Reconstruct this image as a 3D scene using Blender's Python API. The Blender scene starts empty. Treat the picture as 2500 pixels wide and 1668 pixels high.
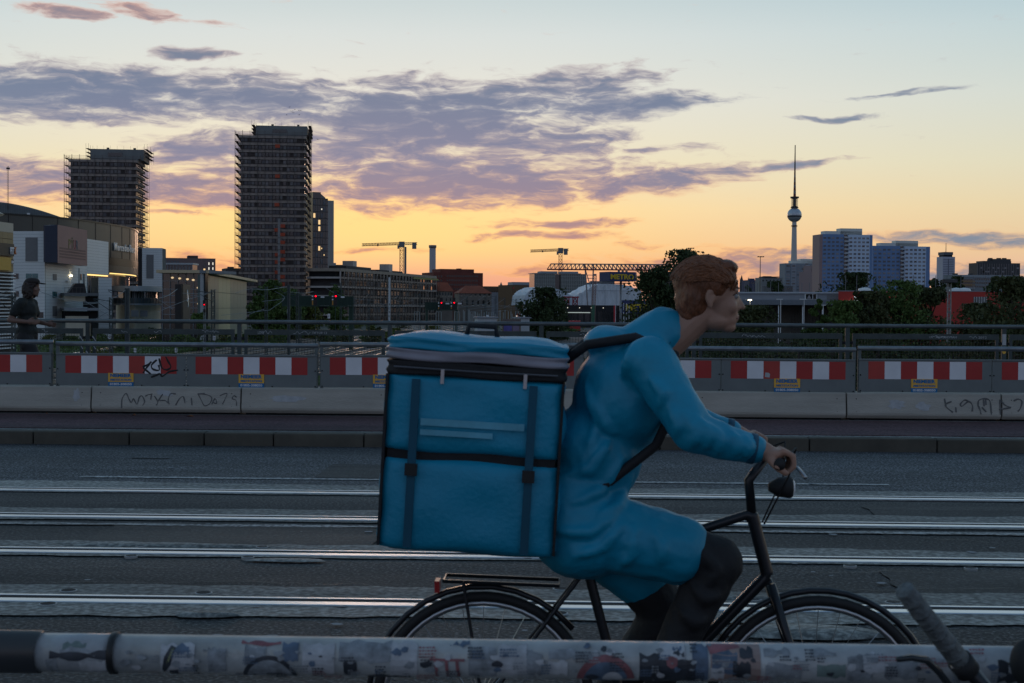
import bpy, bmesh, math, random
from mathutils import Vector, Matrix
random.seed(7)
R = math.radians
sc = bpy.context.scene
COL = sc.collection

# ---------------------------------------------------------------- camera
F = 3440.0                    # focal length in pixels of the 2500 px wide photograph
YAW, PITCH, ROLL = R(1.85), math.atan(84 / F), 0.0062
CAM = Vector((0, 0, 1.553))
f0 = Vector((-math.sin(YAW), math.cos(YAW), 0)); r0 = Vector((math.cos(YAW), math.sin(YAW), 0)); zz = Vector((0, 0, 1))
FWD = f0 * math.cos(PITCH) - zz * math.sin(PITCH)
u0 = f0 * math.sin(PITCH) + zz * math.cos(PITCH)
RGT = r0 * math.cos(ROLL) + u0 * math.sin(ROLL)
UPV = u0 * math.cos(ROLL) - r0 * math.sin(ROLL)
cd = bpy.data.cameras.new('camera'); cam = bpy.data.objects.new('camera', cd); COL.objects.link(cam)
cd.sensor_width = 36; cd.lens = 36 * F / 2500; cd.clip_start = 0.05; cd.clip_end = 20000
m = Matrix((RGT, UPV, -FWD)).transposed().to_4x4(); m.translation = CAM
cam.matrix_world = m
cd.dof.use_dof = True; cd.dof.focus_distance = 70; cd.dof.aperture_fstop = 13.0
sc.camera = cam

def ray(px, py):
    return FWD + RGT * ((px - 1250) / F) + UPV * ((834 - py) / F)
def W(px, py, d):
    """the point of the place seen at a pixel, d metres away"""
    return CAM + ray(px, py) * d
def onY(px, py, Y):
    r = ray(px, py); return CAM + r * (Y / r.y)
def onZ(px, py, Z):
    r = ray(px, py); return CAM + r * ((Z - CAM.z) / r.z)
def hor(px):
    return 750 + ROLL * (px - 1250)

# ---------------------------------------------------------------- colours
def lin(*c):
    o = []
    for v in c:
        v /= 255.0
        o.append(v / 12.92 if v <= 0.04045 else ((v + 0.055) / 1.055) ** 2.4)
    return (*o, 1.0)

# ---------------------------------------------------------------- world: dusk sky with clouds
SUN_AZ, SUN_EL = R(-8.3), R(1.2)
sc.view_settings.view_transform = 'Standard'; sc.view_settings.look = 'None'
sc.view_settings.exposure = 0.0; sc.view_settings.gamma = 1.0; sc.view_settings.use_curve_mapping = False
world = bpy.data.worlds.new('World'); sc.world = world; world.use_nodes = True
nt = world.node_tree; N = nt.nodes; L = nt.links; N.clear()
def nd(t, **k):
    n = N.new(t)
    for a, b in k.items(): setattr(n, a, b)
    return n
def lk(src, dst):
    if isinstance(src, (int, float)): dst.default_value = src
    elif isinstance(src, (tuple, list, Vector)): dst.default_value = src
    else: L.new(src, dst)
def mth(op, a, b=0.0, c=0.0, clamp=False):
    n = nd('ShaderNodeMath', operation=op, use_clamp=clamp)
    lk(a, n.inputs[0]); lk(b, n.inputs[1])
    if len(n.inputs) > 2: lk(c, n.inputs[2])
    return n.outputs[0]
def smooth(x, a, b, to0=0.0, to1=1.0):
    n = nd('ShaderNodeMapRange', interpolation_type='SMOOTHSTEP')
    lk(x, n.inputs[0]); lk(a, n.inputs[1]); lk(b, n.inputs[2]); lk(to0, n.inputs[3]); lk(to1, n.inputs[4])
    return n.outputs[0]
def mixc(f, a, b, mode='MIX'):
    n = nd('ShaderNodeMix', data_type='RGBA', blend_type=mode)
    lk(f, n.inputs[0]); lk(a, n.inputs[6]); lk(b, n.inputs[7]); return n.outputs[2]
def ramp(x, stops):
    n = nd('ShaderNodeValToRGB'); lk(x, n.inputs[0]); e = n.color_ramp.elements
    while len(e) > 1: e.remove(e[0])
    e[0].position, e[0].color = stops[0]
    for p, c in stops[1:]:
        q = e.new(p); q.color = c
    return n.outputs[0]
tc = nd('ShaderNodeTexCoord'); DIR = tc.outputs['Generated']
sx = nd('ShaderNodeSeparateXYZ'); lk(DIR, sx.inputs[0]); X, Y, Z = sx.outputs
el = mth('MULTIPLY', mth('ARCSINE', mth('MINIMUM', mth('MAXIMUM', Z, -1.0), 1.0)), 57.29578)
az = mth('MULTIPLY', mth('ARCTAN2', X, Y), 57.29578)
t = mth('SQRT', mth('MAXIMUM', mth('DIVIDE', el, 90.0), 0.0))
def T(e): return math.sqrt(e / 90.0)
westc = ramp(t, [(0, lin(226, 158, 138)), (T(1.2), lin(238, 170, 138)), (T(2.3), lin(249, 200, 142)), (T(4.0), lin(250, 220, 168)),
                 (T(5.8), lin(237, 226, 194)), (T(8.3), lin(229, 227, 215)), (T(10.8), lin(215, 222, 220)), (T(12.8), lin(194, 210, 213)),
                 (T(20), lin(150, 178, 198)), (T(32), lin(112, 146, 176)), (T(55), lin(94, 122, 150)), (1, lin(86, 113, 143))])
sidec = ramp(t, [(0, lin(206, 178, 160)), (T(1.7), lin(220, 192, 168)), (T(2.5), lin(220, 198, 166)), (T(4.2), lin(214, 206, 176)),
                 (T(5.8), lin(213, 213, 190)), (T(8.3), lin(198, 211, 205)), (T(10.8), lin(176, 202, 208)), (T(12.8), lin(154, 190, 206)),
                 (T(20), lin(130, 166, 192)), (T(32), lin(104, 140, 172)), (T(55), lin(92, 120, 148)), (1, lin(86, 113, 143))])
eastc = ramp(t, [(0, lin(150, 150, 168)), (T(3), lin(162, 158, 176)), (T(9), lin(152, 163, 188)), (T(22), lin(118, 140, 166)), (1, lin(86, 113, 143))])
cosphi = mth('DIVIDE', mth('ADD', mth('MULTIPLY', X, math.sin(SUN_AZ)), mth('MULTIPLY', Y, math.cos(SUN_AZ))),
             mth('MAXIMUM', mth('SQRT', mth('ADD', mth('MULTIPLY', X, X), mth('MULTIPLY', Y, Y))), 1e-4))
phi = mth('MULTIPLY', mth('ARCCOSINE', mth('MINIMUM', mth('MAXIMUM', cosphi, -1.0), 1.0)), 57.29578)
sky = mixc(smooth(phi, 3, 46), westc, sidec)
sky = mixc(smooth(phi, 55, 150), sky, eastc)
glow = mth('MULTIPLY', smooth(phi, 0, 17, 1, 0), mth('MULTIPLY', smooth(el, 0.8, 3.2), smooth(el, 3.4, 6.5, 1, 0)))     # the sun's glow behind the low cloud
sky = mixc(mth('MULTIPLY', glow, 0.8), sky, lin(255, 222, 140))
nish = nd('ShaderNodeTexSky', sky_type='NISHITA', sun_disc=False)
nish.sun_elevation = SUN_EL; nish.sun_rotation = SUN_AZ; nish.altitude = 40; nish.dust_density = 2.0
# clouds: where the banks lie, in degrees of azimuth and elevation
cxyz = nd('ShaderNodeCombineXYZ'); lk(az, cxyz.inputs[0]); lk(el, cxyz.inputs[1])
AE = cxyz.outputs[0]
def noise(vec, scale, detail, rough=0.55, dist=0.0, off=(0, 0, 0), sc3=(1, 1, 1), rot=0.0):
    mp = nd('ShaderNodeMapping'); lk(vec, mp.inputs[0]); mp.inputs[1].default_value = off; mp.inputs[3].default_value = sc3; mp.inputs[2].default_value = (0, 0, rot)
    n = nd('ShaderNodeTexNoise'); lk(mp.outputs[0], n.inputs['Vector'])
    n.inputs['Scale'].default_value = scale; n.inputs['Detail'].default_value = detail; n.inputs['Roughness'].default_value = rough; n.inputs['Distortion'].default_value = dist
    return n
wob = noise(AE, 0.42, 4, off=(3, 9, 0), sc3=(0.6, 1.5, 1))
wv = nd('ShaderNodeVectorMath', operation='SUBTRACT'); lk(wob.outputs['Color'], wv.inputs[0]); wv.inputs[1].default_value = (0.5, 0.5, 0.5)
wm = nd('ShaderNodeVectorMath', operation='MULTIPLY'); lk(wv.outputs[0], wm.inputs[0]); wm.inputs[1].default_value = (3.4, 0.9, 0)
wa = nd('ShaderNodeVectorMath', operation='ADD'); lk(AE, wa.inputs[0]); lk(wm.outputs[0], wa.inputs[1]); AEW = wa.outputs[0]
BL = [  # centre x, y and half-axes in pixels of a 2350 px wide print, tilt in degrees, weight
 (-420, 235, 520, 75, 0, .8), (180, 232, 360, 62, 1, .95), (600, 236, 360, 55, 0, .95), (940, 290, 330, 105, -4, 1.0), (1180, 225, 330, 42, -9, .75),
 (1420, 250, 270, 24, -5, .8), (1040, 418, 400, 72, -2, 1.0), (1510, 418, 260, 28, -7, 1.0), (1740, 391, 190, 10, -4, .85),
 (470, 350, 170, 46, -8, .75), (440, 445, 230, 52, 0, .9), (60, 430, 240, 55, 2, .85), (-350, 430, 300, 60, 0, .8), (1270, 518, 190, 13, -3, .7), (1240, 546, 190, 11, -2, .8),
 (860, 578, 130, 8, -2, .7), (430, 498, 95, 9, 0, .65), (1640, 612, 330, 38, -1, .8), (1830, 580, 160, 12, -2, .6), (2220, 556, 260, 17, 2, .85), (2240, 640, 320, 30, 0, .75),
 (1200, 618, 150, 9, -1, .5), (470, 600, 120, 22, 0, .55), (1480, 560, 70, 8, 0, .5), (130, 66, 96, 15, 2, .8), (315, 54, 75, 17, 4, .75), (440, 143, 90, 14, 2, .8), (150, 22, 70, 16, 0, .4), (480, 75, 55, 9, 4, .5),
 (1500, 347, 130, 9, -3, .6), (1890, 276, 90, 6, 0, .6), (2090, 236, 130, 6, -3, .45), (1210, 330, 240, 60, -8, .7), (760, 365, 120, 36, 0, .7)]
cov = None
for bx, by, rx, ry, ti, wgt in BL:
    px, py = bx * 1.0638, by * 1.0638
    a0 = math.degrees(math.atan((px - 1250) / F)) - 1.85
    e0 = math.degrees(math.atan((hor(px) - py) / F))
    mp = nd('ShaderNodeMapping', vector_type='TEXTURE'); lk(AEW, mp.inputs[0])
    mp.inputs[1].default_value = (a0, e0, 0); mp.inputs[2].default_value = (0, 0, R(-ti))
    mp.inputs[3].default_value = (rx * 1.0638 / F * 57.3 * 1.12, ry * 1.0638 / F * 57.3 * 1.12, 1)
    dt = nd('ShaderNodeVectorMath', operation='DOT_PRODUCT'); lk(mp.outputs[0], dt.inputs[0]); lk(mp.outputs[0], dt.inputs[1])
    v = mth('MULTIPLY_ADD', dt.outputs['Value'], -wgt, wgt)
    cov = v if cov is None else mth('MAXIMUM', cov, v)
# the same broken cloud goes on all round the rest of the sky
big = noise(AE, 0.055, 3, off=(40, 7, 0), sc3=(1, 2.6, 1)).outputs['Fac']
away = mth('MULTIPLY', smooth(phi, 34, 60), mth('MULTIPLY', smooth(el, 0.5, 5), smooth(el, 30, 60, 1, 0)))
cov = mth('MAXIMUM', cov, mth('SUBTRACT', mth('MULTIPLY', mth('SUBTRACT', big, 0.34), mth('MULTIPLY', away, 2.5)), 0.6))
cov = mth('MAXIMUM', cov, -0.9)
n1 = noise(AEW, 1.1, 8, 0.6, 0.2, off=(0, 3, 0), sc3=(0.55, 2.3, 1), rot=R(-6)).outputs['Fac']
n2 = noise(AE, 0.30, 3, 0.5, 0.0, off=(11, 3, 0), sc3=(0.6, 2.6, 1)).outputs['Fac']
nn = mth('ADD', mth('MULTIPLY', n1, 0.75), mth('MULTIPLY', n2, 0.25))
dens = mth('ADD', mth('ADD', cov, 0.22), mth('MULTIPLY', mth('SUBTRACT', nn, 0.5), 3.9))
alpha = smooth(dens, 0.0, 0.9)
thick = smooth(dens, 0.2, 1.3)
# seen edge on towards the sun the thin rims shine, the thick cores are grey violet
core = ramp(t, [(0, lin(178, 128, 128)), (T(1.8), lin(190, 134, 124)), (T(3.2), lin(162, 130, 140)), (T(4.3), lin(138, 126, 150)), (T(6), lin(116, 124, 156)),
                (T(8.5), lin(100, 119, 150)), (T(10.4), lin(110, 124, 148)), (T(11.2), lin(140, 128, 140)), (T(13), lin(150, 134, 142)), (T(17), lin(104, 126, 154)), (1, lin(92, 116, 148))])
corefar = ramp(t, [(0, lin(126, 134, 150)), (T(3), lin(120, 136, 156)), (T(12), lin(112, 132, 156)), (T(25), lin(92, 116, 148)), (1, lin(88, 112, 146))])
core = mixc(smooth(phi, 9, 24), core, corefar)
rim = ramp(t, [(0, lin(250, 170, 120)), (T(2), lin(255, 190, 120)), (T(4), lin(255, 196, 140)), (T(5.5), lin(205, 175, 165)), (T(8), lin(168, 170, 180)),
               (T(10.3), lin(190, 170, 170)), (T(12), lin(236, 176, 150)), (T(16), lin(190, 180, 185)), (1, lin(150, 165, 185))])
rim = mixc(smooth(phi, 12, 40), rim, mixc(0.4, sky, corefar))
ccol = mixc(thick, rim, core)
tot = mixc(mth('MULTIPLY', alpha, 0.95), sky, ccol)
tot = mixc(smooth(el, -3, -0.4), lin(50, 50, 56), tot)
bg1 = nd('ShaderNodeBackground'); lk(tot, bg1.inputs[0]); bg1.inputs[1].default_value = 1.0
bg2 = nd('ShaderNodeBackground'); lk(nish.outputs[0], bg2.inputs[0]); bg2.inputs[1].default_value = 0.004
ad = nd('ShaderNodeAddShader'); L.new(bg1.outputs[0], ad.inputs[0]); L.new(bg2.outputs[0], ad.inputs[1])
wo = nd('ShaderNodeOutputWorld'); L.new(ad.outputs[0], wo.inputs[0])
world.cycles.sampling_method = 'MANUAL'; world.cycles.sample_map_resolution = 512

# the sun has all but set: a weak, warm, wide light low in front
sd = bpy.data.lights.new('sun', 'SUN'); sd.energy = 0.3; sd.angle = R(10); sd.color = (1.0, 0.62, 0.42)
so = bpy.data.objects.new('sun', sd); COL.objects.link(so)
sv = Vector((math.sin(SUN_AZ) * math.cos(R(3)), math.cos(SUN_AZ) * math.cos(R(3)), math.sin(R(3))))
so.rotation_euler = sv.to_track_quat('Z', 'Y').to_euler(); so.location = (0, 0, 50)

# ================================================================ helpers
MATS = {}
def M(name, rgb, rough=0.7, metal=0.0, var=0.18, scale=3.0, bump=0.0, bscale=None, emit=None, est=1.0, spec=0.5, streak=None):
    """a plain procedural material: base colour broken up by noise, with optional fine relief"""
    if name in MATS: return MATS[name]
    ma = bpy.data.materials.new(name); ma.use_nodes = True
    n = ma.node_tree.nodes; l = ma.node_tree.links; b = n['Principled BSDF']
    b.inputs['Roughness'].default_value = rough; b.inputs['Metallic'].default_value = metal
    b.inputs['Specular IOR Level'].default_value = spec
    c = (*rgb[:3], 1)
    b.inputs['Base Color'].default_value = c
    if emit:
        b.inputs['Emission Color'].default_value = (*emit[:3], 1); b.inputs['Emission Strength'].default_value = est
    if var or bump:
        tcn = n.new('ShaderNodeTexCoord'); mp = n.new('ShaderNodeMapping'); l.new(tcn.outputs['Object'], mp.inputs[0])
        if streak: mp.inputs[3].default_value = streak
        nz = n.new('ShaderNodeTexNoise'); nz.inputs['Scale'].default_value = scale; nz.inputs['Detail'].default_value = 5; nz.inputs['Roughness'].default_value = 0.62
        l.new(mp.outputs[0], nz.inputs['Vector'])
        if var:
            mr = n.new('ShaderNodeMapRange'); l.new(nz.outputs['Fac'], mr.inputs[0])
            mr.inputs[1].default_value = 0.28; mr.inputs[2].default_value = 0.72; mr.inputs[3].default_value = 1 - var; mr.inputs[4].default_value = 1 + var
            mx = n.new('ShaderNodeMix'); mx.data_type = 'RGBA'; mx.blend_type = 'MULTIPLY'; mx.inputs[0].default_value = 1; mx.inputs[6].default_value = c
            l.new(mr.outputs[0], mx.inputs[7]); l.new(mx.outputs[2], b.inputs['Base Color'])
        if bump:
            nb = n.new('ShaderNodeTexNoise'); nb.inputs['Scale'].default_value = bscale or scale * 6; nb.inputs['Detail'].default_value = 4
            l.new(mp.outputs[0], nb.inputs['Vector'])
            bp = n.new('ShaderNodeBump'); bp.inputs['Strength'].default_value = bump; bp.inputs['Distance'].default_value = 0.02
            l.new(nb.outputs['Fac'], bp.inputs['Height']); l.new(bp.outputs[0], b.inputs['Normal'])
    MATS[name] = ma
    return ma

class MB:
    """collects shapes for ONE mesh"""
    def __init__(s): s.v = []; s.f = []
    def add(s, vs, fs):
        o = len(s.v); s.v += [tuple(p) for p in vs]; s.f += [tuple(i + o for i in q) for q in fs]; return s
    def box(s, x0, x1, y0, y1, z0, z1):
        return s.add([(x0, y0, z0), (x1, y0, z0), (x1, y1, z0), (x0, y1, z0), (x0, y0, z1), (x1, y0, z1), (x1, y1, z1), (x0, y1, z1)],
                     [(0, 3, 2, 1), (4, 5, 6, 7), (0, 1, 5, 4), (1, 2, 6, 5), (2, 3, 7, 6), (3, 0, 4, 7)])
    def quad(s, a, b, c, d): return s.add([a, b, c, d], [(0, 1, 2, 3)])
    def poly(s, pts): return s.add(pts, [tuple(range(len(pts)))])
    def prism(s, poly, axis, a, b):
        """a 2D outline pushed along an axis: 'y' takes (x,z), 'x' takes (y,z), 'z' takes (x,y)"""
        n = len(poly)
        def P(p, t): return (p[0], t, p[1]) if axis == 'y' else ((t, p[0], p[1]) if axis == 'x' else (p[0], p[1], t))
        vs = [P(p, a) for p in poly] + [P(p, b) for p in poly]
        fs = [(i, (i + 1) % n, (i + 1) % n + n, i + n) for i in range(n)] + [tuple(range(n - 1, -1, -1)), tuple(range(n, 2 * n))]
        return s.add(vs, fs)
    def tube(s, pts, r, n=8, cap=True):
        pts = [Vector(p) for p in pts]; rs = r if isinstance(r, (list, tuple)) else [r] * len(pts)
        vs = []; fs = []; prev = None
        for i, p in enumerate(pts):
            d = (pts[min(i + 1, len(pts) - 1)] - pts[max(i - 1, 0)])
            if d.length < 1e-9: d = Vector((0, 0, 1))
            d.normalize()
            if prev is None:
                a = Vector((0, 0, 1)) if abs(d.z) < 0.9 else Vector((0, 1, 0))
                u = d.cross(a).normalized()
            else:
                u = (prev - d * prev.dot(d)); u = u.normalized() if u.length > 1e-6 else d.orthogonal().normalized()
            prev = u; w = d.cross(u)
            for k in range(n):
                t = 2 * math.pi * k / n
                vs.append(p + (u * math.cos(t) + w * math.sin(t)) * rs[i])
        for i in range(len(pts) - 1):
            for k in range(n):
                fs.append((i * n + k, i * n + (k + 1) % n, (i + 1) * n + (k + 1) % n, (i + 1) * n + k))
        if cap:
            fs.append(tuple(range(n - 1, -1, -1))); fs.append(tuple(range((len(pts) - 1) * n, len(pts) * n)))
        return s.add(vs, fs)
    def bar(s, a, b, w, h=None):
        """square bar from a to b"""
        return s.tube([a, b], w * 0.7071, 4)
    def lathe(s, prof, n=24, c=(0, 0, 0)):
        vs = []; fs = []
        for r, z in prof:
            for k in range(n):
                t = 2 * math.pi * k / n; vs.append((c[0] + r * math.cos(t), c[1] + r * math.sin(t), c[2] + z))
        for i in range(len(prof) - 1):
            for k in range(n): fs.append((i * n + k, i * n + (k + 1) % n, (i + 1) * n + (k + 1) % n, (i + 1) * n + k))
        fs.append(tuple(range(n - 1, -1, -1))); fs.append(tuple(range((len(prof) - 1) * n, len(prof) * n)))
        return s.add(vs, fs)
    def mesh(s, name, mat=None, sm=False):
        me = bpy.data.meshes.new(name); me.from_pydata(s.v, [], s.f)
        if mat: me.materials.append(mat)
        if sm: me.polygons.foreach_set('use_smooth', [True] * len(me.polygons))
        me.update(); return me
    def build(s, name, mat, parent=None, sm=False, loc=None, kind=None, bevel=0):
        o = ob(name, s.mesh(name, mat, sm), parent, loc)
        if kind: o['kind'] = kind
        if bevel:
            b = o.modifiers.new('bevel', 'BEVEL'); b.width = bevel; b.segments = 2; b.limit_method = 'ANGLE'
        return o

def ob(name, me, parent=None, loc=None, rotz=None):
    o = bpy.data.objects.new(name, me); COL.objects.link(o)
    if parent: o.parent = parent
    if loc is not None: o.location = loc
    if rotz is not None: o.rotation_euler = (0, 0, rotz)
    return o
def tag(o, label, cat, group=None, kind=None):
    if label: o['label'] = label
    if cat: o['category'] = cat
    if group: o['group'] = group
    if kind: o['kind'] = kind
    return o
def thing(name, label, cat, loc=(0, 0, 0), rotz=0, group=None):
    return tag(ob(name, None, None, loc, rotz), label, cat, group)
def struct(name, mb, mat, sm=False):
    return mb.build(name, mat, sm=sm, kind='structure')
def copy_tree(o, parent=None):
    c = o.copy(); COL.objects.link(c)
    if parent: c.parent = parent
    for ch in o.children: copy_tree(ch, c)
    return c
def pieces(name, me, parent, locs, limit=300, mats=None):
    """alike pieces sharing one mesh; past the limit the rest are joined as stuff"""
    locs = list(locs)
    for p in locs[:limit]: ob(name, me, parent, p)
    if len(locs) > limit:
        vs = [tuple(v.co) for v in me.vertices]; fs = [tuple(q.vertices) for q in me.polygons]; mb = MB()
        for p in locs[limit:]:
            mb.add([(a + p[0], b + p[1], c + p[2]) for a, b, c in vs], fs)
        mb.build(name + 's_beyond', me.materials[0], parent, kind='stuff')
def frame(x0, d0, x1, d1, ytop, zb=-6.5):
    """corner, heading, width and top height of a facade that runs from pixel x0 at d0 metres to x1 at d1"""
    a = W(x0, hor(x0), d0); b = W(x1, hor(x1), d1)
    v = Vector((b.x - a.x, b.y - a.y, 0))
    return Vector((a.x, a.y, zb)), math.atan2(v.y, v.x), v.length, W(x0, ytop, d0).z - zb
def zat(py, px, d, zb=-6.5): return W(px, py, d).z - zb
_txt = {}
ORDS = ['first', 'second', 'third', 'fourth', 'fifth', 'sixth', 'seventh', 'eighth', 'ninth', 'tenth', 'eleventh', 'twelfth']
def ORD(k):
    return ORDS[k] if k < len(ORDS) else '%d%s' % (k + 1, {1: 'st', 2: 'nd', 3: 'rd'}.get((k + 1) % 10, 'th') if not 10 < (k + 1) % 100 < 14 else 'th')
def text_mesh(body, size, depth, mat, bold=0.0, squash=1.0, align='LEFT'):
    cu = bpy.data.curves.new('lettering', 'FONT'); cu.body = body; cu.size = size; cu.extrude = depth; cu.offset = bold; cu.align_x = align
    cu.resolution_u = 3
    o = bpy.data.objects.new('tmp', cu); COL.objects.link(o)
    dg = bpy.context.evaluated_depsgraph_get(); me = bpy.data.meshes.new_from_object(o.evaluated_get(dg))
    bpy.data.objects.remove(o); bpy.data.curves.remove(cu)
    me.materials.clear(); me.materials.append(mat)
    for v in me.vertices: v.co = (v.co.x * squash, -v.co.z, v.co.y)      # stands upright, reads from -y
    return me
def lettering(body, size, mat, parent, loc, bold=0.0, squash=1.0, depth=None, width=None, align='LEFT', name='lettering'):
    me = text_mesh(body, size, depth if depth is not None else size * 0.05, mat, bold, 1.0, align)
    if width:
        xs = [v.co.x for v in me.vertices]; k = width / max(max(xs) - min(xs), 1e-6)
        x0 = min(xs)
        for v in me.vertices: v.co.x = (v.co.x - x0) * k
    elif squash != 1.0:
        for v in me.vertices: v.co.x *= squash
    return ob(name, me, parent, loc)

# ================================================================ the bridge
asph = bpy.data.materials.new('asphalt'); asph.use_nodes = True
def asphalt(ma, base, dark, light, sc_=230.0, rough=0.75, bump=0.6):
    n = ma.node_tree.nodes; l = ma.node_tree.links; b = n['Principled BSDF']
    tcn = n.new('ShaderNodeTexCoord')
    def nz(s, d, st=None):
        x = n.new('ShaderNodeTexNoise'); x.inputs['Scale'].default_value = s; x.inputs['Detail'].default_value = d; x.inputs['Roughness'].default_value = 0.6
        if st:
            mp = n.new('ShaderNodeMapping'); mp.inputs[3].default_value = st; l.new(tcn.outputs['Object'], mp.inputs[0]); l.new(mp.outputs[0], x.inputs['Vector'])
        else: l.new(tcn.outputs['Object'], x.inputs['Vector'])
        return x.outputs['Fac']
    def rp(x, stops):
        q = n.new('ShaderNodeValToRGB'); l.new(x, q.inputs[0]); e = q.color_ramp.elements
        e[0].position, e[0].color = stops[0]; e[1].position, e[1].color = stops[1]
        for p, c in stops[2:]: e.new(p).color = c
        return q.outputs[0]
    def mx(f, a, bb, mode='MIX'):
        q = n.new('ShaderNodeMix'); q.data_type = 'RGBA'; q.blend_type = mode
        if isinstance(f, float): q.inputs[0].default_value = f
        else: l.new(f, q.inputs[0])
        for k, v in ((6, a), (7, bb)):
            if isinstance(v, tuple): q.inputs[k].default_value = v
            else: l.new(v, q.inputs[k])
        return q.outputs[2]
    g = nz(sc_ * 0.20, 4)
    grain = rp(g, [(0.40, dark), (0.52, base), (0.64, light)])
    wide = rp(nz(0.35, 6, (0.22, 1.6, 1)), [(0.3, (0.55, 0.55, 0.55, 1)), (0.7, (1.45, 1.45, 1.45, 1))])
    mid = rp(nz(3.2, 6, (0.5, 1, 1)), [(0.3, (0.8, 0.8, 0.8, 1)), (0.7, (1.2, 1.2, 1.2, 1))])
    col = mx(1.0, mx(1.0, grain, wide, 'MULTIPLY'), mid, 'MULTIPLY')
    l.new(col, b.inputs['Base Color'])
    rr = n.new('ShaderNodeMapRange'); l.new(nz(1.4, 4, (0.2, 1.5, 1)), rr.inputs[0]); rr.inputs[3].default_value = rough - 0.2; rr.inputs[4].default_value = rough + 0.2
    l.new(rr.outputs[0], b.inputs['Roughness']); b.inputs['Specular IOR Level'].default_value = 0.4
    bp = n.new('ShaderNodeBump'); bp.inputs['Strength'].default_value = bump; bp.inputs['Distance'].default_value = 0.006
    l.new(g, bp.inputs['Height']); l.new(bp.outputs[0], b.inputs['Normal'])
    return ma
asphalt(asph, (0.025, 0.0246, 0.0242, 1), (0.005, 0.005, 0.005, 1), (0.11, 0.108, 0.105, 1), bump=1.0)
asph2 = bpy.data.materials.new('asphalt_far_lane'); asph2.use_nodes = True
asphalt(asph2, (0.042, 0.044, 0.048, 1), (0.008, 0.009, 0.010, 1), (0.21, 0.215, 0.225, 1), bump=1.0)
seal = bpy.data.materials.new('joint_mortar'); seal.use_nodes = True
asphalt(seal, (0.17, 0.172, 0.158, 1), (0.08, 0.081, 0.075, 1), (0.28, 0.282, 0.26, 1), 130, 0.65, 0.5)
redasph = bpy.data.materials.new('red_asphalt'); redasph.use_nodes = True
asphalt(redasph, (0.085, 0.042, 0.045, 1), (0.045, 0.022, 0.024, 1), (0.13, 0.07, 0.074, 1), 180, 0.85, 0.4)
pavem = bpy.data.materials.new('pavement'); pavem.use_nodes = True
asphalt(pavem, (0.13, 0.13, 0.125, 1), (0.08, 0.08, 0.08, 1), (0.2, 0.2, 0.19, 1), 150, 0.8, 0.4)
stone = M('kerb_stone', (0.08, 0.072, 0.056), 0.85, var=0.3, scale=2.2, bump=0.3, bscale=90)
conc = M('concrete', (0.41, 0.385, 0.335), 0.85, var=0.22, scale=1.6, bump=0.35, bscale=45, streak=(0.5, 1, 3))
galv = M('galvanised_steel', (0.20, 0.225, 0.245), 0.42, 0.6, var=0.25, scale=9, bump=0.08, bscale=40)
galvd = M('dull_grey_paint', (0.11, 0.135, 0.135), 0.55, 0.3, var=0.25, scale=6)
white = M('white_sheet', (0.72, 0.73, 0.75), 0.45, var=0.07, scale=4)
redsh2 = M('faded_red_sheet', (0.40, 0.040, 0.028), 0.5, var=0.14, scale=3)
redsh = M('red_sheet', (0.38, 0.020, 0.017), 0.4, var=0.08, scale=4)
platem = M('plate_grey', (0.16, 0.185, 0.185), 0.5, 0.35, var=0.12, scale=3)
black = M('black_paint', (0.006, 0.006, 0.007), 0.5, var=0)
orange_y = M('sign_yellow', (0.80, 0.43, 0.05), 0.45, var=0.05)
sblue = M('sign_blue', (0.0, 0.15, 0.36), 0.45, var=0.05)
steel = M('worn_rail_steel', (0.66, 0.67, 0.69), 0.30, 1.0, var=0.12, scale=3, streak=(0.15, 8, 1))
darkm = M('dark_gap', (0.008, 0.008, 0.009), 0.9, var=0)
rubber = M('black_rubber', (0.012, 0.012, 0.013), 0.7, var=0.2, scale=20)

XB = 46
struct('near_pavement', MB().box(-XB, XB, -6, 3.0, -0.6, 0.15), pavem)
struct('road', MB().box(-XB, XB, 3.22, 15.41, -0.6, 0.0), asph)
struct('far_lane_road', MB().box(-XB, XB, 11.95, 15.40, -0.3, 0.004), asph2)
struct('bicycle_lane', MB().box(-XB, XB, 15.80, 17.86, -0.6, 0.15), redasph)
struct('gutter', MB().box(-XB, XB, 15.62, 15.80, -0.6, 0.142), seal)
struct('far_pavement', MB().box(-XB, XB, 17.86, 21.4, -0.6, 0.146), pavem)
struct('bridge_girder', MB().box(-XB, XB, 20.9, 21.4, -1.9, -0.6).box(-XB, XB, -6, 21.0, -1.4, -0.6), conc)
# kerbs: one stone after another
def kerb(name, cuts, y0, y1, ztop, label=None):
    root = ob(name, None); root['kind'] = 'structure'
    for a, b in zip(cuts, cuts[1:]):
        MB().box(a + 0.006, b - 0.006, y0, y1, -0.3, ztop + random.uniform(-0.003, 0.003)).build('kerb_stone', stone, root, bevel=0.015)
    return root
cuts = [onY(x * 1.0638, 1010 * 1.0638, 15.42).x for x in (77, 297, 469, 628)]
right = [onY(x * 1.0638, 1030 * 1.0638, 15.42).x for x in (1857, 2150)]
while cuts[0] > -14: cuts.insert(0, cuts[0] - random.choice((0.95, 1.0, 1.2)))
while cuts[-1] < right[0] - 1.5: cuts.append(cuts[-1] + random.choice((0.95, 1.0, 1.15)))
cuts += right
while cuts[-1] < 14: cuts.append(cuts[-1] + random.choice((1.0, 1.4, 1.6)))
kerb('far_kerb', cuts, 15.40, 15.61, 0.15)
kerb('near_kerb', [x * 1.0 for x in range(-14, 15)], 3.0, 3.21, 0.152)
MB().box(-XB, XB, 15.60, 15.64, -0.3, 0.10).build('kerb_joint', darkm, kind='structure')

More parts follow.
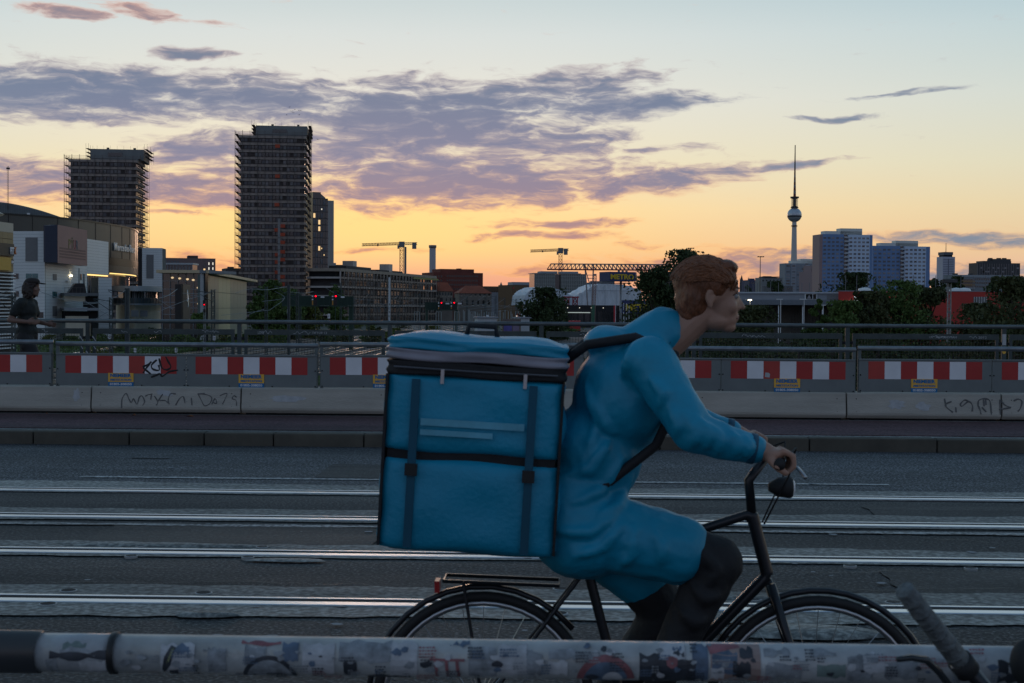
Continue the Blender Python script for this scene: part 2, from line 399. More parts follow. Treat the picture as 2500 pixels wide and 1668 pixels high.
# tram rails: running head, groove, keeper lip
RY = [7.25, 8.685, 10.135, 11.57]
RL = ['tram rail nearest the stickered pipe', 'second tram rail from the stickered pipe', 'third tram rail from the stickered pipe, beside the worn middle line', 'farthest tram rail, beside the coarse far lane']
for i, (y, lb) in enumerate(zip(RY, RL)):
    r = thing('tram_rail', lb, 'rail', (0, y, 0), group='tram rails set into the road')
    s = -1 if i in (0, 2) else 1      # grooves face the inside of each track
    # running head towards the camera, groove behind it, then the lip
    pr = [(-0.060, -0.05), (-0.060, 0.010), (-0.052, 0.0135), (0.016, 0.014), (0.026, 0.0115), (0.026, -0.05)]
    MB().prism(pr, 'x', -XB, XB).build('running_head', steel, r)
    MB().box(-XB, XB, 0.026, 0.092, -0.05, 0.0108).build('groove', darkm, r)
    MB().prism([(0.092, -0.05), (0.092, 0.0125), (0.096, 0.0140), (0.118, 0.0140), (0.124, 0.009), (0.124, -0.05)], 'x', -XB, XB).build('keeper_lip', steel, r)
def strip(y0, y1, a0, a1, z, seed, x0=-16, x1=16, step=0.12):
    """a mortar strip along a rail with frayed edges"""
    rnd = random.Random(seed); mb = MB(); n = int((x1 - x0) / step); e0 = e1 = 0; vs = []
    for i in range(n + 1):
        e0 = e0 * 0.9 + rnd.gauss(0, a0 * 0.35); e1 = e1 * 0.9 + rnd.gauss(0, a1 * 0.35)
        x = x0 + i * step; vs += [(x, y0 + e0, z), (x, y1 + e1, z)]
    return mb.add(vs, [(2 * i, 2 * i + 2, 2 * i + 3, 2 * i + 1) for i in range(n)])
for i, (y, wn, wf) in enumerate(zip(RY, (0.26, 0.08, 0.08, 0.06), (0.34, 0.26, 0.32, 0.40))):
    struct('rail_mortar_near', strip(y - 0.061 - wn, y - 0.060, 0.05 if wn > .1 else .02, 0.0, 0.008, i), seal)
    struct('rail_mortar_far', strip(y + 0.124, y + 0.124 + wf, 0.0, 0.05, 0.0085, 20 + i), seal)
def blot(name, px, py, rx, ry, z, seed, mat, h=0.0, n=34):
    rnd = random.Random(seed); c = onZ(px, py, z); vs = []; k = [rnd.uniform(-1, 1) for _ in range(8)]
    for j in range(n):
        t = 2 * math.pi * j / n
        q = 1 + 0.10 * sum(k[i] * math.sin((i + 2) * t + i) for i in range(4)) + rnd.uniform(-.05, .05)
        vs.append((c.x + rx * q * math.cos(t), c.y + ry * q * math.sin(t), z))
    if h:
        inner = [(c.x + (v[0] - c.x) * 0.72, c.y + (v[1] - c.y) * 0.72, z + h) for v in vs]
        mb = MB().add(vs + inner + [(c.x, c.y, z + h * 1.1)], [(j, (j + 1) % n, n + (j + 1) % n, n + j) for j in range(n)] + [(n + j, n + (j + 1) % n, 2 * n) for j in range(n)])
    else: mb = MB().poly(vs)
    return mb.build(name, mat, sm=bool(h), kind='structure')
blot('mortar_patch', 1960, 1545, 0.42, 0.14, 0.010, 3, seal, 0.02)
blot('mortar_patch', 2060, 1552, 0.22, 0.07, 0.011, 5, seal, 0.015)
blot('mortar_patch', 1900, 1462, 0.36, 0.05, 0.010, 4, seal, 0.01)
blot('mortar_patch', 500, 1503, 0.16, 0.045, 0.010, 6, seal, 0.015)
blot('mortar_patch', 400, 1331, 0.75, 0.07, 0.010, 8, seal, 0.008)
blot('mortar_patch', 700, 1368, 0.25, 0.06, 0.010, 9, seal, 0.006)
gum = M('chewing_gum_spots', (0.22, 0.23, 0.24), 0.8, var=0.1)
rnd = random.Random(5)
for k in range(70):
    px, py = rnd.uniform(20, 2480), rnd.uniform(1120, 1560)
    s = rnd.choice((0.006, 0.009, 0.014, 0.02, 0.03))
    blot('road_spot', px, py, s, s * rnd.uniform(.7, 1.1), 0.0125, 100 + k, gum, n=9)
rim = M('bolt_cover_rim', (0.32, 0.33, 0.33), 0.6, 0.4, var=0.1)
for k, (px, py) in enumerate([(497, 1453), (167, 1447), (117, 1480), (1840, 1468), (2182, 1476), (1867, 1505), (1365, 1503), (1370, 1443), (1775, 1380), (2075, 1386), (2370, 1392), (345, 1337), (640, 1340), (320, 1362), (605, 1365), (1093, 1348)]):
    c = onZ(px, py, 0.0); h = ob('bolt_cover', None, None, (c.x, c.y, 0.0)); h['kind'] = 'structure'
    r_ = 0.047 if py > 1420 else 0.04
    MB().lathe([(r_, -0.02), (r_, 0.0135), (r_ * 0.86, 0.0145)], 20).build('rim', rim, h)
    MB().lathe([(r_ * 0.84, 0.0), (r_ * 0.82, 0.0152)], 20).build('hole', darkm if py > 1420 and k != 4 else asph, h)
paint = bpy.data.materials.new('worn_road_paint'); paint.use_nodes = True
asphalt(paint, (0.32, 0.325, 0.32, 1), (0.08, 0.08, 0.08, 1), (0.5, 0.51, 0.5, 1), 150, 0.6, 0.3)
for k, (py, w, z) in enumerate([(1293, 0.05, 0.009)]):
    y = onZ(1250, py, 0).y
    struct('worn_middle_line', strip(y - w, y + w, 0.012, 0.012, z, 50 + k, step=0.03), paint)
y = onZ(700, 1171, 0).y
struct('painted_edge_line', strip(y - 0.045, y + 0.045, 0.004, 0.004, 0.0095, 61, onZ(200, 1165, 0).x, 3.0, 0.08), paint)
c = onZ(368, 1119, 0)
blot('oil_stain', 368, 1119, 0.22, 0.035, 0.009, 71, darkm)
leafm = M('autumn_leaf', (0.20, 0.07, 0.02), 0.8, var=0.3)
for k, (px, py, s) in enumerate([(472, 1011, 0.05), (330, 1019, 0.03), (110, 1020, 0.02), (1520, 1022, 0.04)]):
    c = onY(px, py, 17.7)
    o = MB().add([(-s, 0, 0), (-s * .3, -s * .6, .012), (s, -s * .1, 0), (s * .2, s * .5, .02)], [(0, 1, 2, 3)]).build('fallen_leaf', leafm, loc=(c.x, 17.55 + 0.1 * k, 0.153))
    tag(o, ['brown fallen leaf at the foot of the concrete barrier', 'small pale leaf lying on the red lane at the left', 'tiny leaf scrap at the far left of the red lane', 'fallen leaf on the red lane behind the rider'][k], 'leaf', 'fallen leaves on the red lane')

# cracks, tar seams and patched areas in the carriageway
tar = M('tar_seam', (0.008, 0.008, 0.009), 0.45, var=0.2)
def crack(px0, py0, px1, py1, w, seed, mat=tar):
    rn_ = random.Random(seed); a, b = onZ(px0, py0, 0), onZ(px1, py1, 0); n = max(8, int((b - a).length / .06)); vs = []; o = 0
    for i in range(n + 1):
        p = a.lerp(b, i / n); o = o * .85 + rn_.gauss(0, .02); ww_ = w * rn_.uniform(.3, 1.2); vs += [(p.x, p.y + o - ww_, .0112), (p.x, p.y + o + ww_, .0112)]
    MB().add(vs, [(2 * i, 2 * i + 2, 2 * i + 3, 2 * i + 1) for i in range(n)]).build('road_crack', mat, kind='structure')
for i, q in enumerate([(0, 1426, 900, 1434), (120, 1258, 760, 1262), (1500, 1258, 2500, 1272), (1750, 1562, 2500, 1560), (1450, 1436, 2480, 1444), (0, 1226, 840, 1232), (1560, 1240, 2500, 1250), (300, 1130, 1000, 1142), (1700, 1140, 2400, 1130), (60, 1392, 420, 1388), (1900, 1398, 2300, 1402), (2030, 1300, 2440, 1330)]):
    crack(*q, .0035, 40 + i)
newa = bpy.data.materials.new('newer_asphalt'); newa.use_nodes = True
asphalt(newa, (0.018, 0.018, 0.018, 1), (0.006, 0.006, 0.006, 1), (0.06, 0.06, 0.06, 1), 260, 0.7, 0.8)
for i, (x0, x1, y0, y1) in enumerate([(-3.1, -1.2, 8.95, 9.75), (1.9, 3.4, 7.55, 8.4), (-2.2, .4, 12.6, 13.7), (2.4, 4.6, 10.45, 11.2), (-4.4, -3.4, 5.9, 6.8)]):
    rn_ = random.Random(i); P = []
    for (a, b), (c, d) in zip([(x0, y0), (x1, y0), (x1, y1), (x0, y1)], [(x1, y0), (x1, y1), (x0, y1), (x0, y0)]):
        for k in range(6): P.append((a + (c - a) * k / 6 + rn_.uniform(-.02, .02), b + (d - b) * k / 6 + rn_.uniform(-.02, .02), .0072))
    MB().poly(P).build('asphalt_patch', newa, kind='structure')

# ================================================================ site barriers on the far side
YB = 17.95                     # front of the concrete blocks
blk = [222, 588, 1692, 2068, 2447]
bx = [onY(p, 980, YB).x for p in blk]
stepb = (bx[3] - bx[2])
joints = [bx[0] - 2 * stepb, bx[0] - stepb, bx[0], bx[1], bx[1] + (bx[2] - bx[1]) / 3, bx[1] + 2 * (bx[2] - bx[1]) / 3, bx[2], bx[3], bx[4], bx[4] + stepb, bx[4] + 2 * stepb]
BLAB = ['concrete barrier block beyond the left edge', 'concrete barrier block cut by the left edge of the picture', 'scratched concrete barrier block below the walker, leftmost full one', 'concrete barrier block with a long scrawled tag below the black tag',
        'plain concrete barrier block half hidden behind the courier bag', 'concrete barrier block right behind the rider', 'plain concrete barrier block just right of the rider',
        'clean concrete barrier block under the plate with the white sticker', 'concrete barrier block with dripping black tags at the right', 'concrete barrier block at the right edge of the picture', 'concrete barrier block beyond the right edge']
BLAB = BLAB[1:]
scr = M('old_spray', (0.12, 0.118, 0.115), 0.8, var=0.3, scale=14)
scr2 = M('pale_wiped_spray', (0.42, 0.43, 0.44), 0.85, var=0.2, scale=10)
blocks = []
for i, (a, b) in enumerate(zip(joints, joints[1:])):
    t_ = thing('concrete_barrier_block', BLAB[i], 'barrier', (a, YB, 0.15), group='concrete barrier blocks along the red lane')
    w = b - a - 0.012
    prof = [(0.035, 0.02), (0.0, 0.06), (-0.004, 0.09), (0.03, 0.335), (0.05, 0.345), (0.36, 0.345), (0.40, 0.09), (0.40, 0.02)]
    MB().prism(prof, 'x', 0.006, w).build('block', conc, t_, bevel=0.008)
    MB().box(0.05, w - 0.05, 0.06, 0.34, 0.0, 0.02).build('foot', darkm, t_)  # near-black slab stands in for the shadow gap under the block
    for xx in (0.12, w - 0.11):
        for zz_ in (0.265, 0.105):
            MB().lathe([(0.011, -0.004), (0.011, 0.006), (0.004, 0.010)], 10).build('bolt', darkm, t_, loc=(xx, 0.006 + (zz_ - 0.09) * 0.13, zz_)).rotation_euler = (R(90), 0, 0)
    blocks.append(t_)
def stroke(parent, pts, r, mat, name='spray_stroke', flat=0.25):
    """a sprayed line: a low rounded ribbon lying on the face, pts in the face's x, z"""
    P = [Vector(p) for p in pts]; mb = MB(); n = len(P)
    # smooth the line
    Q = []
    for i in range(n - 1):
        p0, p1, p2, p3 = P[max(i - 1, 0)], P[i], P[i + 1], P[min(i + 2, n - 1)]
        for k in range(5):
            u = k / 5.0
            Q.append(0.5 * ((2 * p1) + (p2 - p0) * u + (2 * p0 - 5 * p1 + 4 * p2 - p3) * u * u + (3 * p1 - p0 - 3 * p2 + p3) * u ** 3))
    Q.append(P[-1]); vs = []; fs = []
    for i, q in enumerate(Q):
        d = Q[min(i + 1, len(Q) - 1)] - Q[max(i - 1, 0)]; d.normalize(); nn_ = Vector((-d.z, 0, d.x)) if abs(d.x) + abs(d.z) > 1e-6 else Vector((0, 0, 1))
        k = r * (0.8 + 0.25 * math.sin(i * 0.7))
        vs += [q + nn_ * k, q + Vector((0, -0.002, 0)), q - nn_ * k]
    for i in range(len(Q) - 1):
        fs += [(3 * i, 3 * i + 1, 3 * i + 4, 3 * i + 3), (3 * i + 1, 3 * i + 2, 3 * i + 5, 3 * i + 4)]
    return mb.add(vs, fs).build(name, mat, parent)
def face_pts(blk_, pix, dy=-0.004):
    """pixels on a block's sloping front as points of that block"""
    out = []
    for px, py in pix:
        p = onY(px, py, YB + 0.012); z = p.z - 0.15
        out.append((p.x - blk_.location.x, dy + (z - 0.09) * 0.139 - 0.004, z))
    return out
def C1(x, y): return (x / 4.356, 760 + y / 4.356)                 # from the two enlarged views the tags were read from
def C2(x, y): return (450 + x * 0.23404, 760 + y * 0.23404)
def C4(x, y): return (2050 + x / 4.3556, 760 + y / 4.3556)
b3 = blocks[2]
for S in ([(1298, 1030), (1300, 930), (1340, 875), (1370, 930)], [(1370, 930), (1400, 970), (1420, 930), (1460, 990), (1480, 920), (1510, 900), (1540, 960), (1520, 1000)],
          [(1545, 905), (1570, 890), (1620, 880)], [(1610, 890), (1605, 940)], [(1640, 900), (1680, 960), (1665, 1000)], [(1680, 960), (1730, 880)], [(1700, 950), (1760, 950), (1785, 975)],
          [(1870, 880), (1810, 880), (1790, 950), (1805, 990)], [(1870, 1000), (1910, 930), (1950, 910), (1970, 975)], [(2035, 920), (2045, 1000)], [(2100, 880), (2176, 875)]):
    stroke(b3, face_pts(b3, [C1(*p) for p in S]), 0.008, scr)
for S in ([(140, 860), (230, 870), (285, 900), (270, 960), (215, 985), (180, 930), (140, 860)], [(290, 970), (320, 910), (340, 960), (300, 950)], [(370, 880), (445, 860), (400, 970)], [(75, 905), (80, 970)],
          [(545, 900), (520, 880), (500, 910), (540, 930), (548, 985)]):
    stroke(b3, face_pts(b3, [C2(*p) for p in S]), 0.007, scr)
b8, b9 = blocks[7], blocks[8]
for S in ([(1115, 930), (1130, 1010)], [(1190, 960), (1120, 1000), (1200, 1075)], [(1232, 1020), (1234, 1075)], [(1370, 960), (1330, 945), (1285, 985), (1300, 1010), (1370, 960), (1410, 1000), (1405, 1065)],
          [(1470, 1010), (1480, 950), (1540, 930), (1595, 950), (1605, 1020), (1608, 1100)], [(1470, 1000), (1490, 1050), (1497, 1095)], [(1510, 1020), (1555, 1070)], [(1530, 940), (1535, 1010)], [(1552, 940), (1556, 1000)],
          [(1705, 940), (1705, 1100)], [(1705, 945), (1760, 1000), (1820, 1025)], [(1690, 1045), (1820, 1025)]):
    stroke(b8, face_pts(b8, [C4(*p) for p in S]), 0.011, scr)
for S in ([(1850, 955), (1900, 935), (1938, 960), (1920, 1030), (1890, 1065)],):
    stroke(b9, face_pts(b9, [C4(*p) for p in S]), 0.011, scr)
for b_, cx, cz, w_, h_, sd_ in ((blocks[7], .62, .2, .12, .07, 1), (blocks[7], .95, .18, .1, .06, 2), (blocks[1], 1.75, .24, .05, .1, 3), (blocks[2], .95, .27, .12, .05, 4), (blocks[4], .5, .2, .2, .06, 5), (blocks[3], .6, .21, .25, .05, 6)):
    rn = random.Random(sd_); vs = []
    for j in range(18):
        t = 2 * math.pi * j / 18; q = rn.uniform(.6, 1.1); z = cz + h_ * q * math.sin(t)
        vs.append((cx + w_ * q * math.cos(t), (z - .09) * .139 - 0.0065, z))
    MB().poly(vs).build('wiped_patch', scr2, b_)

# steel frames on top: tube, end posts, two plates with red and white sheeting, hire company sign
bounds = [-1175, -510, 132, 778, 1430, 2092, 2755]
FLAB = ['site barrier frame beyond the left edge', 'striped site barrier frame cut by the left edge, below the walker', 'striped site barrier frame with the black tag on its left plate', 'striped site barrier frame mostly hidden behind the courier bag',
        'striped site barrier frame right of the rider, with a white sticker', 'striped site barrier frame cut by the right edge']
YF = YB + 0.06
stripe_me = {}
for i, (a, b) in enumerate(zip(bounds, bounds[1:])):
    if i == 0: continue
    xa = onY(a, 900, YF).x; xb = onY(b, 900, YF).x; w = xb - xa - 0.03
    t_ = thing('site_barrier_frame', FLAB[i], 'barrier', (xa + 0.015, YF, 0.0), group='striped steel frames on the concrete blocks')
    zt = 1.045 + (0.012 if i % 2 else 0.0)
    MB().tube([(0, 0.03, zt), (w, 0.03, zt)], 0.031, 14).build('top_rail', galv, t_, sm=True)
    MB().tube([(0.004, 0.03, zt), (-0.004, 0.03, zt)], 0.026, 12).build('end_cap', black, t_)
    for xx in (0.002, w - 0.042):
        MB().box(xx, xx + 0.04, 0.012, 0.05, 0.49, zt).build('post', galvd, t_)
    t_.rotation_euler = (0, R((0.25, -0.12, 0.1, -0.2, 0.15, -0.1)[i]), R((.2, -.3, .15, .25, -.2, .1)[i])); pw = (w - 0.03) / 2
    for k in range(2):
        x0 = 0.012 + k * (pw + 0.006)
        pl = MB().box(x0, x0 + pw, 0.0, 0.006, 0.505, 0.905).box(x0, x0 + pw, -0.012, 0.012, 0.905, 0.925).build('plate', platem, t_, bevel=0.003)
        sx0 = x0 + 0.12; sw = (pw - 0.24) / 7
        for q in range(7):
            MB().box(sx0 + q * sw, sx0 + (q + 1) * sw - 0.0008, -0.0025, -0.0005, 0.668, 0.892).build('red_sheet' if q % 2 == 0 else 'white_sheet', (redsh2 if (q + i * 3 + k) % 5 == 0 else redsh) if q % 2 == 0 else white, pl)
        for xx, z_ in ((x0 + 0.02, .52), (x0 + pw - 0.02, .52), (x0 + 0.02, .72), (x0 + pw - .02, .72), (x0 + pw * .33, .515), (x0 + pw * .66, .515)):
            MB().lathe([(0.009, 0), (0.009, 0.006), (0.003, 0.009)], 8).build('bolt', darkm, pl, loc=(xx, -0.001, z_)).rotation_euler = (R(90), 0, 0)
        cx = x0 + pw / 2 - (0.0 if i < 4 else 0.012)
        sg = MB().box(cx - 0.165, cx + 0.165, -0.009, -0.004, 0.557, 0.672).box(cx - 0.165, cx + 0.165, -0.009, -0.004, 0.503, 0.5569).mesh('company_sign', orange_y)
        sg.materials.append(sblue)
        for p in sg.polygons:
            p.material_index = 1 if p.index >= 6 else 0
        so_ = ob('company_sign', sg, t_)
        lettering('NIEMEIER', 0.062, sblue, so_, (cx - 0.137, -0.0105, 0.621), bold=0.003, depth=0.001, width=0.274)
        lettering('MIETSTATION', 0.036, sblue, so_, (cx - 0.137, -0.0105, 0.573), bold=0.0016, depth=0.001, width=0.274)
        lettering('01805-308050', 0.040, white, so_, (cx - 0.142, -0.0105, 0.516), bold=0.001, depth=0.001, width=0.284)
    if i == 2:
        pl = [c for c in t_.children if c.name.startswith('plate')][0]
        def fp(S): return [(lambda q: (q.x - t_.location.x, -0.004, q.z))(onY(*C1(*p), YF - 0.004)) for p in S]
        for S in ([(1515, 590), (1560, 570), (1610, 535)], [(1600, 540), (1550, 610), (1520, 655)], [(1520, 600), (1600, 665)], [(1665, 515), (1610, 570), (1625, 615), (1690, 625), (1685, 570)],
                  [(1690, 500), (1720, 600), (1775, 620), (1815, 590), (1790, 540), (1760, 480)], [(1605, 700), (1700, 660)], [(1705, 660), (1725, 690), (1800, 640), (1890, 625)]):
            stroke(pl, fp(S), 0.013, black)
    if i == 4:
        pl = [c for c in t_.children if c.name.startswith('plate')][1]
        p = onY(1600 + 1188 * .2296, 760 + 672 * .2296, YF)
        q = p.x - t_.location.x
        MB().add([(q - .032, -.004, p.z - .026), (q + .028, -.004, p.z - .034), (q + .034, -.004, p.z + .01), (q + .016, -.004, p.z + .028), (q - .026, -.004, p.z + .03)], [(0, 1, 2, 3, 4)]).build('torn_sticker', M('paper_grey', (.42, .43, .44), .8, var=.1), pl)

# ================================================================ the bridge railing behind the far pavement
YR = 20.6
rail_mat = M('railing_green_grey', (0.05, 0.066, 0.066), 0.5, 0.35, var=0.3, scale=5)
hm = M('handrail_steel', (0.10, 0.115, 0.12), 0.35, 0.4, var=0.3, scale=7, bump=0.05)
wire = M('mesh_wire', (0.03, 0.035, 0.035), 0.6, 0.3, var=0)
tagw = M('white_marker', (0.42, 0.44, 0.45), 0.7, var=0.1)
rl = thing('bridge_railing', 'long dark steel bridge railing with wire mesh infill behind the far pavement', 'railing', (0, YR, 0.146))
posts = [onY(215, 800, YR).x, onY(585, 800, YR).x, onY(2069, 800, YR).x, onY(2451, 800, YR).x]
sp = (posts[2] - posts[1]) / 4.0
xs = [posts[0] - 2 * sp, posts[0] - sp, posts[0], posts[1], posts[1] + sp, posts[1] + 2 * sp, posts[1] + 3 * sp, posts[2], posts[3], posts[3] + sp, posts[3] + 2 * sp]
MB().tube([(xs[0] - 2, 0, 1.165), (xs[-1] + 2, 0, 1.165)], 0.031, 14).build('handrail', hm, rl, sm=True)
for i, (a, b) in enumerate(zip(xs, xs[1:])):
    MB().box(a - 0.032, a + 0.032, -0.02, 0.02, 0.0, 1.14).build('post', rail_mat, rl)
    g = 0.072
    fr = MB().box(a + g, b - g, -0.012, 0.012, 0.975, 1.055).box(a + g, b - g, -0.012, 0.012, 0.10, 0.15) \
        .box(a + g, a + g + 0.05, -0.0115, 0.0115, 0.15, 0.975).box(b - g - 0.05, b - g, -0.0115, 0.0115, 0.15, 0.975).build('infill_frame', rail_mat, rl)
    ww = MB(); x0, x1 = a + g + 0.05, b - g - 0.05; n = int((x1 - x0) / 0.042)
    for k in range(1, n): 
        x = x0 + (x1 - x0) * k / n; ww.box(x - 0.0018, x + 0.0018, -0.0018, 0.0018, 0.15, 0.975)
    for k in range(1, 20):
        z = 0.15 + 0.825 * k / 20; ww.box(x0, x1, -0.0055, -0.0019, z - 0.0018, z + 0.0018)
    ww.build('wire_mesh', wire, fr, kind='stuff')
    for xx in (a + 0.055, b - 0.055):
        for z_ in (0.92, 0.25):
            MB().box(xx - 0.022, xx + 0.022, -0.016, 0.016, z_ - 0.02, z_ + 0.02).build('clamp', darkm, rl)
    # scribbles along the top bars
    rn = random.Random(300 + i)
    for q in range(3):
        cx = rn.uniform(a + 0.3, b - 0.5); S = []
        x = cx
        for k in range(rn.randint(5, 14)):
            S.append((x, -0.0135, 1.015 + rn.uniform(-0.024, 0.024))); x += rn.uniform(0.012, 0.03)
        stroke(fr, S, 0.0035, tagw if rn.random() < .7 else scr, 'marker_scribble')
fr = [c for c in rl.children if c.name.startswith('infill_frame')]
lettering('1A', 0.045, tagw, fr[7], (onY(2268, 813, YR).x, -0.0138, 0.995), depth=0.001)
lettering('AGTERIDMAH', 0.045, tagw, fr[7], (onY(2284, 813, YR).x, -0.0138, 0.995), depth=0.001, width=0.30)
lettering('2012', 0.045, tagw, fr[7], (onY(2388, 816, YR).x, -0.0138, 0.995), depth=0.001, width=0.12)
lettering('TIFTOF 13', 0.045, tagw, fr[3], (onY(762, 802, YR).x, -0.0138, 0.995), depth=0.001, width=0.22)
lettering('LOVE', 0.06, tagw, fr[3], (onY(630, 801, YR).x, -0.0138, 0.99), depth=0.001, width=0.09)
# pale painted zigzags on the three uprights at the left, stickers on the right post
psx = xs[2]
for dx in (-0.095, 0.0, 0.095):
    for z_ in ((.45, .55, .63, .78, .9) if dx else (.46, .57, .68)):
        stroke(rl, [(psx + dx - 0.024, -0.0225, z_ + .04), (psx + dx + 0.0, -0.0225, z_ + .01), (psx + dx + 0.024, -0.0225, z_ - .03)], 0.009, tagw, 'paint_zigzag')
px_ = xs[8]
MB().lathe([(0.033, 0), (0.033, 0.002)], 20).build('round_sticker', white, rl, loc=(px_, -0.0215, 0.52)).rotation_euler = (R(90), 0, 0)
MB().box(px_ - 0.028, px_ + 0.028, -0.0222, -0.0204, 0.90, 1.06).build('paper_sticker', M('paper_grey', (.42, .43, .44), .8, var=.1), rl)
MB().lathe([(0.026, 0), (0.026, 0.002)], 16).build('yellow_sticker', orange_y, rl, loc=(px_, -0.0215, 0.80)).rotation_euler = (R(90), 0, 0)
p2_ = xs[7]
MB().box(p2_ - 0.02, p2_ + 0.024, -0.0222, -0.0204, 0.60, 0.67).build('paper_sticker', white, rl)

# ================================================================ the stickered pipe rail in front
PY, PZ, PR_ = 2.45, 0.938, 0.0335
pipe_m = M('pipe_old_paint', (0.36, 0.375, 0.39), 0.36, 0.1, var=0.35, scale=7, bump=0.15, bscale=60)
pr = thing('pipe_rail', 'thick weathered pipe rail covered in torn stickers across the foreground', 'railing', (0, PY, 0.0))
a0 = onY(100, 1600, PY).x; a1 = onY(283, 1610, PY).x
MB().tube([(-4.5, 0, PZ), (a0, 0, PZ)], PR_ + 0.004, 28).build('black_sleeve', M('sleeve_black', (0.03, 0.032, 0.036), 0.35, var=0.2), pr, sm=True)
MB().tube([(a0 - 0.01, 0, PZ), (a1, 0, PZ)], PR_, 28).build('pipe', pipe_m, pr, sm=True)
MB().tube([(a1, 0, PZ), (4.5, 0, PZ - 0.0)], PR_, 28).build('pipe', pipe_m, pr, sm=True)
MB().tube([(a1 - 0.006, 0, PZ), (a1 + 0.004, 0, PZ)], PR_ + 0.0035, 24).build('clamp_ring', black, pr, sm=True)
for x in (-3.2, -1.45, 1.6, 3.4):
    MB().tube([(x, 0.0, 0.15), (x, 0.0, PZ)], 0.024, 12).build('post', galvd, pr, sm=True)
paper = {
 'pale': M('sticker_pale', (0.40, 0.41, 0.43), 0.6, var=0.3, scale=30), 'grey': M('sticker_grey', (0.22, 0.24, 0.26), 0.6, var=0.5, scale=45),
 'dark': M('sticker_dark', (0.03, 0.035, 0.045), 0.5, var=0.5, scale=30), 'red': M('sticker_red', (0.24, 0.09, 0.10), 0.55, var=0.4, scale=35), 'blue': M('sticker_blue', (0.09, 0.13, 0.19), 0.55, var=0.4, scale=30),
 'skin': M('sticker_tan', (0.27, 0.20, 0.18), 0.6, var=0.3, scale=18), 'green': M('sticker_green', (0.14, 0.19, 0.18), 0.6, var=0.4, scale=30), 'yellow': M('sticker_yellow', (0.26, 0.28, 0.14), 0.6, var=0.3, scale=30)}
lay = [0]
def sticker(outline, mat, name='sticker'):
    """flat print wrapped round the pipe; outline in pixels"""
    lay[0] += 1; rr = PR_ + 0.0005 + 0.000012 * lay[0]
    pts = []
    for px, py in outline:
        p = onY(px, py, PY - PR_ * 0.7)
        s_ = max(-.97, min(.97, (p.z - PZ) / PR_)); pts.append((p.x, math.asin(s_)))
    # fan triangulated finely enough to follow the curve
    bm_ = bmesh.new(); vs = [bm_.verts.new((x, a, 0)) for x, a in pts]; bm_.faces.new(vs)
    bmesh.ops.triangulate(bm_, faces=bm_.faces[:])
    bmesh.ops.subdivide_edges(bm_, edges=bm_.edges[:], cuts=5, use_grid_fill=True)
    for v in bm_.verts:
        x, a = v.co.x, v.co.y; v.co = (x, -rr * math.cos(a), PZ + rr * math.sin(a))
    me = bpy.data.meshes.new(name); bm_.to_mesh(me); bm_.free(); me.materials.append(paper[mat] if isinstance(mat, str) else mat)
    return ob(name, me, pr)
def rect(x0, x1, y0, y1, sk=0): return [(x0, y0), (x1, y0 + sk), (x1 + 2, y1 + sk), (x0 - 2, y1)]
def arc(cx, cy, r, r2, a0_, a1_, n=14):
    o = [(cx + r * math.cos(R(a0_ + (a1_ - a0_) * k / n)), cy - r * .95 * math.sin(R(a0_ + (a1_ - a0_) * k / n))) for k in range(n + 1)]
    return o + [(cx + r2 * math.cos(R(a1_ - (a1_ - a0_) * k / n)), cy - r2 * .95 * math.sin(R(a1_ - (a1_ - a0_) * k / n))) for k in range(n + 1)]
rnS = random.Random(12)
def jag(x0, x1, y0, y1, n=5, j=3):
    pts = [(x0 + (x1 - x0) * k / n, y0 + rnS.uniform(-j, j)) for k in range(n + 1)] + [(x1 - (x1 - x0) * k / n, y1 + rnS.uniform(-j, j)) for k in range(n + 1)]
    return pts
for x0, x1, y0, y1, mt in [(150, 235, 1583, 1603, 'grey'), (130, 262, 1590, 1606, 'dark'), (160, 215, 1570, 1580, 'green'), (110, 140, 1608, 1640, 'grey'), (200, 262, 1612, 1640, 'pale'),
                           (395, 470, 1572, 1640, 'pale'), (430, 462, 1575, 1592, 'blue'), (505, 560, 1580, 1640, 'grey'), (590, 690, 1566, 1574, 'red'), (596, 650, 1576, 1620, 'grey'), (690, 728, 1572, 1610, 'blue'), (735, 820, 1575, 1645, 'pale'),
                           (832, 950, 1570, 1612, 'grey'), (838, 870, 1610, 1650, 'dark'), (892, 1005, 1646, 1656, 'dark'), (955, 1022, 1572, 1648, 'pale'), (1100, 1152, 1573, 1580, 'blue'), (1140, 1210, 1580, 1650, 'grey'), (1215, 1290, 1575, 1645, 'pale'),
                           (1290, 1330, 1590, 1645, 'grey'), (1336, 1450, 1588, 1606, 'grey'), (1345, 1390, 1610, 1645, 'pale'), (1562, 1612, 1596, 1664, 'dark'), (1600, 1700, 1610, 1664, 'dark'), (1612, 1672, 1572, 1610, 'pale'), (1640, 1662, 1582, 1588, 'blue'),
                           (1640, 1668, 1592, 1598, 'dark'), (1690, 1735, 1580, 1660, 'blue'), (1728, 1855, 1576, 1660, 'skin'), (1735, 1800, 1592, 1640, 'blue'), (1800, 1845, 1584, 1604, 'dark'), (1790, 1838, 1615, 1650, 'dark'), (1732, 1770, 1626, 1658, 'pale'),
                           (1865, 1930, 1585, 1600, 'grey'), (1870, 1960, 1618, 1655, 'grey'), (1975, 2040, 1590, 1600, 'grey'), (1990, 2060, 1622, 1650, 'green'), (2070, 2120, 1600, 1660, 'grey'), (2110, 2150, 1595, 1640, 'pale'), (2160, 2240, 1612, 1655, 'grey'), (2430, 2490, 1612, 1664, 'dark'), (2462, 2480, 1622, 1638, 'pale')]:
    sticker(jag(x0 + rnS.uniform(-6, 6), x1 + rnS.uniform(-8, 8), y0, y1, 6, 5), mt)
